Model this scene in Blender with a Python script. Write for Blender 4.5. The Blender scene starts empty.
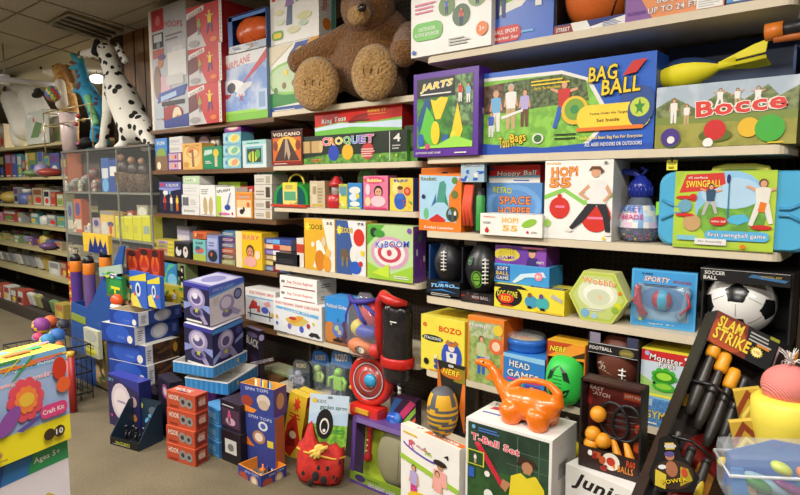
import bpy, bmesh, math, random
from mathutils import Vector, Matrix, noise
sc = bpy.context.scene
COL = sc.collection
# ------------------------------------------------------------------ camera
FPX = 600.0; CH = 1.5
TH = math.atan2(710, FPX); PT = math.atan2(63, FPX)
Fv = Vector((-math.cos(TH)*math.cos(PT), math.sin(TH)*math.cos(PT), -math.sin(PT)))
Rv = Vector((math.sin(TH), math.cos(TH), 0))
Uv = Rv.cross(Fv)
CO = Vector((0, 0, CH))
cd = bpy.data.cameras.new('camera'); cam = bpy.data.objects.new('camera', cd); COL.objects.link(cam)
cd.sensor_width = 36; cd.lens = FPX/800*36; cd.clip_start = .02
cam.matrix_world = Matrix((( Rv.x, Uv.x, -Fv.x, 0), (Rv.y, Uv.y, -Fv.y, 0), (Rv.z, Uv.z, -Fv.z, CH), (0, 0, 0, 1)))
sc.camera = cam
sc.view_settings.view_transform = 'Standard'; sc.view_settings.look = 'None'
sc.view_settings.gamma = 1; sc.view_settings.exposure = 0.07
# ------------------------------------------------------------------ world and lamps
CEIL = 2.85
W_ = bpy.data.worlds.new('world'); sc.world = W_; W_.use_nodes = True
W_.node_tree.nodes['Background'].inputs[0].default_value = (.85, .9, 1, 1)
W_.node_tree.nodes['Background'].inputs[1].default_value = .30
def area(x, y, z, sx, sy, power, col=(1, .95, .87), rot=(0, 0, 0)):
    l = bpy.data.lights.new('ceiling_tube_light', 'AREA'); l.shape = 'RECTANGLE'; l.size = sx; l.size_y = sy
    l.energy = power; l.color = col
    o = bpy.data.objects.new('ceiling_tube_light', l); COL.objects.link(o); o.location = (x, y, z); o.rotation_euler = rot
LAMPS = [(-.3, .35, 75), (1.9, .35, 40), (-2.6, .45, 85), (-4.9, .5, 95), (-7.4, .6, 110), (-.5, -1.6, 80), (-3.4, -1.6, 80), (-6.4, 3.6, 50), (-9, 3.6, 80)]
for lx, ly, lp in LAMPS: area(lx, ly, CEIL-.07, 1.2, .35, lp*.80)
# ------------------------------------------------------------------ pixel geometry (the photograph's frame) to the world
def dray(px, py): return Fv + Rv*((px-400)/FPX) + Uv*((247.5-py)/FPX)
def onY(px, py, Y): d = dray(px, py); return CO + d*(Y/d.y)
def onZ(px, py, Z): d = dray(px, py); return CO + d*((Z-CH)/d.z)
def P(px, py, dep): return CO + dray(px, py)*dep
def proj(p):
    q = Vector(p)-CO; d = q.dot(Fv); return (400+FPX*q.dot(Rv)/d, 247.5-FPX*q.dot(Uv)/d)
def lin(f, target, a=0., b=1.):              # secant on a monotone function
    fa, fb = f(a)-target, f(b)-target
    for _ in range(12):
        if abs(fb-fa) < 1e-9: break
        c = b-fb*(b-a)/(fb-fa); a, fa = b, fb; b = c; fb = f(b)-target
        if abs(fb) < 1e-4: break
    return b
def solveX(px, Y, z): return lin(lambda X: proj((X, Y, z))[0], px, -2., -1.)
def solveZ(py, X, Y): return lin(lambda z: proj((X, Y, z))[1], py, 1., 1.3)
# ------------------------------------------------------------------ materials
MC = {}
def lin_(h):
    h = h.lstrip('#'); o = []
    for i in (0, 2, 4):
        c = int(h[i:i+2], 16)/255; c = .012+.955*(c*.97+.03*sum(int(h[k:k+2], 16) for k in (0, 2, 4))/765); o.append(c/12.92 if c <= .04045 else ((c+.055)/1.055)**2.4)
    return (*o, 1)
NAMED = dict(w='ebe8e2', k='151417', g='7a7a78', lg='b9b8b4', dg='3a3a3c', red='d02a22', dred='8e1c1a', or_='ee7a1e', yel='f6d21c', ly='f4ea6a',
    gr='3f9a3a', lgr='9fd23c', dgr='1f5a2c', blu='2a5fc0', lbl='6fb4e6', nav='1b2a6a', cy='2bb3d6', pur='5a2a8c', pk='ee7fa6', hp='d83a86', br='6b4226',
    tan='c9a877', sk='dca27c', cream='efe0bc', sil='a9acb2', lilac='b7a9dc')
def H(c): return NAMED.get(c, c)
def nd(nt, t, **kw):
    n = nt.nodes.new(t)
    for k, v in kw.items():
        if k.startswith('i_'):
            key = k[2:]; n.inputs[int(key) if key.isdigit() else key].default_value = v
        else: setattr(n, k, v)
    return n
def newmat(name):
    m = bpy.data.materials.new(name); m.use_nodes = True; nt = m.node_tree; return m, nt, nt.nodes['Principled BSDF']
def mat(c, rough=.42, metal=0., var=.10, bump=0., scale=14., alpha=1., coat=0.):
    c = H(c); key = (c, rough, metal, var, bump, scale, alpha, coat)
    if key in MC: return MC[key]
    m, nt, b = newmat('surface_'+c); L = nt.links; a = lin_(c)
    tc = nd(nt, 'ShaderNodeTexCoord'); no = nd(nt, 'ShaderNodeTexNoise', i_Scale=scale, i_Detail=3.)
    L.new(tc.outputs['Object'], no.inputs['Vector'])
    mx = nd(nt, 'ShaderNodeMix', data_type='RGBA'); L.new(no.outputs['Fac'], mx.inputs['Factor'])
    mx.inputs['A'].default_value = (*[x*(1-var) for x in a[:3]], 1); mx.inputs['B'].default_value = (*[min(1, x*(1+var)) for x in a[:3]], 1)
    L.new(mx.outputs['Result'], b.inputs['Base Color'])
    b.inputs['Roughness'].default_value = rough; b.inputs['Metallic'].default_value = metal; b.inputs['Coat Weight'].default_value = coat
    if bump:
        bp = nd(nt, 'ShaderNodeBump', i_Strength=bump, i_Distance=.01); L.new(no.outputs['Fac'], bp.inputs['Height']); L.new(bp.outputs[0], b.inputs['Normal'])
    if alpha < 1: b.inputs['Alpha'].default_value = alpha
    MC[key] = m; return m
def mottle(c1, c2, scale=30., rough=.5, lo=.42, hi=.58, bump=0., dist=.004):
    key = ('mot', c1, c2, scale, rough, lo, hi, bump)
    if key in MC: return MC[key]
    m, nt, b = newmat('mottled_'+H(c1)); L = nt.links
    tc = nd(nt, 'ShaderNodeTexCoord'); no = nd(nt, 'ShaderNodeTexNoise', i_Scale=scale, i_Detail=6.)
    L.new(tc.outputs['Object'], no.inputs['Vector'])
    mr = nd(nt, 'ShaderNodeMapRange'); mr.inputs['From Min'].default_value = lo; mr.inputs['From Max'].default_value = hi
    L.new(no.outputs['Fac'], mr.inputs['Value'])
    mx = nd(nt, 'ShaderNodeMix', data_type='RGBA'); L.new(mr.outputs[0], mx.inputs['Factor'])
    mx.inputs['A'].default_value = lin_(H(c1)); mx.inputs['B'].default_value = lin_(H(c2))
    L.new(mx.outputs['Result'], b.inputs['Base Color']); b.inputs['Roughness'].default_value = rough
    if bump:
        bp = nd(nt, 'ShaderNodeBump', i_Strength=bump, i_Distance=dist); L.new(no.outputs['Fac'], bp.inputs['Height']); L.new(bp.outputs[0], b.inputs['Normal'])
    MC[key] = m; return m
def cells(c1, c2, scale=20., thr=.3, rough=.8, rnd=1., bump=.3):     # round spots of c2 on c1
    key = ('cell', c1, c2, scale, thr)
    if key in MC: return MC[key]
    m, nt, b = newmat('spotted_'+H(c1)); L = nt.links
    tc = nd(nt, 'ShaderNodeTexCoord'); vo = nd(nt, 'ShaderNodeTexVoronoi', i_Scale=scale, i_Randomness=rnd)
    no = nd(nt, 'ShaderNodeTexNoise', i_Scale=scale*2.2); L.new(tc.outputs['Object'], no.inputs['Vector'])
    ad = nd(nt, 'ShaderNodeMath', operation='MULTIPLY_ADD'); L.new(no.outputs['Fac'], ad.inputs[0]); ad.inputs[1].default_value = .25; L.new(vo.outputs['Distance'], ad.inputs[2])
    L.new(tc.outputs['Object'], vo.inputs['Vector'])
    lt = nd(nt, 'ShaderNodeMath', operation='LESS_THAN'); L.new(ad.outputs[0], lt.inputs[0]); lt.inputs[1].default_value = thr+.12
    mx = nd(nt, 'ShaderNodeMix', data_type='RGBA'); L.new(lt.outputs[0], mx.inputs['Factor'])
    mx.inputs['A'].default_value = lin_(H(c1)); mx.inputs['B'].default_value = lin_(H(c2))
    L.new(mx.outputs['Result'], b.inputs['Base Color']); b.inputs['Roughness'].default_value = rough
    MC[key] = m; return m
def clearplastic(tint='dfe6ea', alpha=.14, rough=.08):
    key = ('clear', tint, alpha)
    if key in MC: return MC[key]
    m, nt, b = newmat('clear_plastic'); b.inputs['Base Color'].default_value = lin_(tint); b.inputs['Alpha'].default_value = alpha
    b.inputs['Roughness'].default_value = rough; b.inputs['Specular IOR Level'].default_value = .9; b.inputs['Coat Weight'].default_value = .6
    tc = nd(nt, 'ShaderNodeTexCoord'); no = nd(nt, 'ShaderNodeTexNoise', i_Scale=9.); nt.links.new(tc.outputs['Object'], no.inputs['Vector'])
    bp = nd(nt, 'ShaderNodeBump', i_Strength=.25, i_Distance=.01); nt.links.new(no.outputs['Fac'], bp.inputs['Height']); nt.links.new(bp.outputs[0], b.inputs['Normal'])
    MC[key] = m; return m
# ------------------------------------------------------------------ mesh collector
class G:
    def __init__(s): s.v = []; s.f = []; s.m = []; s.ms = []; s.sm = []
    def mi(s, m):
        if not hasattr(m, 'node_tree'): m = mat(m)
        if m not in s.ms: s.ms.append(m)
        return s.ms.index(m)
    def add(s, vs, fs, m, smooth=False):
        o = len(s.v); s.v += [tuple(v) for v in vs]; k = s.mi(m) if not isinstance(m, list) else None
        for i, f in enumerate(fs):
            s.f.append([o+a for a in f]); s.m.append(k if k is not None else s.mi(m[i])); s.sm.append(smooth)
        return s
    def box(s, c, d, m, rz=0, M=None, bev=0.):
        x, y, z = [a/2 for a in d]; b = min(bev, x*.9, y*.9, z*.9)
        if b <= 0:
            vs = [Vector((i*x, j*y, k*z)) for k in (-1, 1) for j in (-1, 1) for i in (-1, 1)]
            fs = [(0, 1, 5, 4), (1, 3, 7, 5), (3, 2, 6, 7), (2, 0, 4, 6), (4, 5, 7, 6), (0, 2, 3, 1)]
            mm = m if isinstance(m, list) else m
        else:
            bm = bmesh.new(); bmesh.ops.create_cube(bm, size=1)
            for v in bm.verts: v.co = Vector((v.co.x*2*x, v.co.y*2*y, v.co.z*2*z))
            bmesh.ops.bevel(bm, geom=bm.edges[:], offset=b, segments=2, affect='EDGES', profile=.6)
            vs = [v.co.copy() for v in bm.verts]; bm.verts.ensure_lookup_table(); fs = [[v.index for v in f.verts] for f in bm.faces]
            if isinstance(m, list):
                mm = []
                for f in bm.faces:
                    n = f.normal; a = max(range(3), key=lambda i: abs(n[i]))
                    mm.append(m[{(1, -1): 0, (0, 1): 1, (1, 1): 2, (0, -1): 3, (2, 1): 4, (2, -1): 5}[(a, 1 if n[a] > 0 else -1)]])
            else: mm = m
            bm.free()
        R = M or Matrix.Rotation(rz, 3, 'Z'); c = Vector(c)
        return s.add([R@v+c for v in vs], fs, mm)
    def lathe(s, prof, m, c=(0, 0, 0), axis=None, n=24, sc_=(1, 1)):
        R = Vector((0, 0, 1)).rotation_difference(Vector(axis)).to_matrix() if axis else Matrix.Identity(3)
        c = Vector(c); vs = []; fs = []; ml = []
        for (r, z) in prof:
            for i in range(n):
                a = 2*math.pi*i/n; vs.append(R@Vector((r*math.cos(a)*sc_[0], r*math.sin(a)*sc_[1], z))+c)
        for j in range(len(prof)-1):
            for i in range(n):
                fs.append((j*n+i, j*n+(i+1) % n, (j+1)*n+(i+1) % n, (j+1)*n+i)); ml.append(m[min(j, len(m)-1)] if isinstance(m, list) else m)
        fs.append(tuple(range(n-1, -1, -1))); ml.append(ml[0]); fs.append(tuple((len(prof)-1)*n+i for i in range(n))); ml.append(ml[-1])
        return s.add(vs, fs, ml, True)
    def sph(s, c, r, m, n=20, M=None, test=None):
        r = (r, r, r) if not hasattr(r, '__len__') else r; c = Vector(c); vs = []; fs = []; h = n//2; ml = []
        R = M or Matrix.Identity(3)
        raw = [Vector((0, 0, 1))]
        for j in range(1, h):
            t = math.pi*j/h
            for i in range(n): a = 2*math.pi*i/n; raw.append(Vector((math.sin(t)*math.cos(a), math.sin(t)*math.sin(a), math.cos(t))))
        raw.append(Vector((0, 0, -1)))
        for i in range(n): fs.append((0, 1+i, 1+(i+1) % n))
        for j in range(h-2):
            for i in range(n): a = 1+j*n+i; b = 1+j*n+(i+1) % n; fs.append((a, a+n, b+n, b))
        o = 1+(h-2)*n
        for i in range(n): fs.append((o+i, len(raw)-1, o+(i+1) % n))
        if test: m = [test(sum((raw[i] for i in f), Vector())/len(f)) for f in fs]
        vs = [R@Vector((p.x*r[0], p.y*r[1], p.z*r[2]))+c for p in raw]
        return s.add(vs, fs, m, True)
    def tube(s, pts, r, m, n=10, closed=False):
        pts = [Vector(p) for p in pts]; N = len(pts); rr = r if hasattr(r, '__len__') else [r]*N; vs = []; fs = []
        up = None
        for i, p in enumerate(pts):
            if closed: t = (pts[(i+1) % N]-pts[i-1])
            else: t = pts[min(i+1, N-1)]-pts[max(i-1, 0)]
            t = t.normalized() if t.length > 1e-9 else Vector((0, 0, 1))
            if up is None: up = t.orthogonal().normalized()
            up = (up-t*up.dot(t)).normalized(); sd = t.cross(up)
            for k in range(n): a = 2*math.pi*k/n; vs.append(p+(up*math.cos(a)+sd*math.sin(a))*rr[i])
        for i in range(N if closed else N-1):
            j = (i+1) % N
            for k in range(n): fs.append((i*n+k, i*n+(k+1) % n, j*n+(k+1) % n, j*n+k))
        if not closed: fs += [tuple(range(n-1, -1, -1)), tuple((N-1)*n+k for k in range(n))]
        return s.add(vs, fs, m, True)
    def prism(s, pts, y0, y1, m, M=None, side=None, c=(0, 0, 0)):       # outline in x,z ; extruded along y
        n = len(pts); c = Vector(c); R = M or Matrix.Identity(3)
        vs = [R@Vector((a, y0, b))+c for a, b in pts]+[R@Vector((a, y1, b))+c for a, b in pts]
        sd = side or m
        return s.add(vs, [tuple(range(n)), tuple(range(2*n-1, n-1, -1))]+[(i, n+i, n+(i+1) % n, (i+1) % n) for i in range(n)], [m, m]+[sd]*n)
    def build(s, name, parent=None, loc=None):
        me = bpy.data.meshes.new(name); me.from_pydata(s.v, [], s.f)
        for m in s.ms: me.materials.append(m)
        me.polygons.foreach_set('material_index', s.m); me.polygons.foreach_set('use_smooth', s.sm)
        me.update(); bm = bmesh.new(); bm.from_mesh(me); bmesh.ops.recalc_face_normals(bm, faces=[f for f in bm.faces]); bm.to_mesh(me); bm.free()
        o = bpy.data.objects.new(name, me); COL.objects.link(o)
        if parent: o.parent = parent
        if loc is not None: o.location = loc
        return o
SEEN = {}
def tag(o, label, cat, group=None, kind=None):
    if label: o['label'] = label
    if cat: o['category'] = cat
    if group: o['group'] = group
    if kind: o['kind'] = kind
    if label:
        if label in SEEN and not (group and SEEN[label] == group): print('DUPLABEL', label)
        SEEN[label] = group
        if not 4 <= len(label.split()) <= 16: print('LABELLEN', len(label.split()), label)
    return o
def thing(name, label, cat, loc=(0, 0, 0), rot=(0, 0, 0), group=None):
    o = bpy.data.objects.new(name, None); COL.objects.link(o); o.location = loc; o.rotation_euler = rot; o.empty_display_size = .05
    return tag(o, label, cat, group)
def struct(name, g): o = g.build(name); o['kind'] = 'structure'; return o
def remeshed(g, name, parent, vox=.01, smooth=6, m=None, lift=None):
    o = g.build(name, parent)
    if m:
        o.data.materials.clear(); o.data.materials.append(m)
    md = o.modifiers.new('r', 'REMESH'); md.mode = 'VOXEL'; md.voxel_size = vox; md.use_smooth_shade = True
    ms = o.modifiers.new('s', 'SMOOTH'); ms.factor = .5; ms.iterations = smooth
    dg = bpy.context.evaluated_depsgraph_get(); ev = o.evaluated_get(dg); me = bpy.data.meshes.new_from_object(ev)
    o.modifiers.clear(); o.data = me
    if m:
        me.materials.clear(); me.materials.append(m)
    me.polygons.foreach_set('use_smooth', [True]*len(me.polygons))
    return o
# ------------------------------------------------------------------ printed artwork
TXT = {}
def textmesh(s, bold, shear):
    k = (s, bold, shear)
    if k in TXT: return TXT[k]
    c = bpy.data.curves.new('t', 'FONT'); c.body = s; c.size = 1; c.offset = bold; c.shear = shear; c.resolution_u = 2; c.align_x = 'CENTER'; c.space_character = 1.08
    o = bpy.data.objects.new('t', c); COL.objects.link(o)
    dg = bpy.context.evaluated_depsgraph_get(); dg.update(); me = o.evaluated_get(dg).to_mesh()
    vs = [v.co.copy() for v in me.vertices]; fs = [tuple(p.vertices) for p in me.polygons]
    o.evaluated_get(dg).to_mesh_clear(); bpy.data.objects.remove(o); bpy.data.curves.remove(c)
    if vs:
        x0, x1 = min(v.x for v in vs), max(v.x for v in vs); y0, y1 = min(v.y for v in vs), max(v.y for v in vs)
        vs = [((v.x-(x0+x1)/2)/(x1-x0), (v.y-(y0+y1)/2)/(y1-y0)) for v in vs]
    TXT[k] = (vs, fs); return TXT[k]
def r(u0, v0, u1, v1, c): return ('p', [(u0, v0), (u1, v0), (u1, v1), (u0, v1)], c)
def pg(pts, c): return ('p', pts, c)
def e(u, v, ru, rv, c, rot=0): return ('e', u, v, ru, rv, c, rot)
def ci(u, v, rad, c): return ('c', u, v, rad, c)
def rr(u0, v0, u1, v1, c): return ('rr', u0, v0, u1, v1, c)
def t(s, u, v, w, h, c, out=None, rot=0, sh=0, bold=.02): return ('t', s, u, v, w, h, c, out, rot, sh, bold)
def fig(u, v, h, shirt='red', pants='nav', hair='br', sk='sk', pose=0): return ('f', u, v, h, shirt, pants, hair, sk, pose)
def busy(u0, v0, u1, v1, n, cols, seed=1, size=.2):
    R = random.Random(seed); o = []
    for _ in range(n):
        a = R.uniform(u0, u1); b = R.uniform(v0, v1); w = R.uniform(.4, 1)*size*(u1-u0); h = R.uniform(.3, 1)*size*(v1-v0)
        c = R.choice(cols)
        o.append(e(a, b, w*.6, h*.6, c, R.uniform(0, 90)) if R.random() < .5 else r(max(u0, a-w/2), max(v0, b-h/2), min(u1, a+w/2), min(v1, b+h/2), c))
    return o
def lines(u0, v0, u1, v1, n, c, fill=.45):          # small print
    o = []; R = random.Random(n*7+int(u0*100)); dv = (v1-v0)/n
    for i in range(n): o.append(r(u0, v0+i*dv, u0+(u1-u0)*R.uniform(.65, 1), v0+i*dv+dv*fill, c))
    return o
def flat(a):
    o = []
    for x in a:
        if isinstance(x, list): o += flat(x)
        else: o.append(x)
    return o
def art(g, items, W, Hh, M, step=.0002, clamp=True):   # M maps (x,z in metres from the face's lower left, out) to local space
    out = 0.0004
    def put(pts, fs, c, d):
        if clamp: pts = [(min(W, max(0, a)), min(Hh, max(0, b))) for a, b in pts]
        g.add([M(a, b, d) for a, b in pts], fs, c if hasattr(c, 'node_tree') else mat(c))
    for it in flat(items):
        out += step; k = it[0]
        if k == 'p': put([(u*W, v*Hh) for u, v in it[1]], [tuple(range(len(it[1])))], it[2], out)
        elif k in 'ec':
            if k == 'e': _, u, v, ru, rv, c, ro = it; ra, rb = ru*W, rv*Hh
            else: _, u, v, rad, c = it; ra = rb = rad*Hh; ro = 0
            ca, sa = math.cos(math.radians(ro)), math.sin(math.radians(ro)); n = 18; q = []
            for i in range(n):
                a = 2*math.pi*i/n; x, y = ra*math.cos(a), rb*math.sin(a); q.append((u*W+x*ca-y*sa, v*Hh+x*sa+y*ca))
            put(q, [tuple(range(n))], c, out)
        elif k == 'rr':
            _, u0, v0, u1, v1, c = it; x0, x1, y0, y1 = u0*W, u1*W, v0*Hh, v1*Hh; ra = min(x1-x0, y1-y0)*.45; q = []
            for cx, cy, a0 in ((x1-ra, y1-ra, 0), (x0+ra, y1-ra, 90), (x0+ra, y0+ra, 180), (x1-ra, y0+ra, 270)):
                for j in range(5): a = math.radians(a0+j*22.5); q.append((cx+ra*math.cos(a), cy+ra*math.sin(a)))
            put(q, [tuple(range(len(q)))], c, out)
        elif k == 't':
            _, s, u, v, w, h, c, ol, ro, sh, bold = it; ca, sa = math.cos(math.radians(ro)), math.sin(math.radians(ro))
            for cc, bo in (((ol, bold+.045),) if ol else ())+((c, bold),):
                vs, fs = textmesh(s, bo, sh); gw = 1+(bo-bold)*1.2/max(1, len(s)*.6); gh = 1+(bo-bold)*2.2
                q = [(u*W+(a*w*W*gw)*ca-(b*h*Hh*gh)*sa, v*Hh+(a*w*W*gw)*sa+(b*h*Hh*gh)*ca) for a, b in vs]
                cl = clamp; g.add([M(a, b, out) for a, b in q], fs, mat(cc)); out += step
        elif k == 'f':
            _, u, v, h, sh, pa, ha, sk, po = it; X, Z, s = u*W, v*Hh, h*Hh
            def el(x, z, a, b, c, ro=0):
                ca, sa = math.cos(ro), math.sin(ro); q = []
                for i in range(12): w_ = 2*math.pi*i/12; p_, r_ = a*s*math.cos(w_), b*s*math.sin(w_); q.append((X+x*s+p_*ca-r_*sa, Z+z*s+p_*sa+r_*ca))
                put(q, [tuple(range(12))], c, out)
            def bar(x0, z0, x1, z1, wd, c):
                dx, dz = x1-x0, z1-z0; l = math.hypot(dx, dz) or 1; nx, nz = -dz/l*wd/2, dx/l*wd/2
                put([(X+a*s, Z+b*s) for a, b in ((x0+nx, z0+nz), (x0-nx, z0-nz), (x1-nx*.7, z1-nz*.7), (x1+nx*.7, z1+nz*.7))], [(0, 1, 2, 3)], c, out)
            L = {0: ((-.07, .0), (.07, .0)), 1: ((-.2, .03), (.17, .08)), 2: ((-.05, .03), (.25, .12)), 3: ((-.28, .05), (.28, .05))}[po]
            A = {0: ((-.16, .5), (.16, .5)), 1: ((-.3, .85), (.3, .8)), 2: ((-.3, .62), (.28, .9)), 3: ((-.12, .45), (.12, .45))}[po]
            for sx, (lx, lz) in zip((-1, 1), L): bar(sx*.06, .5, lx, lz, .12, pa); out += step/4
            for sx, (ax, az) in zip((-1, 1), A): bar(sx*.1, .76, ax, az, .07, sk); out += step/4
            put([(X+a*s, Z+b*s) for a, b in ((-.11, .46), (.11, .46), (.14, .8), (.05, .83), (-.05, .83), (-.14, .8))], [tuple(range(6))], sh, out); out += step/2
            el(0, .915, .085, .09, ha); out += step/2; el(.005, .895, .062, .072, sk)
    return out
def FM(W, D, Hh, face):                    # face frames of a box centred on its base
    if face == 'front': return (W, Hh, lambda a, b, d: Vector((-W/2+a, -D/2-d, b)))
    if face == 'right': return (D, Hh, lambda a, b, d: Vector((W/2+d, -D/2+a, b)))
    if face == 'left': return (D, Hh, lambda a, b, d: Vector((-W/2-d, D/2-a, b)))
    if face == 'top': return (W, D, lambda a, b, d: Vector((-W/2+a, -D/2+b, Hh+d)))
def carton(name, label, cat, W, D, Hh, loc, rz=0., cols=('w', 'w', 'w'), front=None, right=None, left=None, top=None, group=None, tilt=(0, 0), bev=.0015, rough=.35, partlabel=None, root=None, body='carton'):
    root = root or thing(name, label, cat, loc, (tilt[0], tilt[1], rz), group)
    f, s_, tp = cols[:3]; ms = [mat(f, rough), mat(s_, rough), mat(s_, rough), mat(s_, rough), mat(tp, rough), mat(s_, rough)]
    g = G(); g.box((0, 0, Hh/2), (W, D, Hh), ms, bev=bev); b = g.build(body, root)
    for nm, it in (('front', front), ('right', right), ('left', left), ('top', top)):
        if it:
            a_, b_, M = FM(W, D, Hh, nm); g = G(); art(g, it, a_, b_, M); g.build({'front': 'front_print', 'right': 'side_print', 'left': 'side_print', 'top': 'top_print'}[nm], root)
    root['W'] = W; root['D'] = D; root['Hh'] = Hh
    return root
SH = {}
def S(sh, x0, x1, ytop, name, label, cat='toy box', d=.18, inset=.02, z=None, rz=0., h=None, **kw):
    Y, Z = SH[sh]; Y += inset; Z = Z if z is None else z
    xa, xb = solveX(x0, Y, Z), solveX(x1, Y, Z); Wd = (xb-xa)
    zt = Z+h if h else solveZ(ytop, xa, Y)
    a = math.radians(rz); Wd /= math.cos(a)
    c = Vector(((xa+xb)/2, Y, Z)); c = c+Vector((-math.sin(a)*d/2, math.cos(a)*d/2, 0))
    o = carton(name, label, cat, Wd, d, zt-Z, c, a, **kw); o['zt'] = zt; return o
def frame(sh, x0, x1, ytop, inset=.02, z=None):       # (xa, xb, Y, Z, ztop) of a pixel span on a shelf
    Y, Z = SH[sh]; Y += inset; Z = Z if z is None else z
    xa, xb = solveX(x0, Y, Z), solveX(x1, Y, Z); return xa, xb, Y, Z, solveZ(ytop, (xa+xb)/2, Y)
def NB(px, pyb, pyt, dep, pxl, pxr, rz, name, label, cat='toy box', z0=None, h=None, Dp=None, **kw):   # box by its near corner: face to the left, face to the right
    p = P(px, pyb, dep)
    if z0 is not None:                      # keep the depth, take the height given
        p.z = z0; X, Y = solve_floor(px, dep, z0); p.x, p.y = X, Y
    a = math.radians(rz); dl = Vector((-math.cos(a), -math.sin(a), 0)); dr = Vector((-math.sin(a), math.cos(a), 0))
    Wd = lin(lambda q: proj(p+dl*q)[0], pxl, .1, .3); Dp = Dp or lin(lambda q: proj(p+dr*q)[0], pxr, .1, .3)
    Hh = h or lin(lambda q: proj(p+Vector((0, 0, q)))[1], pyt, .1, .3)
    c = p+dl*Wd/2+dr*Dp/2
    if kw.get('open_'):
        o = thing(name, label, cat, c, (0, 0, a)); tray(o, Wd, Dp, Hh, kw['cols'], kw['open_'], kw.get('front'), kw.get('right')); o['zt'] = p.z+Hh; o['Hh'] = Hh; return o
    o = carton(name, label, cat, Wd, Dp, Hh, c, a, **kw); o['zt'] = p.z+Hh; return o
def solve_floor(px, dep, z):                # point at height z, forward depth dep, column px
    d = dray(px, 247.5); py = lin(lambda q: P(px, q, dep).z, z, 200., 300.); p = P(px, py, dep); return p.x, p.y
# ================================================================== the setting
YB, YA, YBR, YL = 2.11, 2.21, 2.28, 2.56      # front planes of the shelf runs
BACK = 2.56
def carpet():
    m, nt, b = newmat('carpet_pile'); L = nt.links; tc = nd(nt, 'ShaderNodeTexCoord')
    n1 = nd(nt, 'ShaderNodeTexNoise', i_Scale=160., i_Detail=5.); n2 = nd(nt, 'ShaderNodeTexNoise', i_Scale=3., i_Detail=4.)
    for n in (n1, n2): L.new(tc.outputs['Object'], n.inputs['Vector'])
    mx = nd(nt, 'ShaderNodeMix', data_type='RGBA'); mr = nd(nt, 'ShaderNodeMapRange'); mr.inputs['From Min'].default_value = .3; mr.inputs['From Max'].default_value = .7
    L.new(n1.outputs['Fac'], mr.inputs['Value']); L.new(mr.outputs[0], mx.inputs['Factor'])
    mx.inputs['A'].default_value = lin_('64583f'); mx.inputs['B'].default_value = lin_('938468')
    m2 = nd(nt, 'ShaderNodeMix', data_type='RGBA', blend_type='MULTIPLY'); m2.inputs['Factor'].default_value = .5
    L.new(mx.outputs['Result'], m2.inputs['A']); L.new(n2.outputs['Fac'], m2.inputs['B']); L.new(m2.outputs['Result'], b.inputs['Base Color'])
    bp = nd(nt, 'ShaderNodeBump', i_Strength=.6, i_Distance=.006); L.new(n1.outputs['Fac'], bp.inputs['Height']); L.new(bp.outputs[0], b.inputs['Normal'])
    b.inputs['Roughness'].default_value = .95; return m
def wood(c1, c2, scale=3., axis='z'):
    m, nt, b = newmat('wood_grain'); L = nt.links; tc = nd(nt, 'ShaderNodeTexCoord'); mp = nd(nt, 'ShaderNodeMapping')
    mp.inputs['Scale'].default_value = (8, 8, .6) if axis == 'z' else (.6, 8, 8); L.new(tc.outputs['Object'], mp.inputs['Vector'])
    n1 = nd(nt, 'ShaderNodeTexNoise', i_Scale=scale, i_Detail=8.); L.new(mp.outputs[0], n1.inputs['Vector'])
    mr = nd(nt, 'ShaderNodeMapRange'); mr.inputs['From Min'].default_value = .35; mr.inputs['From Max'].default_value = .65; L.new(n1.outputs['Fac'], mr.inputs['Value'])
    mx = nd(nt, 'ShaderNodeMix', data_type='RGBA'); L.new(mr.outputs[0], mx.inputs['Factor']); mx.inputs['A'].default_value = lin_(c1); mx.inputs['B'].default_value = lin_(c2)
    L.new(mx.outputs['Result'], b.inputs['Base Color']); b.inputs['Roughness'].default_value = .5; return m
def pegboard(c='4a4038', hole='120e0c'):
    m, nt, b = newmat('pegboard'); L = nt.links; tc = nd(nt, 'ShaderNodeTexCoord')
    sc1 = nd(nt, 'ShaderNodeVectorMath', operation='SCALE'); sc1.inputs['Scale'].default_value = 1/.0254; L.new(tc.outputs['Object'], sc1.inputs[0])
    fr = nd(nt, 'ShaderNodeVectorMath', operation='FRACTION'); L.new(sc1.outputs[0], fr.inputs[0])
    sx = nd(nt, 'ShaderNodeSeparateXYZ'); L.new(fr.outputs[0], sx.inputs[0])
    cx = nd(nt, 'ShaderNodeCombineXYZ'); L.new(sx.outputs[0], cx.inputs[0]); L.new(sx.outputs[2], cx.inputs[1])
    ds = nd(nt, 'ShaderNodeVectorMath', operation='DISTANCE'); L.new(cx.outputs[0], ds.inputs[0]); ds.inputs[1].default_value = (.5, .5, 0)
    lt = nd(nt, 'ShaderNodeMath', operation='LESS_THAN'); L.new(ds.outputs['Value'], lt.inputs[0]); lt.inputs[1].default_value = .19
    mx = nd(nt, 'ShaderNodeMix', data_type='RGBA'); L.new(lt.outputs[0], mx.inputs['Factor']); mx.inputs['A'].default_value = lin_(c); mx.inputs['B'].default_value = lin_(hole)
    L.new(mx.outputs['Result'], b.inputs['Base Color']); b.inputs['Roughness'].default_value = .7; return m
g = G(); g.box((-5, 2, -.05), (22, 14, .1), carpet()); struct('floor', g)
g = G(); g.box((-5, 2, CEIL+.05), (22, 14, .1), mottle('c2bbab', 'aaa292', 60, .9, .35, .65)); struct('ceiling', g)
wm = mat('8d7f6c', .8)
g = G(); g.box((-5, 9.05, CEIL/2), (22, .1, CEIL), wm); struct('wall_back', g)
g = G(); g.box((-5, -5.05, CEIL/2), (22, .1, CEIL), wm); struct('wall_front', g)
g = G(); g.box((-16.05, 2, CEIL/2), (.1, 14, CEIL), wm); struct('wall_left', g)
g = G(); g.box((6.05, 2, CEIL/2), (.1, 14, CEIL), wm); struct('wall_right', g)
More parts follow.
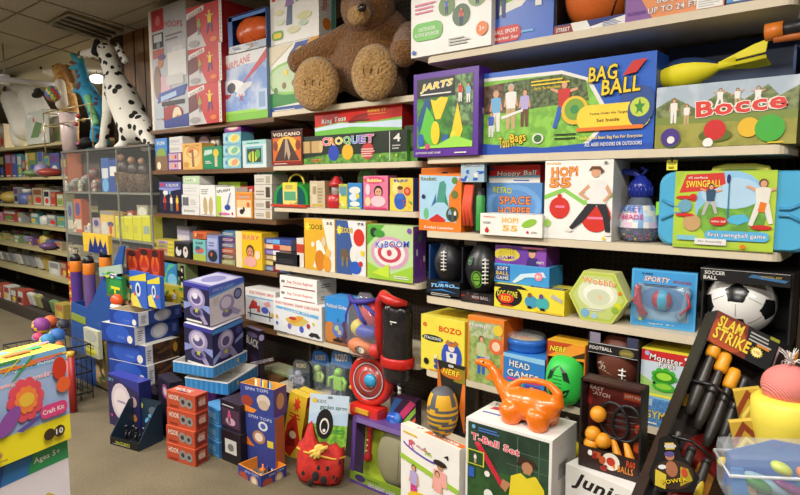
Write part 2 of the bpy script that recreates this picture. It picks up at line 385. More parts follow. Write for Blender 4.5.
# ceiling grid seams
seam = mat('9a9283', .8)
g = G()
for a, b in (((0, 8), (150, 55)), ((0, 32), (150, 76)), ((40, 0), (150, 34))):
    p, q = onZ(*a, CEIL-.004), onZ(*b, CEIL-.004); g.tube([p+(p-q)*.5, q+(q-p)*.3], .006, seam, 4)
for px, py in ((20, 12), (104, 22), (60, 50), (190, 3)):
    p = onZ(px, py, CEIL-.004); g.tube([p+Vector((-6, 0, 0)), p+Vector((3.5, 0, 0))], .006, seam, 4)
struct('trim_1', g)
# air vent in the ceiling
c = [onZ(*q, CEIL) for q in ((49, 22), (68, 11), (121, 29), (103, 39))]
rt = thing('ceiling_vent', 'dark louvred air vent set in the ceiling above the plush dogs', 'vent', sum(c, Vector())/4)
c = [q-rt.location for q in c]; dn = Vector((0, 0, -.03))
g = G(); g.add([q+dn*.4 for q in c], [(0, 1, 2, 3)], mat('2c2823', .8)); g.build('backing', rt)
g = G(); g.tube([q+dn*.5 for q in c], .022, mat('b7ad9c', .6), 4, True); g.build('frame', rt)
for k in (1, 2, 3):
    a = c[0].lerp(c[1], k/4); b = c[3].lerp(c[2], k/4); g = G(); g.tube([a+dn, b+dn], .012, mat('a89e8d', .6), 4); g.build('slat', rt)
# wood panelled pillar behind the plush dogs
pm = wood('8a5f3a', 'a87a4a')
YP = 2.66; xa_, xb_ = solveX(113, YP, 2.3), solveX(152, YP, 2.3); pw = xb_-xa_
g = G(); g.box(((xa_+xb_)/2, YP+.25, CEIL/2), (pw, .5, CEIL), pm)
for k in (.33, .62, .86): g.box((xa_+pw*k, YP-.002, CEIL/2), (.01, .006, CEIL), mat('2e1d12'))
g.box((xa_+pw*.16, YP-.004, CEIL/2), (pw*.3, .008, CEIL), mat('3d2a1c'))
struct('trim_2', g)
# ------------------------------------------------------------------ shelving
creamM = mat('d9cbb0', .5); brM = wood('5d3c22', '7d5632', 3., 'x'); pegM = pegboard()
XB0 = solveX(424, YB, 1.3); XB1 = solveX(788, YB, 1.62)
XA0 = solveX(272, YA, 1.3); XR0 = solveX(153.5, YBR, 1.28); XA1 = solveX(419, YA, 1.3); XR1 = solveX(276, YBR, 1.28)
SH.update(B0=(YB, 2.05), B1=(YB, 1.62), B2=(YB, 1.296), B3=(YB, 1.0), B4=(YB, .662), B5=(YB, .30),
          A0=(YA, 1.915), A1=(YA, 1.61), A2=(YA, 1.373), A3=(YA, 1.03), A4=(YA, .635), A5=(YA, .30),
          R0=(YBR, 1.90), R1=(YBR, 1.604), R2=(YBR, 1.286), R3=(YBR, .966), R4=(YBR, .60), R5=(YBR, .30))
def unit(label, pre, x0, x1, Y, m, n, group='shelving bays of the long toy wall', rounded=True):
    rt = thing('shelving_unit', label, 'shelving', ((x0+x1)/2, (Y+BACK)/2, 0), group=group)
    L = rt.location; T = .028; hw = (x1-x0)/2
    g = G(); g.box((0, BACK-L.y+.02, 1.24), (x1-x0, .02, 2.48), pegM); g.build('back_panel', rt)
    for i in range(n):
        z = SH[pre+str(i)][1]-.001; y0, y1 = Y-L.y, BACK-L.y+.01; rr_ = .035 if rounded else .004
        o = [(-hw, y1), (-hw, y0+rr_)]+[(-hw+rr_-rr_*math.cos(a), y0+rr_-rr_*math.sin(a)) for a in (.4, .8, 1.2)]+[(-hw+rr_, y0), (hw-rr_, y0)]+[(hw-rr_+rr_*math.sin(a), y0+rr_-rr_*math.cos(a)) for a in (.4, .8, 1.2)]+[(hw, y0+rr_), (hw, y1)]
        k = len(o); g = G(); vs = [(a, b, z) for a, b in o]+[(a, b, z-T) for a, b in o]
        fs = [tuple(range(k)), tuple(range(2*k-1, k-1, -1))]+[(j, (j+1) % k, k+(j+1) % k, k+j) for j in range(k)]
        g.add(vs, fs, m); g.build('shelf', rt)
        for sx in (-1, 1):
            g = G(); g.add([(sx*(hw-.03), y1, z-T), (sx*(hw-.03), y1-.12, z-T), (sx*(hw-.03), y1, z-T-.05), (sx*(hw-.027), y1, z-T), (sx*(hw-.027), y1-.12, z-T), (sx*(hw-.027), y1, z-T-.05)],
                [(0, 1, 2), (5, 4, 3), (0, 3, 4, 1), (1, 4, 5, 2), (2, 5, 3, 0)], mat('8a8070')); g.build('bracket', rt)
    g = G(); g.box((0, (Y+.04-L.y+BACK-L.y)/2, .135), (x1-x0-.02, BACK-Y-.04, .27), mat('3a322b', .7)); g.build('base', rt)
    for sx in (-1, 1):
        g = G(); g.box((sx*(hw-.012), BACK-L.y-.005, 1.24), (.024, .03, 2.48), mat('55493c', .6)); g.build('upright', rt)
    return rt
unit('cream shelving bay at right, nearest the camera, holding sports games', 'B', XB0, XB1, YB, creamM, 6)
unit('cream shelving bay in the middle, under the big brown teddy bear', 'A', XA0, XA1, YA, creamM, 6)
unit('brown wood shelving bay at left, holding small game boxes', 'R', XR0, XR1, YBR, brM, 6, rounded=False)
# next bay at the right edge: a dark post
g = G(); g.box((XB1+.06, BACK-.12, 1.25), (.05, .28, 2.5), mat('4a3a2a', .6)); tag(g.build('shelf_post'), 'dark brown shelf end post at the right edge behind the blue case', 'shelving')
# ================================================================== right bay, top shelf
def grass(v=.5, c1='8fc63a', c2='5a9a2c'): return r(0, 0, 1, v, mottle(c1, c2, 60, .4))
def sky(v=.5, c1='9fd0f0', c2='dcebf5'): return r(0, v, 1, 1, mottle(c1, c2, 8, .4))
S('B0', 411, 491, -60, 'toy_box', 'white box with purple and green bouncer art at the left end of the top shelf', inset=-.01, d=.22,
  front=[e(.32, .82, .28, .2, 'lbl'), e(.5, .8, .3, .16, 'lgr'), e(.25, .74, .2, .09, 'pur', 12), pg([(.03, .58), (.5, .66), (.5, .72), (.04, .64)], 'g'), ci(.47, .38, .085, '6b8f4a'), ci(.65, .28, .09, '4a6b4a'), ci(.84, .42, .1, '8aa56a'),
  fig(.47, .31, .13, 'blu'), fig(.65, .2, .14, 'red'), fig(.84, .34, .14, 'w'), lines(.06, .36, .33, .46, 3, 'pk'), rr(.03, .13, .42, .28, '6cc24a'), t('OUTDOOR', .22, .225, .22, .03, 'w'), t('ACTIVE BOUNCER', .22, .18, .32, .03, 'w'), ci(.9, .14, .055, 'or_'), t('3+', .9, .14, .06, .04, 'w'), lines(.5, .05, .8, .12, 3, 'lg'), ci(.05, .04, .02, 'blu')])
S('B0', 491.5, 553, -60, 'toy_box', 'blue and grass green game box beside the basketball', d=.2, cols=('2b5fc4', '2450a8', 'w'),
  front=[pg([(0, .3), (.55, .42), (.8, .6), (.95, 1), (0, 1)], mottle('7fbf3c', '5c9c2c', 40)), pg([(0, .26), (.5, .33), (.82, .53), (1, .88), (1, 1), (.95, 1), (.8, .62), (.5, .42), (0, .34)], 'w'), fig(.15, .25, .5, 'lbl', 'nav', 'k'), fig(.72, .72, .34, 'w', 'red', 'br', 'sk', 1), rr(.02, .02, .5, .17, 'red'), t('BALL SPORT', .25, .12, .4, .04, 'w'), t('Starter Set', .25, .06, .4, .03, 'w'), r(.72, .3, .82, .36, 'w'), r(.5, .08, .7, .1, 'lbl')])
# boxed basketball
xa, xb, Y, Z, zt = frame('B0', 553, 625, -60)
rt = thing('boxed_basketball', 'orange basketball in an open blue and white display box on the top shelf', 'ball', ((xa+xb)/2, Y+.13, Z)); w = xb-xa
g = G(); hb = .036
g.box((0, -.12, hb/2), (w, .012, hb), '1d2c6e'); g.box((0, .12, .18), (w, .01, .36), '1a2350'); g.box((-w/2+.004, 0, .17), (.008, .24, .34), 'k'); g.box((w/2-.004, 0, .17), (.008, .24, .34), 'k'); g.box((0, 0, .005), (w, .24, .01), 'k'); g.build('carton', rt)
g = G(); art(g, [r(0, 0, 1, 1, '1c2d78'), pg([(0, .1), (.2, 0), (.6, .0), (.35, .9), (0, .9)], 'dred'), pg([(.3, 0), (.55, 0), (.48, 1), (.25, 1)], 'w'), pg([(.62, 0), (1, 0), (1, .9), (.5, .3)], 'w'), t('STREET', .14, .5, .2, .4, 'w'), lines(.7, .15, .96, .7, 4, '5566aa')], w, hb, lambda a, b, d: Vector((-w/2+a, -.126-d, b))); g.build('front_print', rt)
om = mottle('e06a1c', 'd45f14', 260, .6, .4, .6, .5, .002)
rb = .128; g = G(); g.sph((0, -.02, rb+.012), rb, om, 40); g.build('ball', rt)
g = G(); bc = Vector((0, -.02, rb+.012)); R0 = Matrix.Rotation(.35, 3, 'Y')@Matrix.Rotation(.3, 3, 'Z')
for ax in range(3):
    q = []
    for i in range(40):
        a = 2*math.pi*i/40; v = Vector((math.cos(a), math.sin(a), 0)) if ax == 0 else Vector((math.cos(a), 0, math.sin(a))) if ax == 1 else Vector((.55*1, math.cos(a)*.835, math.sin(a)*.835))
        q.append(bc+R0@v*rb*1.002)
    g.tube(q, .003, 'k', 5, True)
g.build('seam', rt)
g = G(); 
def onball(a, b, d, R=rb, c=bc): x = (a-.09)/R; z = (b-.03)/R; v = Vector((math.sin(x)*math.cos(z), -math.cos(x)*math.cos(z), math.sin(z))); return c+v*(R+.002)
art(g, [t('COMPO', .62, .75, .75, .7, 'k', bold=.03)], .18, .06, lambda a, b, d: onball(a, b, d), clamp=False); g.build('lettering', rt)
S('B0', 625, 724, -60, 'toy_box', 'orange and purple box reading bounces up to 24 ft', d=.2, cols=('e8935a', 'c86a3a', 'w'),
  front=[r(0, .35, 1, 1, 'c9703a'), pg([(0, 0), (.3, 0), (.1, .4), (0, .4)], '8a5aa0'), pg([(.55, .3), (1, .2), (1, .8), (.7, .9)], 'e5b08a'), e(.3, .75, .2, .1, 'hp', 15), t('THE BALL THAT', .5, .33, .5, .04, 'w'), t('BOUNCES', .55, .21, .42, .075, 'w', '8a4a6a'), t('UP TO 24 FT', .5, .1, .5, .07, 'w', '8a4a6a'), t('OUTDOOR', .13, .1, .2, .04, '5a2a8c'), r(.74, .02, .99, .14, 'w'), lines(.76, .04, .97, .12, 3, 'lg')])
S('B0', 726, 776, -60, 'toy_box', 'turquoise blue box at the right end of the top shelf', d=.2, cols=('1c8ac8', '1670a8', 'w'), front=[r(0, 0, 1, .05, 'nav'), r(.15, .06, .4, .13, 'w'), r(0, .3, 1, .55, 'yel'), t('SPLASH', .5, .42, .8, .12, 'blu')])
# ------------------------------------------------------------------ second shelf
def star5(u, v, R, c, asp=1., n=5, k=.45, a0=90): return pg([(u+R*(1 if i % 2 == 0 else k)*math.cos(math.radians(a0+180*i/n))*asp, v+R*(1 if i % 2 == 0 else k)*math.sin(math.radians(a0+180*i/n))) for i in range(2*n)], c)
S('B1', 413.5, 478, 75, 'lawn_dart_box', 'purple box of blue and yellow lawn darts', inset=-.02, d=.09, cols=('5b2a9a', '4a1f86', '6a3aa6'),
  front=[r(.06, .1, .92, .93, mottle('4a9a34', '2f6a28', 25)), r(.62, .35, .92, .93, mottle('7fa66a', '3f5a3a', 40)), r(.06, .7, .66, .93, '15181c'), t('JARTS', .37, .83, .52, .1, 'yel', 'w', 4, .25), r(.12, .735, .6, .75, 'w'),
   pg([(.06, .4), (.2, .7), (.28, .7), (.24, .35), (.16, .18), (.1, .3)], '1e4f86'), pg([(.28, .68), (.36, .44), (.44, .44), (.56, .68), (.44, .7), (.36, .66)], 'yel'), pg([(.1, .25), (.22, .6), (.34, .45), (.38, .2), (.3, .1), (.2, .2)], '5ec43a'), e(.36, .28, .07, .14, 'yel'), pg([(.62, .3), (.7, .62), (.78, .3), (.7, .12)], 'yel'), e(.13, .2, .05, .08, '2a5fb0'), e(.52, .18, .05, .08, '2a5fb0'), e(.64, .2, .05, .1, 'f0e02a'),
   pg([(.12, .12), (.4, .14), (.66, .24), (.92, .16), (.92, .1), (.12, .1)], '9fe04a'), fig(.74, .62, .22, 'red', 'w'), fig(.86, .6, .22, 'lbl', 'w'), ci(.24, .12, .035, 'hp'), t('OUTDOOR DART GAME', .25, .045, .4, .025, 'w'), lines(.66, .03, .9, .06, 1, 'w')],
  right=[r(.3, .1, .7, .9, '3b1870'), t('JARTS', .5, .5, .3, .1, 'w', None, 90)])
mkb = mottle('74b23a', '8fd04a', 30)
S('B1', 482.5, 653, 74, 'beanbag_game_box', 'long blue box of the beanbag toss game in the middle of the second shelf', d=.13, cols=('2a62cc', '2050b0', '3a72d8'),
  front=[pg([(0, .0), (.62, 0), (.72, .2), (.76, .45), (.66, .8), (.5, .92), (0, .94)], 'w'), pg([(0, .02), (.6, .02), (.7, .22), (.735, .45), (.645, .77), (.5, .88), (0, .9)], mkb), pg([(0, .5), (.14, .5), (.14, .86), (0, .84)], mottle('7a5a42', '4e3828', 50)), pg([(.14, .5), (.66, .56), (.64, .78), (.5, .88), (.14, .86)], mottle('3c4a2a', '6b7d4a', 60)),
   fig(.09, .28, .5, 'lbl', 'w', 'tan'), fig(.19, .3, .54, 'w', 'tan', 'lg'), fig(.28, .32, .44, 'lilac', 'br'), pg([(.13, .42), (.27, .5), (.27, .53), (.13, .46)], 'w'), fig(.06, .22, .3, 'blu', 'w'), fig(.52, .26, .55, 'red', 'blu', 'br', 'sk', 1), lines(.32, .78, .56, .86, 2, 'yel', .4), t('Fun For The Whole Family', .42, .74, .16, .04, 'yel'),
   pg([(0, .0), (.72, 0), (1, .0), (1, .06), (.74, .1), (.4, .06), (0, .14)], '1f4fb4'), t('Toss\'N', .17, .15, .1, .14, 'yel', 'k', 5), t('Bags', .245, .18, .1, .14, 'yel', 'k', 5), e(.37, .17, .035, .06, 'w'), e(.37, .17, .025, .045, '3b6'+'f2a'), lines(.47, .15, .62, .24, 2, 'k', .3),
   ci(.585, .46, .16, 'f1c22a'), ci(.585, .47, .12, '7ba83a'), ci(.585, .47, .05, '3b8f4a'), ci(.92, .47, .2, '2c4f9a'), rr(.6, .22, .985, .5, 'ffd83a'), e(.93, .4, .06, .17, '2c4f8a'), ci(.93, .44, .1, 'c6d84a'), star5(.93, .44, .09, '3f8f3a', .32), t('Tosses Under the Target', .77, .4, .2, .035, 'br'), t('Set Inside', .77, .33, .12, .035, 'br'), r(.6, .22, .95, .26, 'or_'),
   t('BAG', .735, .83, .155, .16, 'yel', 'k', 2, .1), t('BALL', .83, .68, .2, .16, 'yel', 'k', 2, .1), pg([(.84, .78), (.89, .92), (.96, .93), (.91, .8)], 'red'), t('Tee Ball And Bean Bag Fun For Everyone', .78, .14, .34, .045, 'yel'), t('ALL AGES INDOORS OR OUTDOORS', .8, .07, .3, .04, 'w')])
ob = S('B1', 654.5, 796, 88, 'bocce_box', 'tall bocce ball set box with lawn and coloured balls', d=.2, cols=('b4a76a', '7d7a3a', '6c7f9a'), inset=.0,
  front=[r(0, .36, 1, 1, mottle('a9b9c9', 'cdd6de', 8)), pg([(0, .4), (1, .45), (1, .85), (.88, .72), (.8, .9), (.65, .7), (.5, .86), (.3, .62), (.14, .82), (0, .66)], mottle('5c6a3a', '8a9460', 40)), r(0, 0, 1, .46, mottle('8f8e34', 'a5a044', 18)), r(0, .38, 1, .5, '7c8d3a'),
   fig(.14, .4, .4, 'w', 'w'), fig(.24, .36, .34, 'w', 'tan'), fig(.48, .58, .32, 'w', 'w', 'br', 'sk', 1), fig(.6, .58, .3, 'w', 'tan', 'k', 'sk', 2), fig(.74, .56, .32, 'w', 'w', 'br', 'sk', 1), t('Bocce', .62, .62, .62, .25, 'e0362c', 'f3e6d8', 3, 0, .03),
   e(.13, .13, .075, .13, '3a6a2a'), ci(.125, .17, .15, '4a3088'), ci(.13, .13, .06, 'w'), e(.46, .17, .12, .1, '5c6a1c'), ci(.455, .26, .16, 'd32222'), ci(.41, .06, .075, 'f4f2ec'), ci(.69, .27, .15, 'e8b822'), ci(.83, .24, .2, '3fae35'), lines(.82, .02, .97, .06, 1, 'yel')])
# open navy tray box standing behind the bocce box
zb = ob['zt']; xa, xb, Y, Z, _ = frame('B1', 655, 790, 60, .21, 1.62)
rt = thing('display_box', 'open navy cardboard display box standing behind the bocce set', 'box', ((xa+xb)/2, Y+.06, Z)); w = xb-xa; hh = min(.385, solveZ(52, xa, Y)-Z+.05)
g = G(); g.box((0, .045, hh/2), (w, .012, hh), '14305c'); g.box((0, -.045, .09), (w, .01, .18), '14305c'); 
for sx in (-1, 1): g.box((sx*(w/2-.004), 0, hh/2-.03), (.008, .1, hh-.06), '1c3f74')
g.build('carton', rt); g = G(); art(g, [r(0, 0, 1, .5, 'cdd8de'), t('FOAM ROCKET FOOTBALL', .5, .25, .8, .06, 'blu')], w, .36, lambda a, b, d: Vector((-w/2+a, .038-d, b))); g.build('front_print', rt)
# foam rocket football lying on the bocce box
p = onY(687, 70, YB+.1); 
rt = thing('foam_rocket_football', 'yellow and navy foam rocket football lying on the bocce box', 'ball', (p.x, YB+.1, zb+.004))
ax = Vector((1, 0, 0)); g = G(); pr = [(.001, -.135), (.028, -.12), (.05, -.09), (.065, -.04), (.067, 0), (.058, .05), (.038, .1), (.018, .135)]
def halfcol(gg, prof, c, up='14305c', lo='f0e014'):
    n = 24; vs = []; fs = []; ml = []
    for (rr_, z) in prof:
        for i in range(n): a = 2*math.pi*i/n; vs.append(Vector((z, rr_*math.cos(a), rr_*math.sin(a)))+Vector(c))
    for j in range(len(prof)-1):
        for i in range(n):
            a = 2*math.pi*(i+.5)/n; fs.append((j*n+i, j*n+(i+1) % n, (j+1)*n+(i+1) % n, (j+1)*n+i)); ml.append(mat(up, .6) if math.cos(a)*.5+math.sin(a)*.87 > .12 else mat(lo, .6))
    gg.add(vs, fs, ml, True)
halfcol(g, pr, (0, 0, .068)); g.build('ball', rt)
g = G()
for k in range(3):
    a = math.radians(80+120*k); u = Vector((0, math.cos(a), math.sin(a)))
    g.tube([Vector((.1, 0, .068)), Vector((.2, 0, .07))+u*.01], .016, mat('e6d818', .6), 8)
    b0 = Vector((.12, 0, .068)); q = [b0+u*.012, b0+Vector((.15, 0, .01))+u*.055, b0+Vector((.2, 0, .015))+u*.06, b0+Vector((.19, 0, .01))+u*.012]
    s_ = u.cross(Vector((1, 0, 0))).normalized()*.005; g.add([v+s_ for v in q]+[v-s_ for v in q], [(0, 1, 2, 3), (7, 6, 5, 4), (0, 4, 5, 1), (1, 5, 6, 2), (2, 6, 7, 3), (3, 7, 4, 0)], mat('e6d818', .6))
o = g.build('tail_fin', rt); rt.rotation_euler = (0, math.radians(-5), 0); rt.scale = (.76, .76, .76)
# ------------------------------------------------------------------ third shelf
S('B2', 421, 463, 168, 'toy_box', 'plain orange box with a slot showing behind the rocket box', d=.06, inset=.12, cols=('ee7c1e', 'c85f12', 'f08a30'), front=[rr(.5, .88, .64, .93, 'k')])
S('B2', 419, 461, 174, 'rocket_box', 'orange and pale blue air rocket box on the third shelf', d=.09, cols=('ef7d1c', 'd8640f', 'f08a30'),
  front=[r(0, .0, 1, 1, 'ef7d1c'), pg([(.02, .2), (.9, .16), (.72, .3), (.72, .62), (.98, .95), (.02, .98)], 'a9d4ee'), pg([(.42, .5), (.5, .85), (.6, .88), (.66, .8), (.62, .5)], '4a9a8a'), pg([(.3, .42), (.42, .5), (.42, .66)], '2f6aa0'), pg([(.72, .42), (.62, .5), (.64, .66)], '2f8a5a'), e(.18, .3, .06, .1, '6abf7a'), pg([(.25, .2), (.45, .3), (.65, .2), (.62, .16), (.3, .16)], 'red'), ci(.85, .88, .06, '5a8a3a'), ci(.85, .64, .07, '6a7a3a'), ci(.8, .3, .13, '4a5a2a'), fig(.75, .2, .2, 'lbl'), fig(.87, .2, .18, 'w'), t('Rocket', .24, .92, .36, .06, '1c5a3a', 'w'), ci(.12, .6, .04, 'nav'), t('Rocket Launcher', .5, .06, .7, .05, 'w')])
# jump rope packet
xa, xb, Y, Z, zt = frame('B2', 462, 485, 160, .03)
rt = thing('jump_rope_packet', 'bag of coiled red cord and green handle with a blue header card', 'jump rope', ((xa+xb)/2, Y, Z)); w = xb-xa; hh = zt-Z
g = G(); M = lambda a, b, d: Vector((-w/2+a, -.012-d, hh*.7+b)); g.box((0, 0, hh*.85), (w, .016, hh*.3), '5a7f9a'); art(g, [r(0, 0, 1, 1, 'a8c4d6'), busy(0, 0, 1, .5, 10, ['w', 'yel', 'blu', 'lg'], 4, .3), t('JUMP ROPE', .5, .75, .8, .18, 'w', 'nav')], w, hh*.3, M); g.build('header_card', rt)
g = G()
for k in range(5): g.tube([(-w/2+.018+k*.009, (k % 2)*.012-.006, .03), (-w/2+.012+k*.009, -.01, hh*.35), (-w/2+.02+k*.008, .0, hh*.66)], .0075, mat('e5502f', .6), 8)
g.build('cord', rt)
g = G(); g.lathe([(.017, .01), (.019, .02), (.019, hh*.5), (.015, hh*.52), (.015, hh*.62)], [mat('2f9a3c'), mat('2f9a3c'), mat('2f9a3c'), mat('k')], (w/2-.024, 0, 0)); g.build('handle', rt)
a = S('B2', 480, 542, 213, 'toy_box', 'flat white box with orange and green art in front of the hopper boxes', d=.1, inset=-.02, cols=('f2f0ea', 'd8d6d0', 'f0eee8'), top=[r(.05, .1, .95, .9, 'f4f2ee')],
  front=[t('HOP!', .5, .72, .26, .24, 'f2b23a', 'fbe8c0'), t('55', .5, .36, .24, .26, 'f2b23a', 'fbe8c0'), e(.8, .62, .12, .16, '8fc63a', 20), ci(.12, .22, .11, 'red'), ci(.12, .34, .04, 'red'), ci(.78, .22, .06, 'red'), t('HOPPER BALL', .16, .85, .2, .07, 'or_'), lines(.05, .55, .2, .66, 2, 'lg'), t('cm', .88, .22, .08, .08, 'g')])
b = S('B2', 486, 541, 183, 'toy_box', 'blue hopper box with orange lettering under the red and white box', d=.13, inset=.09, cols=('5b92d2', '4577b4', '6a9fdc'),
  front=[e(.5, .55, .5, .42, '6fa5e0'), e(.5, .55, .4, .32, '5b92d2'), t('RETRO', .3, .86, .34, .12, 'd8e03a', '2a4f8a', -4), t('SPACE', .53, .66, .56, .16, 'f08a4a', '5a2a1a'), t('HOPPER', .53, .45, .6, .16, 'f08a4a', '5a2a1a'), r(.22, .3, .9, .34, 'w'), t('the original bouncer', .5, .24, .5, .05, 'w')])
S('B2', 489, 540, 165, 'toy_box', 'red and white box lying on the blue hopper box', d=.13, inset=.1, z=b['zt']+.001, h=.072, cols=('d52a26', 'b02020', 'e03a34'),
  front=[r(0, 0, 1, .38, 'w'), r(0, .3, 1, .4, '6cb8e0'), t('Hoppy Ball', .55, .5, .76, .36, 'w', '7a1414', 1, .1), lines(.5, .1, .95, .24, 1, 'blu'), r(.02, .72, .1, .9, 'blu')])
S('B2', 543.5, 611, 161, 'toy_box', 'tall white hopper box with a child riding a red hopper', d=.16, inset=.0, cols=('f4f2ec', 'd5d3cc', 'f0eee8'),
  front=[pg([(0, .56), (.3, .66), (.6, .5), (1, .6), (1, .54), (.6, .44), (.3, .6), (0, .5)], '8fd05a'), t('HOP!', .3, .86, .4, .12, 'f7a23a', 'c8401c', 2), t('55', .24, .72, .32, .12, 'f7a23a', 'c8401c'), t('BOUNCER', .14, .965, .22, .025, 'f0b03a'), ci(.24, .4, .14, 'd93024'), ci(.24, .55, .03, 'd93024'), r(.18, .4, .32, .43, 'pk'), ci(.06, .2, .05, '9fd05a'),
   ci(.78, .3, .19, 'd93024'), r(.66, .27, .88, .3, 'pk'), pg([(.6, .66), (.66, .44), (.9, .42), (.96, .62), (.86, .76), (.68, .76)], 'ecebe8'), ci(.76, .84, .055, 'sk'), pg([(.66, .86), (.7, .92), (.82, .92), (.88, .86), (.84, .82), (.82, .88), (.72, .88)], 'br'), pg([(.66, .7), (.52, .58), (.66, .5), (.69, .52), (.58, .585), (.69, .66)], 'sk'), pg([(.93, .7), (1, .58), (.9, .48), (.87, .5), (.95, .58), (.9, .65)], 'sk'),
   pg([(.66, .46), (.8, .46), (.6, .24), (.44, .13), (.4, .16), (.52, .3)], '2a2a30'), pg([(.78, .46), (.92, .46), (.98, .3), (.99, .12), (.92, .12), (.88, .3)], '2a2a30'), e(.39, .12, .06, .02, 'w'), e(.95, .09, .05, .02, 'w'), ci(.9, .04, .02, 'yel'), ci(.9, .96, .02, 'g')])
# bottle of beads
xa, xb, Y, Z, zt = frame('B2', 611, 653, 168, .02); cx = (xa+xb)/2; Rb = (xb-xa)/2*.96
rt = thing('bead_bottle', 'bulb shaped clear bottle of bright beads with a blue spout cap', 'bottle', (cx, Y+Rb, Z)); hh = zt-Z; k = hh
g = G(); g.lathe([(Rb*.5, 0), (Rb*.8, k*.03), (Rb*.98, k*.13), (Rb, k*.22), (Rb*.88, k*.36), (Rb*.66, k*.5), (Rb*.5, k*.6), (Rb*.42, k*.66)], mat('a9b7cf', .12, 0, .1, 0, 14, .3), n=32); g.build('bottle_body', rt)
g = G(); R = random.Random(3)
for _ in range(260):
    z = R.uniform(.03, .3)*k; rad = Rb*(.9 if z > .1*k else .7)*R.uniform(.5, .97); a = R.uniform(0, 6.28)
    g.sph((rad*math.cos(a), rad*math.sin(a), z), .0065, mat(R.choice(['hp', 'c0262c', '2f9a3a', '2a5fc0', '5a2a8c', 'e0c02a', '1c2f8a', '7a1f6a', '1f6a4a'])), 6)
o = g.build('beads', rt); o['kind'] = 'stuff'
g = G(); n = 24; pr = [(Rb*1.0, k*.2), (Rb*.97, k*.28), (Rb*.9, k*.36), (Rb*.78, k*.43), (Rb*.67, k*.5)]; vs = []; fs = []; ml = []
for rr_, z in pr:
    for i in range(n): a = 2*math.pi*i/n; vs.append(((rr_+.0015)*math.cos(a), (rr_+.0015)*math.sin(a), z))
for j in range(len(pr)-1):
    for i in range(n): fs.append((j*n+i, j*n+(i+1) % n, (j+1)*n+(i+1) % n, (j+1)*n+i)); ml.append(mat(R.choice(['cfe0f4', 'w', '7fa8e0', 'w', 'e6c8dc', 'b5cff0'])))
g.add(vs, fs, ml, True)
def onbot(a, b, d): ang = -math.pi/2-.25+(a-.08)/Rb; zz = k*.27+b; return Vector(((Rb+.003)*math.cos(ang)*(1-.3*b/k*2), (Rb+.003)*math.sin(ang)*(1-.3*b/k*2), zz))
art(g, [t('BUCKET', .5, .7, .8, .3, 'blu'), t('OF BEADS', .5, .3, .9, .25, 'hp')], .14, .07, onbot, clamp=False); g.build('label', rt)
g = G(); cm = mat('1f2f9a', .25); g.lathe([(Rb*.44, k*.6), (Rb*.56, k*.62), (Rb*.56, k*.76), (Rb*.48, k*.82), (Rb*.3, k*.86), (Rb*.22, k*.9)], cm, n=24)
for i in range(16): a = 2*math.pi*i/16; g.tube([(Rb*.57*math.cos(a), Rb*.57*math.sin(a), k*.63), (Rb*.57*math.cos(a), Rb*.57*math.sin(a), k*.76)], .003, cm, 5)
g.tube([(0, 0, k*.86), (-.02, 0, k*.94), (-.06, 0, k*.96), (-.085, 0, k*.92)], [.012, .013, .011, .008], cm, 8); g.tube([(.0, 0, k*.9), (.02, 0, k*.98), (.0, 0, k)], .007, cm, 8); g.build('spout_cap', rt)
# yellow price card hanging from the shelf edge
p = onY(672, 165, YB+.03); g = G(); g.box((0, 0, 0), (.034, .002, .034), 'f0e23a'); art(g, [t('SALE', .5, .65, .7, .22, 'k'), lines(.2, .15, .8, .4, 2, 'k')], .034, .034, lambda a, b, d: Vector((a-.017, -.001-d, b-.017))); g.box((0, 0, .035), (.006, .002, .05), 'dg')
tag(g.build('price_card', loc=p), 'little yellow price card hanging under the second shelf beside the handle', 'price tag')
# swingball case
xa, xb, Y, Z, zt = frame('B2', 655, 812, 172, .0); w = xb-xa; hh = solveZ(171, (xa+xb)/2, Y)-Z
rt = thing('swing_ball_case', 'pale blue plastic carry case with green printed sleeve on the third shelf', 'game case', ((xa+xb)/2, Y+.07, Z)); bl = mat('4fb0de', .3)
g = G(); o = []
for cx_, cz_, a0 in ((w/2-.045, hh-.045, 0), (-w/2+.045, hh-.045, 90), (-w/2+.045, .045, 180), (w/2-.045, .045, 270)):
    for j in range(6): a = math.radians(a0+j*18); o.append((cx_+.045*math.cos(a), cz_+.045*math.sin(a)))
ins = lambda q, s_: [(a*s_, (b-hh/2)*s_+hh/2) for a, b in q]
rings = [(ins(o, .93), -.07), (ins(o, .975), -.062), (o, -.045), (o, .045), (ins(o, .95), .06)]
vs = [(a, y, b) for q, y in rings for a, b in q]; n = len(o); fs = [tuple(range(n)), tuple(range(5*n-1, 4*n-1, -1))]
for j in range(4): fs += [(j*n+i, (j+1)*n+i, (j+1)*n+(i+1) % n, j*n+(i+1) % n) for i in range(n)]
g.add(vs, fs, bl)
for sx in (-1, 1):
    for zz in (.35, .62): g.tube([(sx*w*.46, -.069, hh*zz), (sx*w*.36, -.073, hh*(.5+(zz-.5)*.3)), (sx*w*.3, -.073, hh*(.5+(zz-.5)*.3))], .006, mat('3a94c4', .3), 6)
g.build('shell', rt)
g = G(); g.tube([(-.07, 0, hh-.01), (-.065, 0, hh+.006), (-.03, 0, hh+.014), (.05, 0, hh+.014), (.085, 0, hh+.006), (.09, 0, hh-.01)], .011, mat('c9b83a', .4), 8); g.build('handle', rt)
g = G(); g.box((-w/2-.004, -.03, hh*.5), (.012, .03, .045), mat('8fd83a', .4)); g.build('latch', rt)
lw, lx = w*.65, -w*.045
def LM(a, b, d): return Vector((lx-lw/2+a, -.077-d, b))
g = G(); g.box((lx, -.0735, hh/2), (lw, .007, hh*1.01), 'a8c93a')
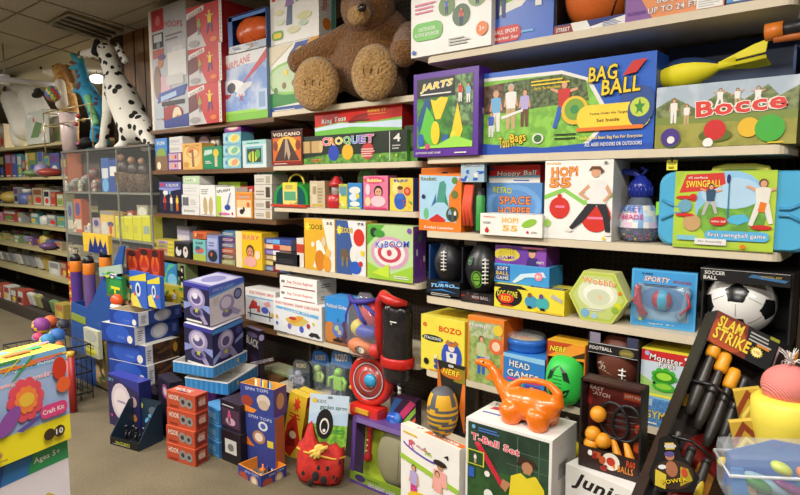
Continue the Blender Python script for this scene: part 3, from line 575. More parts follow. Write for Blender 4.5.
art(g, [pg([(.0, .04), (1, .0), (1, .98), (.1, 1), (.0, .7)], 'b4d23c'), e(.58, .55, .36, .46, '8fc4ea'), e(.58, .4, .34, .3, mottle('7cb83c', '5f9a34', 30)), e(.58, .72, .3, .2, 'b0d4ee'), pg([(.05, .72), (.12, .96), (.5, .98), (.52, .84), (.4, .76)], 'd7322a'), t('SWINGBALL', .3, .84, .36, .09, 'ffe03a', 'a01c1c', 2), t('all surface', .24, .92, .2, .03, 'w'),
  r(.55, .4, .565, .9, '2b7a9a'), e(.55, .9, .02, .06, 'nav'), pg([(.53, .36), (.66, .32), (.78, .38), (.72, .46), (.6, .44)], '52b8e0'), fig(.38, .42, .42, '2e4f6a', 'lg', 'k', 'sk', 1), ci(.2, .66, .05, 'red'), fig(.88, .3, .6, 'e8e4da', 'e8e4da', 'br', 'sk', 1), pg([(.84, .5), (.9, .48), (.92, .6), (.86, .62)], 'or_'), ci(.12, .55, .085, '6aa7c0'), ci(.2, .33, .11, 'c8a06a'), e(.12, .66, .1, .025, 'red'), e(.12, .43, .1, .025, 'red'), e(.47, .36, .09, .06, 'd02a22'), t('tether ball', .47, .36, .14, .03, 'w'), e(.88, .3, .1, .03, 'red'),
  rr(.34, .12, .96, .24, '58b4e4'), t('first swingball game', .65, .18, .56, .07, 'w', 'blu'), r(.05, .1, .25, .16, '7fc3dc'), r(.24, .05, .56, .13, 'w'), t('No Assembly', .4, .09, .24, .035, 'g'), ci(.72, .05, .03, 'or_')], lw, hh, LM); g.build('sleeve', rt)
# ================================================================== right bay, fourth shelf
def football(g, c, L, R_, m, ax=(0, 0, 1), n=24):
    pr = [(R_*math.sqrt(max(0, 1-(k/10)**2))*(1-.12*abs(k/10)) if abs(k) < 10 else .002, L/2*k/10) for k in range(-10, 11)]
    g.lathe(pr, m, c, ax, n)
def laces(g, c, R_, ax, side, n=6, L=.06, col='w'):
    ax = Vector(ax).normalized(); side = Vector(side).normalized(); x = ax.cross(side); c = Vector(c)+side*R_*1.0
    g.tube([c-ax*L, c+side*.002, c+ax*L], .003, col, 6)
    for i in range(n): q = c+ax*(-L+2*L*(i+.5)/n)+side*.0015; g.tube([q-x*.013, q+side*.002, q+x*.013], .0028, col, 6)
xa, xb, Y, Z, zt = frame('B3', 426, 460, 246); w = xb-xa; hh = zt-Z
rt = thing('boxed_football', 'black football with white laces in a black and blue tray box', 'football', ((xa+xb)/2, Y+.05, Z)); 
g = G(); g.box((0, .05, hh/2), (w, .01, hh), '101216'); g.box((0, 0, .006), (w, .1, .012), 'k'); g.box((0, -.03, hh*.17), (w*.98, .04, hh*.3), '14161c'); g.box((-w/2+.004, .01, hh/2), (.008, .08, hh), '1a3f7a'); g.box((w/2-.004, .01, hh/2), (.008, .08, hh), '101216'); g.build('carton', rt)
g = G(); art(g, [e(.5, .7, .5, .5, '2a7fd0'), e(.5, .72, .44, .44, '101216'), pg([(0, .1), (.25, .3), (.2, 1), (0, 1)], '2a6fc0'), pg([(1, .0), (.78, .3), (.86, 1), (1, 1)], '1a4f9a')], w, hh, lambda a, b, d: Vector((-w/2+a, .044-d, b))); g.build('back_print', rt)
g = G(); art(g, [t('TURBO', .5, .72, .7, .22, '9fd8f4', '2a6fc0', 3, .3), pg([(.05, .3), (.5, .5), (.95, .3), (.5, .4)], '2a7fd0'), lines(.15, .05, .85, .25, 2, 'lg'), busy(0, .5, 1, 1, 8, ['2a7fd0', '1a3f7a', 'lbl'], 3)], w*.98, hh*.3, lambda a, b, d: Vector((-w*.49+a, -.051-d, hh*.02+b))); g.build('front_print', rt)
g = G(); football(g, (0, -.0, hh*.66), .2, w*.36, mat('1c1d22', .4)); g.build('ball', rt); g = G(); laces(g, (0, 0, hh*.72), w*.36, (0, 0, 1), (.25, -1, 0), 6, .045); g.build('laces', rt)
xa, xb, Y, Z, zt = frame('B3', 460, 493, 244, .0); w = xb-xa; hh = zt-Z
rt = thing('boxed_football', 'black football with green emblems and white laces in a low tray', 'football', ((xa+xb)/2, Y+.055, Z))
g = G(); g.box((0, 0, .022), (w*.98, .1, .044), '1c181a'); g.box((0, .052, hh*.4), (w, .006, hh*.8), '141414'); g.build('carton', rt)
g = G(); art(g, [e(.25, .5, .2, .3, '3a2a2a'), t('MINI BALL', .6, .6, .5, .3, 'c8b8b8'), busy(0, 0, 1, 1, 7, ['5a4a4a', 'dred', 'dg'], 8)], w*.98, .044, lambda a, b, d: Vector((-w*.49+a, -.05-d, b))); g.build('front_print', rt)
fc = Vector((0, -.0, hh*.56)); fr = w*.47; g = G(); football(g, fc, hh*.92, fr, mat('15171a', .35), n=32); g.build('ball', rt)
g = G()
def onfb(sx, sz, W_, H_):
    def f(a, b, d): x = (sx+a-W_/2)/fr; z = sz+b-H_/2; rr_ = fr*math.sqrt(max(.05, 1-(z/(hh*.46))**2))*.97; return fc+Vector((math.sin(x)*(rr_+.003), -math.cos(x)*(rr_+.003), z))
    return f
art(g, [e(.5, .5, .5, .5, '5a9a2c'), e(.5, .5, .38, .42, '1f3a1c'), e(.5, .5, .3, .36, '7ab83a'), r(.2, .4, .8, .46, '1f3a1c'), r(.2, .6, .8, .66, '1f3a1c')], .055, .075, onfb(.012, -.035, .055, .075)); art(g, [e(.5, .5, .4, .4, '3a6a4a'), e(.5, .5, .25, .25, 'k'), r(.3, .4, .7, .6, '5a8a5a')], .04, .045, onfb(-.025, .04, .04, .045)); g.build('emblem', rt)
g = G(); laces(g, fc, fr, (0, 0, 1), (.6, -.8, 0), 7, .055); g.build('laces', rt)
y_ = S('B3', 494, 564, 290, 'toy_box', 'long flat yellow game box, lowest of its stack beside the green football', d=.13, inset=-.0, cols=('f0e03a', 'e0cc2a', 'f4e850'), h=.098,
  front=[e(.22, .52, .2, .42, '15151a'), pg([(0, .86), (.5, .86), (.4, 1), (0, 1)], '15151a'), t('DOG GONE', .2, .62, .3, .26, 'f0e03a'), e(.18, .42, .12, .2, 'e0322a'), t('RED', .18, .42, .14, .2, 'yel'), e(.55, .42, .09, .26, '3f9ac0'), e(.71, .4, .09, .26, '3fb0b0'), ci(.53, .68, .1, '8a5a2a'), ci(.69, .68, .1, '6a4a8a'), r(.5, .14, .56, .24, 'k'), r(.68, .12, .74, .22, 'k'), pg([(.82, .7), (.97, .5), (.97, .66), (.84, .84)], 'lg'), r(.62, .02, .98, .1, 'e8c02a'), lines(.1, .12, .32, .24, 1, 'red')], top=[r(.5, .1, .98, .4, 'k'), t('BOARD GAME', .74, .25, .4, .18, 'w')])
b_ = S('B3', 494, 549, 268, 'toy_box', 'flat sky blue soft ball game box in the middle of its stack', d=.12, inset=.03, z=y_['zt']+.001, h=.078, cols=('3f9ae0', '2f80c4', '5ab0f0'),
  front=[pg([(.02, .1), (.3, .1), (.3, .9), (.02, .9)], '2a4f9a'), t('SOFT', .16, .75, .2, .18, 'w'), t('BALL', .16, .5, .24, .2, 'yel'), t('GAME', .16, .25, .24, .18, 'w'), pg([(.35, .1), (.5, .55), (.9, .75), (.95, .5), (.6, .4), (.4, .05)], 'cfe6f6'), ci(.82, .5, .22, 'f08aa0'), t('8+', .82, .5, .08, .2, 'w')])
S('B3', 495, 546, 252, 'toy_box', 'flat purple game box with a smiling kid, topmost of its stack', d=.12, inset=.035, z=b_['zt']+.001, h=.074, cols=('8a4ab4', '6a3490', '9a5ac4'),
  front=[e(.4, .5, .34, .48, '6a3aa8'), e(.24, .5, .26, .36, 'd8c83a'), t('GOOEY', .25, .64, .36, .26, 'e8d83a', '5a3a1a', 4), t('GAME', .24, .34, .34, .2, '7a2a8a', 'w', 4), ci(.74, .62, .2, 'sk'), e(.74, .84, .09, .12, 'k'), pg([(.62, 0), (.86, 0), (.84, .42), (.66, .42)], '3a2a7a'), t('PARTY', .9, .2, .14, .14, 'w'), r(.55, .9, .95, .98, 'pk')])
# hexagonal carton
xa, xb, Y, Z, zt = frame('B3', 568, 627, 272, .0); w = xb-xa; hh = solveZ(272, (xa+xb)/2, Y)-Z
rt = thing('hexagonal_game_box', 'six sided yellow green game box standing on one edge', 'toy box', ((xa+xb)/2, Y, Z)); hx = [(-w*.27, 0), (w*.25, 0), (w/2, hh*.48), (w*.27, hh), (-w*.25, hh), (-w/2, hh*.5)]
g = G(); g.prism(hx, 0, .07, mat('cdd86a'), side=mat('d8dc8a')); g.build('carton', rt)
g = G(); ip = [(a*.93/w+.5, (b-hh/2)*.93/hh+.5) for a, b in hx]
art(g, [pg(ip, 'b8cc4a'), pg([(a*.92+.04, b*.92+.04) for a, b in ip], 'c6d47a'), e(.5, .56, .34, .3, 'dfe8c0'), e(.52, .56, .26, .22, 'f2f4e4'), e(.52, .5, .2, .16, 'd4dcbc'), ci(.55, .5, .05, 'e8c8a0'), ci(.3, .16, .09, '7ab4d8'), ci(.46, .12, .06, 'a8cce0'), ci(.84, .36, .08, 'd8dc2a'), ci(.8, .28, .07, '8fb83a'), t('Wobble', .52, .81, .56, .12, 'f09a1c', 'w', -3), ci(.87, .62, .035, 'or_'), lines(.35, .22, .7, .3, 2, 'w')], w, hh, lambda a, b, d: Vector((-w/2+a, -d, b))); g.build('front_print', rt)
# sports bat and ball pack
xa, xb, Y, Z, zt = frame('B3', 628, 692, 269, .03); w = xb-xa; hh = solveZ(269, xa, Y)-Z
rt = thing('sports_boomerang_pack', 'blue square pack with red and grey flying toy behind a clear window', 'toy box', ((xa+xb)/2, Y+.025, Z), (0, 0, math.radians(4)))
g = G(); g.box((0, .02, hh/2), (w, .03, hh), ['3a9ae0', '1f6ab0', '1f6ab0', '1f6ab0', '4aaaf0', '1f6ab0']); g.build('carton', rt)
g = G(); art(g, [r(.0, .0, 1, 1, '4fb2ec'), r(.03, .03, .97, .97, '3f9fe2'), r(.1, .14, .9, .76, '86a9c6'), e(.5, .5, .36, .22, '5a86b8'), t('SPORTY', .4, .84, .4, .09, 'w', 'b01c2a', -2, .2), t('BOUNCER', .78, .82, .26, .05, 'b01c2a', None, -2, .2), t('SUPER', .25, .93, .18, .03, 'k'), star5(.16, .12, .05, 'd8e03a'), t('ages 5+', .5, .06, .4, .03, 'w'), lines(.2, .72, .8, .77, 2, 'nav')], w, hh, lambda a, b, d: Vector((-w/2+a, .004-d, b))); g.build('front_print', rt)
g = G(); g.sph((0, -.012, hh*.5), (.034, .024, .036), 'cfe4ee', 20, test=lambda p: mat('3aa6cc') if p.x > -.3 and p.x < .5 else mat('b02a34')); g.build('ball', rt)
for sx, c1 in ((-1, 'b8343c'), (1, '7a92ac')):
    g = G(); g.tube([(sx*.055, -.006, hh*.2), (sx*.068, -.01, hh*.28), (sx*.076, -.012, hh*.42), (sx*.078, -.012, hh*.55), (sx*.084, -.01, hh*.66), (sx*.078, -.006, hh*.73)], [.012, .013, .011, .01, .012, .009], mat(c1, .3), 10)
    g.tube([(sx*.062, -.02, hh*.28), (sx*.092, -.02, hh*.45), (sx*.08, -.018, hh*.66)], .005, mat('c03038', .3), 8); g.build('wing', rt)
g = G(); n = 12; g.box((0, -.02, hh*.46), (w*.82, .05, hh*.62), clearplastic('b8d8f0', .12), bev=.012); g.build('window', rt)
# soccer ball
xa, xb, Y, Z, zt = frame('B3', 702, 780, 285, .0); cR = .104
rt = thing('boxed_soccer_ball', 'white and black soccer ball in an open black display box', 'ball', ((xa+xb)/2, Y+.13, Z)); w = xb-xa+.03
g = G(); g.box((0, .13, .116), (w, .01, .23), 'k'); g.box((0, 0, .229), (w*.98, .25, .004), '1a1a1e'); g.box((0, 0, .005), (w, .26, .01), 'k')
for sx in (-1, 1): g.box((sx*w/2, .02, .116), (.006, .22, .23), '1c1c20')
g.box((0, -.125, .211), (w, .006, .04), '141418'); g.build('carton', rt)
g = G(); art(g, [t('SOCCER', .17, .68, .24, .3, 'w'), t('BALL', .12, .28, .16, .3, 'w'), pg([(.55, .55), (.95, .3), (.98, .5), (.6, .8)], '3a6a9a'), t('OFFICIAL SIZE', .8, .68, .22, .14, 'c0a030'), r(0, .96, 1, 1, 'lg')], w, .04, lambda a, b, d: Vector((-w/2+a, -.129-d, .191+b))); g.build('front_print', rt)
phi = (1+5**.5)/2; IC = [Vector(v).normalized() for v in [(0, s1, s2*phi) for s1 in (-1, 1) for s2 in (-1, 1)]+[(s1, s2*phi, 0) for s1 in (-1, 1) for s2 in (-1, 1)]+[(s2*phi, 0, s1) for s1 in (-1, 1) for s2 in (-1, 1)]]
RS = Vector((.03, -.93, .42)).normalized().rotation_difference(IC[0]); 
def soc(p, lim=.395):
    p = (RS@p.normalized()); v = max(IC, key=lambda q: q.dot(p)); nb = [q for q in IC if .3 < q.dot(v) < .6]
    dd = max((p-v).dot(((q-v)-v*(q-v).dot(v)).normalized()) for q in nb)
    return dd
wS, kS = mat('f2f0ec', .22, 0, .03, 0, 14, 1., .5), mat('121214', .25)
g = G(); bm = bmesh.new(); bmesh.ops.create_icosphere(bm, subdivisions=6, radius=1); vs = [v.co.copy() for v in bm.verts]; fs = [[v.index for v in f.verts] for f in bm.faces]; bm.free()
ml = [kS if soc((vs[f[0]]+vs[f[1]]+vs[f[2]])/3) < .285 else wS for f in fs]; g.add([v*cR+Vector((-.022, -.025, cR+.012)) for v in vs], fs, ml, True); g.build('ball', rt)
g = G(); Ri = RS.inverted()
for i, a in enumerate(IC):
    for b in IC[i+1:]:
        if .3 < a.dot(b) < .6:
            p, q = a.lerp(b, .335).normalized(), a.lerp(b, .665).normalized(); g.tube([Ri@p*cR*1.001+Vector((-.022, -.025, cR+.012)), Ri@(p+q).normalized()*cR*1.001+Vector((-.022, -.025, cR+.012)), Ri@q*cR*1.001+Vector((-.022, -.025, cR+.012))], .0012, 'g', 4)
g.build('seam', rt)
# ================================================================== right bay, fifth shelf
S('B4', 420, 465, 314, 'toy_box', 'yellow clown game box at the left end of the fifth shelf', d=.2, inset=.0, rz=-3, cols=('f0e048', 'dccb30', 'f2e660'),
  front=[t('BOZO', .68, .8, .5, .1, 'e0322a', 'f0c020', 0), t('@', .1, .83, .1, .08, 'e0322a'), e(.28, .6, .25, .06, '2a3a2a'), t('STACKING', .28, .6, .4, .05, 'w'), e(.72, .33, .23, .28, '2f4fc0'), ci(.72, .5, .07, 'f0e0c8'), pg([(.58, .58), (.64, .64), (.72, .57), (.8, .64), (.88, .6), (.8, .52), (.66, .52)], 'c07030'), pg([(.62, .2), (.82, .2), (.84, .42), (.6, .42)], 'e8e4dc'), ci(.72, .36, .04, 'blu'), ci(.37, .2, .05, '3a4a9a'), ci(.36, .28, .035, 'f0e0c8'), e(.42, .1, .1, .05, '3a4a9a'), ci(.14, .16, .06, 'k'), r(.2, .02, .9, .04, 'f0a02a')], top=[r(.05, .1, .95, .9, 'e8d83a'), lines(.1, .2, .9, .8, 4, 'd0a82a')])
S('B4', 467, 503, 315, 'toy_box', 'orange box with a child on a lawn beside the yellow clown box', d=.16, inset=.0, cols=('f0842a', 'e06a14', 'f49a4a'), top=[r(.1, .1, .9, .9, 'f6b070')],
  front=[r(.05, .0, .92, .93, mottle('7a9a4a', 'a8b86a', 40)), r(.05, .7, .92, .93, mottle('8fa66a', 'c0c8a0', 40)), fig(.4, .14, .58, 'b8c890', 'blu', 'br'), t('stomp', .3, .86, .5, .07, 'w', 'g'), ci(.8, .6, .12, 'e86a3a'), ci(.8, .6, .07, 'f0d0b0'), pg([(.5, .1), (.9, .05), (.95, .3), (.7, .22)], 'f08020'), ci(.85, .84, .08, 'e8c83a'), r(.5, .3, .65, .44, 'lg')])
hg = S('B4', 503, 544, 352, 'toy_box', 'blue box with white lettering under a round plastic game tray', d=.16, inset=-.0, cols=('2f80d0', '2460b0', '3a90e0'),
  front=[pg([(0, .9), (1, .86), (1, 1), (0, 1)], '8fc8ec'), t('HEAD', .4, .74, .5, .17, 'w', '1a2f6a', -3), t('GAMES', .48, .48, .76, .18, 'w', '1a2f6a', -3), r(.1, .3, .9, .37, 'hp'), r(.12, .04, .5, .26, '3fae9a'), r(.55, .04, .9, .26, '5a3a9a'), lines(.15, .06, .45, .24, 2, 'w'), ci(.72, .15, .08, 'yel')])
# round tray game on top of it
p = onY(523, 347, YB+.07); zt_ = hg['zt']+.001
rt = thing('round_tray_game', 'oval blue plastic game pack with colourful lid lying on a blue box', 'game', (p.x, YB+.09, zt_)); rt.scale = (.86, .86, 1)
g = G(); g.lathe([(.088, 0), (.098, .01), (.098, .03), (.104, .034), (.104, .048), (.096, .052)], mat('2a6fd0', .25), sc_=(1, .85), n=28); g.build('tray', rt)
g = G(); art(g, [e(.5, .5, .5, .5, '7ab0d8'), e(.5, .5, .42, .42, 'd8c86a'), e(.45, .55, .3, .3, '6fb84a'), e(.56, .46, .2, .22, 'e0703a'), e(.3, .4, .12, .12, 'e04a3a'), e(.66, .62, .14, .1, 'f0e8d8')], .18, .155, lambda a, b, d: Vector((a-.09, b-.0775, .0525+d))); g.build('lid_print', rt)
g = G(); g.lathe([(.1, .052), (.098, .066), (.085, .073), (.002, .075)], clearplastic('e8eef2', .2), sc_=(1, .85), n=28); g.build('dome', rt)
# green mini football on an orange card
xa, xb, Y, Z, zt = frame('B4', 546, 583, 343, .0); w = xb-xa; hh = zt-Z
rt = thing('green_football_pack', 'bright green mini football in a red and orange open box', 'football', ((xa+xb)/2, Y+.05, Z)); w2 = w
g = G(); g.box((0, .05, hh/2), (w, .008, hh), 'e8a030'); g.box((-w/2, .0, hh/2), (.004, .1, hh), 'b83a1a'); g.box((w/2, .0, hh/2), (.004, .1, hh), 'e07a24'); g.box((0, 0, hh), (w, .1, .004), 'f4b82a'); g.box((0, 0, .01), (w, .1, .02), 'k'); g.box((0, -.048, hh*.87), (w, .004, hh*.25), 'c8481c'); g.build('carton', rt)
g = G(); art(g, [pg([(0, 0), (1, 0), (1, 1), (.7, 1)], 'f0962a'), pg([(.5, 0), (1, .2), (1, .6)], '3a2a10'), t('NERF', .3, .55, .46, .34, 'f4e03a', '7a1a10', 2, .25, .03)], w, hh*.25, lambda a, b, d: Vector((-w/2+a, -.0505-d, hh*.745+b))); g.build('front_print', rt)
fc = Vector((0, -.045, hh*.4)); fr = w*.49; hgt = hh*.8; g = G(); pr = [(max(.002, fr*math.sin(math.pi*(k/16))**.62), hgt/2*-math.cos(math.pi*k/16)) for k in range(17)]
g.lathe(pr, mat('2fd04a', .5), fc, n=28); g.build('ball', rt)
def onfb(sx, sz, W_, H_):
    def f(a, b, d): x = (sx+a-W_/2)/fr; z = sz+b-H_/2; cz = max(-.99, min(.99, -z/(hgt/2))); rr_ = fr*math.sin(math.acos(cz))**.62; return fc+Vector((math.sin(x)*(rr_+.0025), -math.cos(x)*(rr_+.0025), z))
    return f
g = G(); art(g, [pg([(.5, .96), (.2, .8), (.1, .55), (.3, .62), (.36, .8)], '10301a'), pg([(.5, .96), (.8, .8), (.9, .55), (.7, .62), (.64, .8)], '10301a'), pg([(.1, .4), (.3, .36), (.4, .14), (.2, .2)], '10301a'), pg([(.9, .4), (.7, .36), (.6, .14), (.8, .2)], '10301a'), r(.38, .2, .62, .74, '5ae86a'), [r(.36, .24+.09*k, .64, .27+.09*k, '1f8a3a') for k in range(6)]], w*.8, hgt*.8, onfb(.0, .0, w*.8, hgt*.8)); g.build('emblem', rt)
# brown football in its box
xa, xb, Y, Z, zt = frame('B4', 586, 635, 337, .0); w = xb-xa; Zb = solveZ(383, (xa+xb)/2, YB)
dark = S('B4', 584, 636, 384, 'toy_box', 'black box with orange lettering lying under the brown football', d=.19, inset=-.005, cols=('1e1a18', '151312', '2a2522'), front=[r(.0, .3, .7, .9, '2e2014'), t('MUSCLE CATCH III', .36, .6, .64, .4, 'd08a2a'), lines(.72, .2, .95, .8, 3, 'g')])
Zb = dark['zt']+.001; hh = zt-Zb
rt = thing('boxed_football', 'brown leather football with white stripe in a black window box', 'football', ((xa+xb)/2, Y+.09, Zb))
g = G(); g.box((0, .085, hh/2), (w, .01, hh), 'k'); g.box((-w/2, .0, hh/2), (.005, .17, hh), '151515'); g.box((w/2, .0, hh/2), (.005, .17, hh), '151515'); g.box((0, 0, .006), (w, .17, .012), 'k'); g.box((0, -.085, hh*.74), (w, .005, hh*.2), '16161a'); g.box((-w*.38, -.08, hh*.92), (w*.22, .005, hh*.2), '8a8298'); g.box((w*.38, -.08, hh*.92), (w*.22, .005, hh*.2), '3a3f5a'); g.build('carton', rt)
g = G(); art(g, [r(0, .92, 1, 1, 'lg'), t('FOOTBALL', .26, .5, .46, .34, 'w'), e(.78, .4, .15, .4, '7a7038'), t('JUNIOR', .78, .4, .2, .24, 'c8b85a'), r(0, 0, 1, .05, 'lg')], w, hh*.2, lambda a, b, d: Vector((-w/2+a, -.088-d, hh*.64+b))); g.build('front_print', rt)
bm_ = mottle('5e2c1e', '6e3626', 300, .45, .4, .6, .4, .001); g = G(); fr = min(w*.44, .08); g.sph((0, -.01, hh*.45), (w*.47, .08, hh*.55), bm_, 28, test=lambda p: mat('ece6dc') if .5 < p.z < .68 and p.x > -.5 else bm_); g.build('ball', rt)
g = G(); laces(g, (w*.16, -.0, hh*.3), .087, (0, 0, 1), (.1, -1, 0), 3, hh*.13); g.build('laces', rt); g = G()
art(g, [t('ALL', .3, .7, .5, .2, 'b8a898', None, -20, .3), t('STAR', .5, .4, .7, .25, 'b8a898', None, -20, .3)], .07, .07, lambda a, b, d: Vector((-w*.32+a, -.084-d, hh*.2+b)), clamp=False); g.build('lettering', rt)
gy = S('B4', 638, 684, 395, 'toy_box', 'blue exercise ball box with yellow lettering under the red and white box', d=.2, inset=.0, cols=('4a8ac8', '3a70a8', '6aa4dc'),
  front=[r(0, .0, 1, 1, mottle('5a94d0', '3f7ab8', 120)), t('GYMNIC', .56, .42, .84, .28, 'e8d05a', '1f4f8a'), r(.03, .72, .3, .98, 'a8c4dc'), lines(.05, .08, .5, .2, 1, 'w')])
S('B4', 640, 688, 347, 'toy_box', 'red and white box picturing green monster foot stompers', d=.17, inset=.02, z=gy['zt']+.001, cols=('e8eaea', '9ab0c0', 'f0e23a'),
  front=[r(0, .74, 1, 1, 'd0262a'), r(0, .97, 1, 1, 'e8d23a'), r(0, .1, 1, .74, 'c8d8e4'), pg([(0, 0), (1, 0), (1, .3), (.5, .2), (0, .42)], '9fc86a'), r(0, .0, 1, .06, 'e8d83a'), ci(.12, .9, .05, 'lilac'), t('Monster', .52, .82, .68, .13, 'w', '4a0c10', -4), t('Feet', .55, .7, .34, .12, 'w', '4a0c10', -4), ci(.92, .9, .03, 'w')]+[ci(.5+.2*math.cos(a), .44+.14*math.sin(a), .07, '3fae2a') for a in (0, .7, 1.4, 2.1, 2.8, 3.5, 4.2, 5)]+[e(.5, .44, .22, .13, '2f8a20'), e(.5, .46, .16, .08, '9fe03a'), e(.5, .24, .24, .1, '3fae2a'), e(.5, .25, .17, .06, '8fd03a'), ci(.3, .3, .03, 'k')])
# ================================================================== boxes leaning and standing before the right bay
# junior box at the bottom edge
jr = NB(655, 560, 504, 1.78, 561, 690, -10, 'toy_box', 'white box with bold black lettering at the bottom edge', z0=.0, Dp=.13, cols=('f0eeea', 'd8d6d0', 'f4f2ee'),
   front=[r(0, .9, 1, 1, 'w'), t('Junior', .42, .925, .7, .1, 'k', None, 0, .35, .03), rr(.02, .62, .6, .85, 'b8283a'), rr(.04, .64, .58, .83, 'f0eeea'), rr(.06, .66, .56, .81, 'b8283a'), t('GRIP BALL', .3, .74, .4, .1, 'w')], top=[t('Junior', .5, .5, .7, .4, 'k', None, 0, .35, .03)])
def vsq(items, k):
    o = []
    q = lambda v: 1-(1-v)*k
    for i in flat(items):
        if i[0] == 'p': o.append(('p', [(u, q(v)) for u, v in i[1]], i[2]))
        elif i[0] == 'e': o.append(('e', i[1], q(i[2]), i[3], i[4]*k, i[5], i[6]))
        elif i[0] == 'c': o.append(('c', i[1], q(i[2]), i[3]*k, i[4]))
        elif i[0] == 'rr': o.append(('rr', i[1], q(i[2]), i[3], q(i[4]), i[5]))
        elif i[0] == 't': o.append(('t', i[1], i[2], q(i[3]), i[4], i[5]*k)+i[6:])
        elif i[0] == 'f': o.append(('f', i[1], q(i[2]), i[3]*k)+i[4:])
    return o
# tall T-ball box
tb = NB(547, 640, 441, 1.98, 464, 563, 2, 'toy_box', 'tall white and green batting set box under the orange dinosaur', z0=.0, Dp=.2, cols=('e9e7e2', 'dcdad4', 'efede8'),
   front=[r(0, 0, 1, 1, 'e9e7e2'), r(.03, .02, .97, .985, mottle('2c4a34', '1c3424', 8))]+vsq([r(.5, .66, .97, .665, '5a705a'), r(.5, .8, .97, .805, '5a705a'), r(.62, .5, .63, .95, '54685a'), r(.86, .5, .87, .95, '54685a'), r(.03, .0, .97, .55, mottle('2f5a2a', '24471f', 25)),
    ci(.1, .93, .02, 'lbl'), lines(.16, .9, .46, .95, 2, '4a7ad0'), t('T-Ball Set', .36, .815, .58, .07, 'f0385a', 'w', -4), pg([(.12, .76), (.19, .78), (.5, .42), (.45, .4)], 'c8243a'), e(.155, .77, .036, .022, 'd83a50'),
    ci(.74, .68, .055, 'b9805a'), pg([(.62, .68), (.64, .76), (.8, .77), (.86, .7), (.82, .7), (.74, .74), (.66, .7)], '3a241a'), r(.7, .6, .78, .65, 'b9805a'), pg([(.54, .35), (.56, .56), (.68, .62), (.84, .62), (.93, .52), (.95, .35)], 'e6d02a'), pg([(.46, .5), (.56, .48), (.5, .38), (.44, .42)], 'b9805a'), pg([(.66, .62), (.74, .58), (.82, .62)], '1f5a2c'),
    r(.03, .55, .24, .7, 'd8d03a'), r(.045, .56, .225, .69, '1f4a2c'), fig(.13, .57, .1, 'w', 'tan'), ci(.28, .5, .03, 'w'), r(.05, .42, .12, .52, 'blu'), ci(.3, .3, .05, 'w'), r(.05, .1, .45, .22, 'w'), t('BAT, BALL & TEE', .25, .16, .36, .04, 'red')], .52),
   top=[r(.1, .2, .55, .8, 'f4f2ee'), pg([(.08, .6), (.5, .62), (.52, .78), (.1, .74)], 'c8344a'), pg([(.06, .38), (.7, .4), (.7, .48), (.06, .44)], '5a7ac0'), t('T-Ball', .14, .86, .16, .1, 'k'), ci(.72, .6, .08, 'yel')],
   right=[r(.1, .1, .9, .94, 'd8d6d2'), [r(.25, .78+.01*k, .6, .784+.01*k, 'k') for k in range(8)], t('T-Ball Set', .5, .5, .4, .06, 'hp', None, 90)])
# orange dinosaur watering can on top
p = onZ(535, 452, tb['zt']); p = tb.matrix_basis@Vector((.005, -.01, 0))
rt = thing('dinosaur_watering_can', 'orange plastic dinosaur watering can standing on the tall green batting set box', 'watering can', (p.x, p.y, tb['zt']))
rt.rotation_euler = (0, 0, math.radians(0)); rt.scale = (1.14, 1.14, .97); om = mat('f0740f', .28, 0, .05, 0, 14, 1., .3)
g = G(); K = 1.0
def cap(gg, a, b, r0, r1, n=5):
    a, b = Vector(a), Vector(b)
    for i in range(n+1): f = i/n; gg.sph(a.lerp(b, f), r0+(r1-r0)*f, om, 14)
def chain(gg, pts, rs, m=None, n=5, seg=14):
    for i in range(len(pts)-1):
        a, b = Vector(pts[i]), Vector(pts[i+1])
        for j in range(n+1): f = j/n; gg.sph(a.lerp(b, f), rs[i]+(rs[i+1]-rs[i])*f, m or om, seg)
g.sph((.045, 0, .066), (.08, .05, .06), om, 24); g.sph((.0, 0, .07), (.065, .045, .05), om, 20)
chain(g, [(-.04, 0, .085), (-.075, 0, .12), (-.092, 0, .155), (-.115, 0, .178)], [.032, .021, .016, .014]); chain(g, [(-.115, 0, .178), (-.142, 0, .182), (-.158, 0, .178)], [.017, .015, .011])
chain(g, [(.08, 0, .08), (.115, 0, .09), (.118, 0, .13), (.09, 0, .155)], [.04, .022, .014, .012])
chain(g, [(.09, 0, .155), (.05, 0, .158), (.0, 0, .148), (-.035, 0, .118)], [.012, .0115, .0115, .014])
for x, y in ((-.02, -.03), (-.02, .03), (.07, -.032), (.07, .032)): chain(g, [(x, y, .045), (x+.006, y*1.1, .022), (x-.004, y*1.1, .016)], [.036, .03, .024])
remeshed(g, 'body', rt, .0045, 5, om)
g = G(); g.sph((-.128, -.014, .188), .0035, 'k', 8); g.sph((-.128, .014, .188), .0035, 'k', 8); g.build('eye', rt)
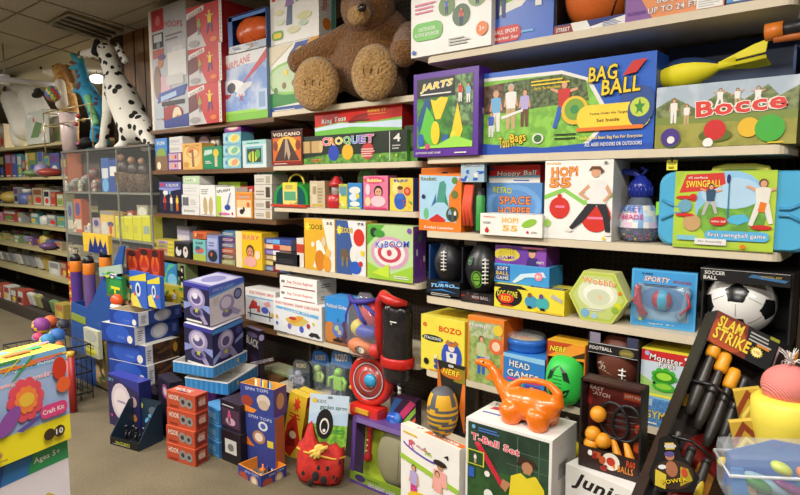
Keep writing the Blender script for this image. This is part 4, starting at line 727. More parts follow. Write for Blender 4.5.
# Rody box
rd = NB(458, 640, 450, 2.18, 401, 466, -9, 'toy_box', 'white box with kids pictured, left of the tall batting set box', z0=.0, cols=('efece6', 'd9d4cc', 'ecdcc8'),
   front=[r(0, 0, 1, 1, 'f0ede8')]+vsq([t('Rody', .36, .8, .36, .09, 'f0962a', '3a4ab0', -6), e(.34, .76, .3, .04, '5a4ab8', -8), e(.34, .775, .27, .03, 'f0ede8', -8), t('R', .2, .81, .1, .09, 'hp'), t('soft', .5, .79, .12, .05, 'lgr'), t('4', .8, .85, .08, .05, 'k'), r(.05, .92, .3, .94, 'f0c020'), pg([(0, .6), (1, .5), (1, .56), (0, .66)], '9fc83a'), ci(.7, .72, .05, 'c08a64'), e(.7, .75, .11, .035, '2a1c18'), pg([(.58, .5), (.82, .5), (.8, .67), (.6, .67)], 'f0a8a0'),
          fig(.66, .2, .46, 'f0a8a0', 'w', 'br'), fig(.25, .15, .44, 'lilac', 'hp', 'br'), e(.45, .2, .3, .1, 'f0c020'), rr(.1, .03, .9, .13, '6fb84a')], .6),
   top=[r(.05, .05, .95, .95, 'f4e6d8'), ci(.25, .5, .14, 'pk'), ci(.3, .62, .12, '8a2a3a'), ci(.3, .5, .07, 'sk'), pg([(.38, .2), (1, .3), (1, .9), (.42, .75)], 'f0702a'), rr(.5, .4, .92, .66, 'w'), t('RODY', .71, .53, .34, .16, 'k')])
# bee foam football on hang card
zt_ = rd['zt']; q = rd.matrix_basis@Vector((.035, .015, 0)); rt = thing('bee_foam_football', 'yellow and grey striped foam football upright on a black hang card', 'football', (q.x, q.y, zt_)); rt.scale = (1.15, 1.1, 1.12); rt.rotation_euler = (0, 0, math.radians(-6))
ym, gm = mat('e0a81c', .6), mat('55565c', .6)
fr, hgt = .052, .165; fc = Vector((0, 0, hgt/2+.004)); g = G(); pr = [(max(.002, fr*math.sin(math.pi*(k/28))**.72), hgt/2*-math.cos(math.pi*k/28)) for k in range(29)]
n = 28; vs = []; fs = []; ml = []
for rr_, z in pr:
    for i in range(n): a = 2*math.pi*i/n; vs.append(Vector((rr_*math.cos(a), rr_*math.sin(a), z))+fc)
for j in range(28):
    for i in range(n):
        a = 2*math.pi*(i+.5)/n; z = pr[j][1]; fs.append((j*n+i, j*n+(i+1) % n, (j+1)*n+(i+1) % n, (j+1)*n+i))
        st = int((z+.12+.004*math.cos(a*2))/.0105) % 2; top = z > .025
        ml.append((gm if (abs(math.sin(a*2)) < .35 or z > .062) else ym) if top else (ym if st else gm))
g.add(vs, fs, ml, True); g.build('ball', rt)
g = G(); g.box((.0, .045, .12), (.12, .003, .24), '20201e'); g.box((.0, .05, .01), (.12, .03, .008), 'k'); g.build('hang_card', rt)
g = G(); art(g, [pg([(0, .0), (.25, .3), (.1, .8), (0, 1)], 'c86a1c'), pg([(1, 0), (.8, .4), (.95, .9), (1, 1)], 'e0762a'), r(.6, .75, 1, .95, '8a7a1a'), e(.5, .85, .4, .07, 'c86a1c'), t('NERF', .5, .87, .62, .08, 'f0d02a', '5a1a0a', 0, .2, .03), rr(.4, .94, .6, .98, 'lg')], .12, .24, lambda a, b, d: Vector((a-.06, .043-d, b))); g.build('card_print', rt)
# easy catch set in black box
xa, xb, Y, Z, zt = frame('B5', 579, 638, 384, (jr.matrix_basis@Vector((0, -.02, 0))).y-YB, jr['zt']+.001); w = xb-xa; hh = zt-Z
rt = thing('catch_ball_set', 'black open box of catch rackets and four orange balls', 'ball game', ((xa+xb)/2, Y+.03, Z-.0)); rt.location.z = Z
g = G(); g.box((0, .03, hh/2), (w, .01, hh), '2a1210'); g.box((0, 0, .004), (w, .06, .008), 'k'); g.box((-w/2, 0, hh/2), (.006, .06, hh), 'k'); g.box((w/2, 0, hh/2), (.006, .06, hh), 'k'); g.box((0, 0, hh-.004), (w, .06, .008), '3a1614'); g.box((0, -.028, .035), (w, .004, .07), 'k'); g.build('carton', rt)
g = G(); art(g, [r(.02, .02, .98, .98, mottle('5a1812', '220d0b', 12)), e(.5, .85, .5, .14, '7a1c1a'), t('EASY', .16, .86, .24, .05, 'f0ece4', 'red', -4), t('CATCH', .22, .8, .34, .045, 'f0ece4', 'red', -4), r(.62, .8, .98, .88, 'd84a1c'), t('SOFT FOAM', .8, .84, .32, .03, 'w'), e(.9, .5, .08, .06, 'c8401c'), e(.88, .3, .07, .06, 'c8501c'), e(.05, .75, .05, .1, '8a2018')], w, hh, lambda a, b, d: Vector((-w/2+a, .024-d, b))); g.build('back_print', rt)
g = G(); art(g, [r(0, 0, 1, 1, '2a1614'), ci(.55, .6, .4, 'e8e0d0'), ci(.55, .6, .2, 'c0301c'), t('4 BALLS', .75, .4, .34, .3, 'e0862a'), busy(0, 0, .5, 1, 8, ['c0501c', 'dred', 'k', 'w'], 5, .3), t('R60', .88, .75, .14, .3, 'd84a1c')], w, .07, lambda a, b, d: Vector((-w/2+a, -.031-d, b))); g.build('front_print', rt)
for i, (u, v) in enumerate(((.2, .6), (.12, .36), (.3, .31), (.1, .24))):
    g = G(); g.sph((-w/2+u*w+.01, -.004, v*hh), .026, mat('f09a1c', .45), 18); g.build('ball', rt)
for sx, ro in ((-.0, .25), (.04, -.2)):
    g = G(); c0 = Vector((sx, .008, hh*.55)); g.tube([c0+Vector((.045*math.cos(a)*math.cos(ro)-.06*math.sin(a)*math.sin(ro), 0, .06*math.sin(a)*math.cos(ro)+.045*math.cos(a)*math.sin(ro))) for a in [k*math.pi/8 for k in range(16)]], .006, 'k', 8, True)
    for k in (-.02, 0, .02): g.tube([c0+Vector((-.04, 0, k)), c0+Vector((.04, 0, k+.01))], .0015, 'dg', 4)
    g.tube([c0+Vector((.0, 0, -.06)), c0+Vector((.02, -.004, -.12)), c0+Vector((.035, -.006, -.15))], [.008, .016, .017], mat('e8961c', .4), 10); g.build('racket', rt)
# foam toy card under it (between T-ball box and catch set)
xa, xb, Y, Z, zt = frame('B5', 562, 580, 412, .02)
rt = thing('ball_net_bag', 'net bag of green, yellow and red balls behind the batting set box', 'ball', ((xa+xb)/2, Y-.06, Z))
for c0, cc in (((0, 0, .27), '3fae3a'), ((.03, 0, .21), 'e8d82a'), ((-.01, 0, .15), 'e0c82a'), ((.02, .0, .09), 'c8344a'), ((-.01, 0, .035), 'c8344a')):
    g = G(); g.sph(c0, .034, mat(cc, .4), 16); g.build('ball', rt)
g = G()
for k in range(8): a = k*math.pi/4; g.tube([(.04*math.cos(a), .04*math.sin(a), .0), (.048*math.cos(a), .048*math.sin(a), .15), (.04*math.cos(a), .04*math.sin(a), .29), (0, 0, .33)], .0012, 'g', 4)
g.build('net', rt)
# slam strike bowling set : long leaning pack
def frame2(p0, up, right):                 # root matrix: x right, z up, y away from the viewer
    u = Vector(up).normalized(); r_ = Vector(right); r_ = (r_-u*r_.dot(u)).normalized(); y = u.cross(r_); return Matrix(((r_.x, y.x, u.x, p0.x), (r_.y, y.y, u.y, p0.y), (r_.z, y.z, u.z, p0.z), (0, 0, 0, 1)))
top_l, top_r, bot_l = P(716, 311, 1.62), P(775, 345, 1.60), P(640, 500, 1.50)
def slab(rt_name, label, cat, tl, tr, bl, **k):
    M = frame2(bl, tl-bl, tr-tl); rt = thing(rt_name, label, cat); rt.matrix_world = M; return rt, (tr-tl).length, (tl-bl).length
rt, w, hh = slab('bowling_pin_set', 'tilted black pack of toy bowling pins with yellow tops', 'bowling set', top_l, top_r, bot_l)
g = G(); g.box((w/2, .05, hh/2), (w, .008, hh), '1e1512'); g.box((0, .02, hh/2), (.005, .06, hh), '15100e'); g.box((w, .02, hh/2), (.005, .06, hh), '1a1210'); g.box((w/2, .02, hh-.045), (w, .065, .09), ['k', '2a1c14', 'k', 'k', '2a1c14', 'k']); g.box((w/2, .03, .03), (w, .06, .06), 'k'); g.build('carton', rt)
g = G(); art(g, [pg([(0, 0), (.62, 0), (.5, 1), (0, 1)], '7a2c16'), e(.25, .4, .3, .5, 'b84a1c'), t('SLAM', .26, .74, .4, .36, 'f4d83a', '8a2a10', 0, .1, .03), t('STRIKE', .34, .36, .58, .38, 'f4d83a', '8a2a10', 0, .1, .03), star5(.74, .35, .17, 'f0d83a', .62*1.0, 14, .7), e(.74, .35, .07, .13, 'fff2a0'), t('10 PINS', .74, .35, .1, .08, 'red'), lines(.56, .6, .95, .92, 3, 'lg'), r(.7, .52, .9, .6, 'd8862a'), r(.85, .9, 1, 1, '9a9a2a')], w, .09, lambda a, b, d: Vector((a, -.0125-d, hh-.09+b))); g.build('front_print', rt)
g = G(); art(g, [r(0, 0, 1, .75, '1c1210'), e(.7, .3, .3, .14, '7a1410'), e(.8, .55, .25, .1, '9a3a18'), pg([(.05, .56), (.4, .6), (.5, .55), (.1, .5)], 'd8a020'), pg([(.5, .5), (.95, .44), (.95, .5), (.5, .56)], 'c88a1c'), pg([(.6, .1), (.98, .06), (.98, .26), (.7, .3)], 'c07a20'), e(.3, .15, .2, .1, '8a1c16')], w, hh, lambda a, b, d: Vector((a, .045-d, b))); g.build('back_print', rt)
pinp = [(.013, 0), (.019, .03), (.023, .07), (.02, .12), (.015, .17), (.0165, .185), (.0165, .2)]
for i, (x, z, mm) in enumerate(((.035, .36, 0), (.068, .335, .0), (.104, .305, 0), (.03, .12, 1), (.075, .1, 2), (.12, .09, 1), (.135, .33, 2), (.165, .28, 2))):
    if x > w-.02: x = w-.022
    g = G(); z0 = hh-.585+z; sc_ = 1.0
    g.lathe([(a*.7, b*.92) for a, b in pinp]+[(.009, .19)], [mat('2b2724', .4)]*3+[mat('302c29', .4)]*1+[mat('2b2724', .4)]*3, (x, .008, z0-.06), n=16); g.build('pin', rt)
    g = G()
    if mm == 0: g.lathe([(.0145, 0), (.017, .008), (.0175, .045), (.013, .056), (.003, .058)], mat('f0a01c', .4), (x, .008, z0+.105), n=16); g.build('pin_top', rt)
    elif mm == 1: g.sph((x, -.008, z0+.03), (.011, .004, .042), mat('d8b82a', .4), 14); g.build('pin_sticker', rt)
for z0 in (hh*.62, hh*.33):
    g = G(); g.tube([(0, -.0, z0), (w*.3, -.028, z0+.01), (w*.7, -.03, z0-.005), (w, 0, z0)], .004, mat('k', .3), 6); g.build('strap', rt)
    g = G(); g.lathe([(.012, 0), (.012, .006), (.003, .008)], mat('e8d02a'), (w*.78, -.03, z0), (0, -1, 0), 16); g.build('strap_button', rt)
g = G(); g.sph((w*.5, .01, hh*.1), (.036, .03, .036), mat('8a1c18', .35), 20); g.build('bowling_ball', rt)
# playground bowling box
rt, w, hh = slab('toy_box', 'tilted black box with framed white lettering beside the bowling pins', 'toy box', P(779, 339, 1.66), P(794, 346, 1.67), P(722, 500, 1.52))
g = G(); g.box((w/2+.01, .04, hh/2), (w+.02, .08, hh), ['1c1a1a', '141212', '141212', '1c1a1a', '201c1a', '141212'], bev=.002); g.build('carton', rt)
g = G(); art(g, [r(.1, .3, 1, .96, 'c8a8a8'), r(.18, .315, .92, .945, '2a1c20'), t('GROUND BOWLING', .55, .62, 3.6, .045, 'e8c0bc', None, 90, 0, .03), pg([(1, .9), (.6, .96), (.9, 1), (1, 1)], 'e08a2a'), busy(0, .0, 1, .3, 10, ['b88a20', '8a1c14', '3a2a1a', 'd8a83a'], 3, .35)], w+.02, hh, lambda a, b, d: Vector((a, -d, b)), clamp=False); g.build('front_print', rt)
# ================================================================== middle bay, bear shelf
ob = S('A0', 271, 320, 47, 'toy_box', 'tall white and blue science box behind the bear foot', d=.13, cols=('e8e4d8', 'd8b040', 'e8a83a'), inset=.09,
  front=[r(0, .0, 1, .1, '2a4f9a'), pg([(0, .1), (1, .16), (1, .26), (.4, .36), (0, .3)], '2f8a3a'), e(.4, .5, .46, .24, '8fc85a'), e(.4, .5, .42, .2, 'c0d8a8'), ci(.3, .4, .05, '8a6a4a'), ci(.5, .42, .05, '8a6a4a'), ci(.12, .34, .05, '5a7a4a'), pg([(.4, .75), (.9, .98), (.55, .98)], '2a4fb0'), pg([(0, .7), (.5, .98), (0, .98)], 'e8d8b8'), pg([(.4, .6), (1, .8), (1, 1), (.85, 1)], 'e8a02a'), e(.55, .82, .2, .1, '1f3a8a', 30), e(.56, .82, .14, .06, 'e8c02a', 30), ci(.35, .58, .04, 'yel'), lines(.08, .02, .7, .07, 2, 'w')])
S('A0', 271, 319, -40, 'toy_box', 'white hopscotch box standing on the science box', d=.13, z=ob['zt']+.001, h=.32, inset=.09, cols=('f2efe8', 'eceae4', 'f4f2ee'),
  front=[pg([(.0, .86), (.2, .92), (.2, 1), (.0, 1)], 'red'), ci(.08, .84, .07, 'red'), t('A', .08, .84, .1, .07, 'yel'), t('H S', .34, .88, .24, .2, 'c8242a'), pg([(.34, .3), (.38, .66), (.48, .66), (.47, .3)], '5a6a8a'), pg([(.32, .62), (.37, .8), (.48, .8), (.52, .64)], '9a7ab0'), ci(.43, .85, .055, 'br'), pg([(.34, .8), (.28, .96), (.33, .96), (.4, .82)], 'sk'), pg([(.55, .66), (.86, .72), (.86, .82), (.56, .76)], '5ab06a'), r(.6, .7, .8, .74, 'lbl'), e(.2, .55, .1, .05, 'e8e2b0'), e(.72, .4, .15, .07, 'e0dca8'), e(.5, .2, .14, .06, 'e4e0b4'), e(.22, .38, .1, .05, 'dfe8c8'), e(.7, .28, .1, .05, 'c8dcc0'), rr(.04, .08, .28, .24, '6fae3a'), rr(.07, .11, .25, .2, 'yel')],
  right=[t('Hopscotch', .35, .62, .9, .2, 'c8242a', None, 90), ci(.45, .22, .1, 'f08a2a'), pg([(.7, .1), (.95, .1), (.95, .9), (.75, .9)], '5ab0a0')])
# teddy bear
rt = thing('teddy_bear', 'big brown plush teddy bear sitting on the top shelf above the croquet box', 'teddy bear', (0, 0, 0))
x0 = solveX(350, YA+.1, 1.92); org = Vector((x0, YA+.12, 1.919)); rt.location = org
def furm(c1, c2):
    m = mottle(c1, c2, 75, .9, .3, .72, 1., .03); b = m.node_tree.nodes['Principled BSDF']; b.inputs['Sheen Weight'].default_value = .35; b.inputs['Sheen Roughness'].default_value = .4; return m
def B(px, py, Y, r_, m=None):            # ellipsoid at a photo column/row on plane Y, local to the bear
    p = onY(px, py, Y)-org; return p
fb, fl = furm('74481c', 'a46c2c'), furm('a6763a', 'd8ac68')
g = G()
def E(gg, px, py, Y, r_, n=20): gg.sph(onY(px, py, Y)-org, r_, fb, n)
def CH_(gg, a, b, ra, rb, n=6):
    pa, pb = onY(*a)-org, onY(*b)-org
    for i in range(n+1): gg.sph(pa.lerp(pb, i/n), ra+(rb-ra)*i/n, fb, 16)
E(g, 372, 62, YA+.2, (.235, .17, .2), 28); E(g, 378, 42, YA+.2, (.2, .15, .18), 24)      # belly, chest
CH_(g, (340, 72, YA+.16), (320, 84, YA-.0), .105, .085)                        # left leg
CH_(g, (385, 88, YA+.14), (380, 80, YA+.0), .12, .105)                        # right leg
CH_(g, (352, 38, YA+.16), (300, 62, YA+.03), .085, .07, 9)                  # arm at left
CH_(g, (412, 40, YA+.16), (404, 52, YA-.02), .09, .07)                         # arm at right
for v in range(len(g.v)):
    if g.v[v][2] < .005: g.v[v] = (g.v[v][0], g.v[v][1], .005)
b_o = remeshed(g, 'body', rt, .011, 4, fb)
g = G(); E(g, 368, 8, YA+.1, (.15, .13, .135), 26)
CH_(g, (362, 9, YA+.02), (360, 12, YA-.05), .075, .05, 4); CH_(g, (356, -6, YA+.1), (344, -15, YA+.1), .05, .045, 4); CH_(g, (382, -8, YA+.1), (394, -17, YA+.1), .05, .045, 4)
remeshed(g, 'head', rt, .01, 4, fb)
g = G(); g.sph(onY(359, 15, YA-.06)-org, (.065, .045, .05), fl, 24); g.build('muzzle', rt)
g = G(); g.sph(onY(362, 8, YA-.115)-org, (.025, .016, .019), mat('15110f', .3), 16); g.build('nose', rt)
for px in (348, 376):
    g = G(); g.sph(onY(px, -6, YA-.05)-org, .012, mat('15110f', .15), 12); g.build('eye', rt)
# foot soles, slightly sunken in the middle
for (px, py, Y, ra, rb) in ((316, 84, YA-.075, .128, .14), (374, 73, YA-.085, .112, .135)):
    c0 = onY(px, py, Y)-org; g = G(); nrm = Vector((.42, -.9, .02)).normalized(); R = Vector((0, -1, 0)).rotation_difference(nrm).to_matrix()
    n = 32; m_ = 7; vs = [c0+R@Vector((0, -.026, 0))]; 
    for j in range(1, m_+1):
        for i in range(n):
            a = 2*math.pi*i/n; f = j/m_; bump_ = .04*math.sqrt(max(0, 1-f*f))+.01*math.sin(math.pi*f*1.0) + .004*noise.noise(Vector((a*2, f*6, px)))
            vs.append(c0+R@Vector((ra*f*math.cos(a)*(1+.05*noise.noise(Vector((math.cos(a)*3, math.sin(a)*3, px)))), -bump_, rb*f*math.sin(a))))
    for i in range(n): vs.append(c0+R@Vector((ra*.8*math.cos(2*math.pi*i/n), .05, rb*.8*math.sin(2*math.pi*i/n))))
    fs = [(0, 1+i, 1+(i+1) % n) for i in range(n)]+[(1+j*n+i, 1+(j+1)*n+i, 1+(j+1)*n+(i+1) % n, 1+j*n+(i+1) % n) for j in range(m_) for i in range(n)]
    g.add(vs, fs, fl, True); so = g.build('foot_sole', rt); g = G()
    for k in (-1, 0, 1): g.tube([c0+R@Vector((k*ra*.3, -.047, -rb*.12)), c0+R@Vector((k*ra*.34, -.046, rb*.1))], .0025, mat('4a2c12', .9), 5)
    g.build('toe_stitch', so)
# ------------------------------------------------------------------ croquet shelf
cq = S('A1', 303, 407, 137, 'croquet_box', 'long dark green croquet set box with mallet and balls', d=.13, inset=.0, cols=('23301c', '4a8a34', '2a3a20'),
  front=[r(0, 0, 1, 1, '1e281a'), pg([(0, 0), (1, 0), (1, .3), (.6, .28), (.3, .34), (0, .2)], mottle('6fa83a', '3f7a24', 40)), r(.0, .4, .2, .82, 'c8a468'), e(.2, .61, .02, .21, 'd8b880'), e(.0, .61, .02, .21, 'b08a50'), r(.08, .4, .1, .82, '8a6a3a'), ci(.33, .36, .27, '2a44b4'), ci(.47, .38, .27, 'e8b42a'), ci(.66, .38, .28, 'c83a34'), lines(.6, .2, .73, .5, 4, 'e8c8c0'), r(.855, .04, .86, .96, 'w'), t('4', .92, .76, .06, .26, 'w'), lines(.88, .4, .96, .58, 2, 'lg'), lines(.1, .08, .22, .2, 2, 'e0703a'), t('C', .25, .77, .07, .28, 'e84a7a', 'w'), t('R', .32, .77, .07, .26, 'f08a3a', 'w'), t('O', .39, .77, .08, .26, 'e8d83a', 'w'), t('Q', .47, .76, .08, .28, '5ab84a', 'w'), t('U', .55, .77, .07, .26, '3a8ad8', 'w'), t('E', .62, .77, .06, .26, '8a5ac8', 'w'), t('T', .69, .78, .07, .26, 'd84a9a', 'w'), ci(.78, .2, .05, 'lgr'), ci(.92, .2, .05, 'lgr')], right=[r(0, 0, 1, .5, '5a9a3a')])
S('A1', 315, 402, 112.5, 'ring_toss_box', 'red and green ring toss box lying on the croquet box', d=.12, inset=.03, z=cq['zt']+.001, cols=('d8281f', 'b01c16', 'e0382f'),
  front=[pg([(0, 0), (1, 0), (1, .5), (.7, .42), (.3, .5), (0, .36)], '6fc03a'), pg([(0, .2), (.45, .28), (1, .1), (1, .4), (.6, .38), (.3, .46), (0, .32)], 'cfe0f0'), t('Ring Toss', .24, .58, .3, .26, 'w', '8a1410', 3, .1), pg([(.42, .5), (.62, .6), (.64, .76), (.5, .7)], '7a1c12'), e(.53, .56, .12, .1, 'a01c14', 10), r(.42, .46, .66, .52, '5a1410'), t('RING IT', .74, .82, .2, .1, 'yel'), lines(.64, .68, .9, .74, 1, 'f0a030')])
S('A1', 272, 303, 131, 'volcano_box', 'dark red volcano kit box with glowing lava mountain', d=.13, inset=-.005, cols=('4a1810', '3a120c', '5a2010'),
  front=[r(0, 0, 1, 1, '3a120c'), r(.05, .1, .95, .78, 'd8641c'), e(.5, .55, .34, .26, 'f4b83a'), pg([(.4, .74), (.56, .74), (.9, .12), (.1, .12)], '4a3028'), pg([(.46, .74), (.52, .74), (.62, .3), (.56, .12), (.5, .4), (.42, .14), (.44, .4)], 'b8a088'), e(.14, .55, .08, .14, '8a3a1c'), e(.86, .55, .08, .14, '8a3a1c'), t('VOLCANO', .5, .87, .88, .1, 'f4e4c8', None, 0, 0, .03), r(0, 0, 1, .1, '8a1c14'), lines(.1, .03, .6, .07, 1, 'w')])
S('A1', 404.5, 417.5, 126, 'toy_box', 'narrow black and green box at the right end of the croquet shelf', d=.13, inset=.02, cols=('2a3a24', '16241a', '3a4a30'), front=[r(0, 0, 1, .28, '4a8a34'), r(.2, .4, .8, .8, '46583c')])
# ------------------------------------------------------------------ small toy shelf
def px_thing(sh, x0, x1, yt, name, label, cat, inset=.02, dy=.04):
    xa, xb, Y, Z, zt = frame(sh, x0, x1, yt, inset); return thing(name, label, cat, ((xa+xb)/2, Y+dy, Z)), xb-xa, zt-Z
rt, w, hh = px_thing('A2', 275, 309, 182, 'dome_toy_case', 'green arched toy case with yellow handle', 'toy case')
gm_ = mat('2a9a3c', .3); g = G(); N = 16; o = [(-w/2, 0), (w/2, 0)]+[(w/2*math.cos(math.pi*i/N)*1.0, hh*.2+hh*.8*math.sin(math.pi*i/N)**.7) for i in range(N+1)]
g.prism(o, -.045, .045, gm_); g.build('case_body', rt)
g = G(); g.prism([(a*.84, b*.86+hh*.05) for a, b in o], -.047, -.044, mat('1f5a5c', .2)); g.build('window', rt)
g = G(); g.box((0, -.047, hh*.5), (w*.42, .006, hh*.96), 'e6dc7a'); art(g, [r(.0, .7, 1, 1, 'f0d83a'), r(.1, .25, .9, .62, '5aa87a'), lines(.2, .75, .8, .92, 2, 'g'), busy(0, 0, 1, .3, 6, ['br', 'gr', 'or_'], 2)], w*.42, hh*.96, lambda a, b, d: Vector((a-w*.21, -.05-d, b+hh*.02))); g.build('paper_band', rt)
g = G(); g.box((0, -.02, hh*.05), (w*1.02, .1, hh*.1), 'c83a24'); g.build('base', rt)
g = G(); g.tube([(-w*.22, 0, hh*.9)]+[(-w*.22*math.cos(math.pi*i/8), 0, hh*.95+hh*.36*math.sin(math.pi*i/8)) for i in range(9)]+[(w*.22, 0, hh*.9)], .006, mat('d8b83a', .4), 8); g.build('handle', rt)
S('A2', 310, 325, 181, 'toy_box', 'small beige castle card box with arched top handle', d=.05, cols=('cbb896', 'a8946c', 'd8c8a8'), front=[r(.1, .1, .5, .9, 'd8ccae'), r(.2, .5, .44, .8, 'a8946c'), lines(.55, .2, .9, .8, 5, 'a08c64'), r(.15, .06, .9, .14, 'c8a83a')])
rt, w, hh = px_thing('A2', 325, 338.5, 176, 'toy_lantern', 'small red toy lantern with clear middle', 'lantern')
R_ = w/2; rm = mat('c8242a', .3); g = G(); g.lathe([(R_*.9, 0), (R_, .01), (R_, hh*.38), (R_*.8, hh*.42)], rm, n=16); g.build('base', rt)
g = G(); g.lathe([(R_*.55, hh*.4), (R_*.6, hh*.7)], clearplastic('e8e0d8', .45), n=14); g.build('glass', rt)
g = G(); g.lathe([(R_*.8, hh*.68), (R_*.75, hh*.78), (R_*.35, hh*.92), (R_*.3, hh*.98), (.002, hh)], rm, n=16); g.build('cap', rt)
g = G(); g.tube([(-R_*.7, 0, hh*.6), (-R_*.8, 0, hh*.9), (0, 0, hh*1.1), (R_*.8, 0, hh*.9), (R_*.7, 0, hh*.6)], .0025, 'dg', 6); g.build('handle', rt)
S('A2', 339, 347.5, 184, 'toy_box', 'narrow yellow green toy box beside the red lantern', d=.06, cols=('b8c04a', '8a943a', 'c8d05a'), front=[r(.1, .1, .9, .5, 'e8d84a'), r(.1, .55, .9, .9, '5a9ab0'), busy(.1, .1, .9, .9, 6, ['w', 'gr', 'or_', 'blu'], 7)])
S('A2', 348, 362, 183, 'toy_box', 'blue box with white rounded pictures on the small toy shelf', d=.06, cols=('3a8ad0', '2a6ab0', '5aa0e0'), front=[e(.5, .72, .4, .14, 'w'), e(.4, .45, .3, .14, 'd8e8f4'), ci(.7, .5, .1, 'yel'), e(.5, .2, .36, .1, 'w'), r(.1, .02, .9, .08, 'c8d84a')])
rt, w, hh = px_thing('A2', 355, 373, 166, 'round_blister_pack', 'round clear pack with green ring standing behind the blue box', 'toy pack', inset=.1)
g = G(); g.lathe([(.002, 0), (w*.55, 0), (w*.55, .012), (.002, .012)], mat('a9b8a0', .3), (0, 0, hh-w*.55), (0, -1, 0), 24); g.build('disc', rt)
g = G(); g.lathe([(w*.3, .0125), (w*.42, .0125), (w*.42, .016), (w*.3, .016)], mat('6ab05a'), (0, 0, hh-w*.55), (0, -1, 0), 24); g.box((0, .006, (hh-w*.9)/2), (w*.3, .012, hh-w*.9), '9aa890'); g.build('ring', rt)
S('A2', 363.5, 388, 176, 'toy_box', 'pink box showing a dark haired baby girl', d=.07, inset=.0, cols=('e87aa0', 'c85a80', 'f090b0'), front=[e(.45, .87, .42, .1, 'd83a6a'), t('Bubbles', .46, .87, .6, .1, 'yel', 'w'), ci(.62, .55, .17, '2a1a16'), ci(.62, .52, .13, 'e0a884'), ci(.57, .54, .02, 'k'), ci(.67, .54, .02, 'k'), e(.6, .44, .04, .02, 'red'), e(.62, .26, .3, .16, 'f4c8d0'), e(.2, .6, .1, .16, 'f4d0d8'), e(.2, .25, .12, .14, 'f0d0a8'), r(.05, .02, .95, .08, 'd83a6a')])
S('A2', 390, 413, 178, 'toy_box', 'yellow and blue box with a child holding a red ball', d=.07, inset=.0, cols=('e8cc4a', '2f4f9a', '3a5ab0'), front=[pg([(0, 0), (.6, 0), (.4, .3), (0, .5)], 'f0d84a'), star5(.3, .7, .26, 'f4e48a', 1, 10, .6), e(.45, .3, .26, .26, '2f5fc0'), ci(.45, .62, .1, 'sk'), e(.45, .7, .12, .06, 'br'), pg([(.3, .35), (.58, .36), (.6, .52), (.34, .54)], '3a70d0'), ci(.76, .6, .13, 'd83a2a'), ci(.76, .6, .07, 'f08a6a'), busy(.6, .1, .95, .4, 6, ['red', 'yel', 'blu', 'gr'], 12, .35), t('PLAY', .5, .92, .6, .08, 'blu')])
# ------------------------------------------------------------------ dinosaur puzzle shelf
def puzzle(x0, x1, yt, label, c, art_): return S('A3', x0, x1, yt, 'construction_kit_box', label, d=.09, inset=.0, cols=(c, 'e8c03a', 'e8e0c8'), front=art_)
puzzle(305, 335, 218, 'yellow and white construction kit box with an orange figure', 'e8b83a', [r(0, 0, 1, 1, 'f0e8d8'), pg([(0, .0), (.5, 0), (.8, .4), (.6, 1), (0, 1)], 'e8b02a'), t('ZOOB', .36, .84, .5, .1, '4a2a14', 'yel'), star5(.12, .84, .1, 'f4e03a', 1, 8, .6), t('35', .84, .92, .2, .05, 'k'), pg([(.4, .56), (.5, .6), (.62, .5), (.72, .34), (.6, .3), (.5, .2), (.4, .04), (.3, .06), (.42, .34)], 'f4f0e4'), e(.65, .56, .07, .1, 'd8c8a8'), e(.52, .2, .16, .2, 'd8801c'), e(.76, .14, .13, .16, 'e89a2a'), e(.8, .36, .08, .08, 'f0c060'), ci(.3, .5, .05, 'e0e0d8')])
puzzle(336.5, 366, 220, 'blue and white construction kit box with red ball and robot dog', '3a62a8', [r(0, 0, 1, 1, 'e8e8ea'), pg([(0, 0), (.55, 0), (.6, .4), (.4, 1), (0, 1)], '3a5a9a'), t('ZOOB', .38, .82, .4, .1, 'yel', '2a3a6a'), star5(.12, .82, .1, 'f4e03a', 1, 8, .6), e(.78, .7, .18, .16, 'd8301f'), e(.6, .38, .12, .16, 'w'), e(.3, .36, .16, .12, '6a5a4a'), r(.2, .14, .26, .32, '8a7a5a'), r(.36, .14, .42, .32, '8a7a5a'), e(.66, .14, .2, .12, '2a5ac0'), ci(.9, .42, .05, 'yel'), ci(.84, .22, .05, 'red'), t('75', .84, .95, .2, .04, 'k')])
S('A3', 367.5, 413, 224, 'toy_box', 'green, white and purple ring target game box', d=.1, inset=-.01, cols=('b0d86a', '7a4a9a', 'd0e8a8'), front=[r(0, 0, 1, 1, 'bcdc9a'), pg([(0, .6), (.4, 1), (0, 1)], '5ab03a'), pg([(0, 0), (1, 0), (1, .3), (.5, .1), (0, .3)], '9fd03a'), e(.5, .5, .42, .3, 'd8a0c0'), e(.5, .5, .34, .24, 'w'), e(.5, .5, .26, .18, 'd0405a'), e(.5, .5, .18, .12, 'w'), ci(.5, .5, .06, 'd0405a'), t('KaBOOM', .56, .66, .74, .12, '3a5ac8', 'w', 4, .1), ci(.16, .86, .09, '2a3a2a'), e(.28, .84, .12, .07, '3f9a3a'), pg([(.1, .1), (.5, .04), (.5, .3)], 'c8e83a'), lines(.6, .05, .94, .12, 2, 'w'), ci(.93, .92, .05, '8a4ab0')], right=[r(.1, .1, .9, .9, '6a3a9a'), busy(.1, .1, .9, .9, 6, ['gr', 'hp', 'w'], 3)])
S('A3', 276, 300, 252, 'toy_box', 'low black open box on the shelf edge beside the construction kits', d=.1, inset=.02, cols=('17161a', '100f12', '2a2a2e'), front=[lines(.1, .2, .8, .6, 2, 'dg')])
S('A3', 297, 304, 238, 'toy_box', 'narrow white and red box left of the yellow construction kit', d=.08, cols=('e0d8d0', 'c84a3a', 'e8e0d8'), front=[r(0, .5, 1, .8, 'c8402a')])
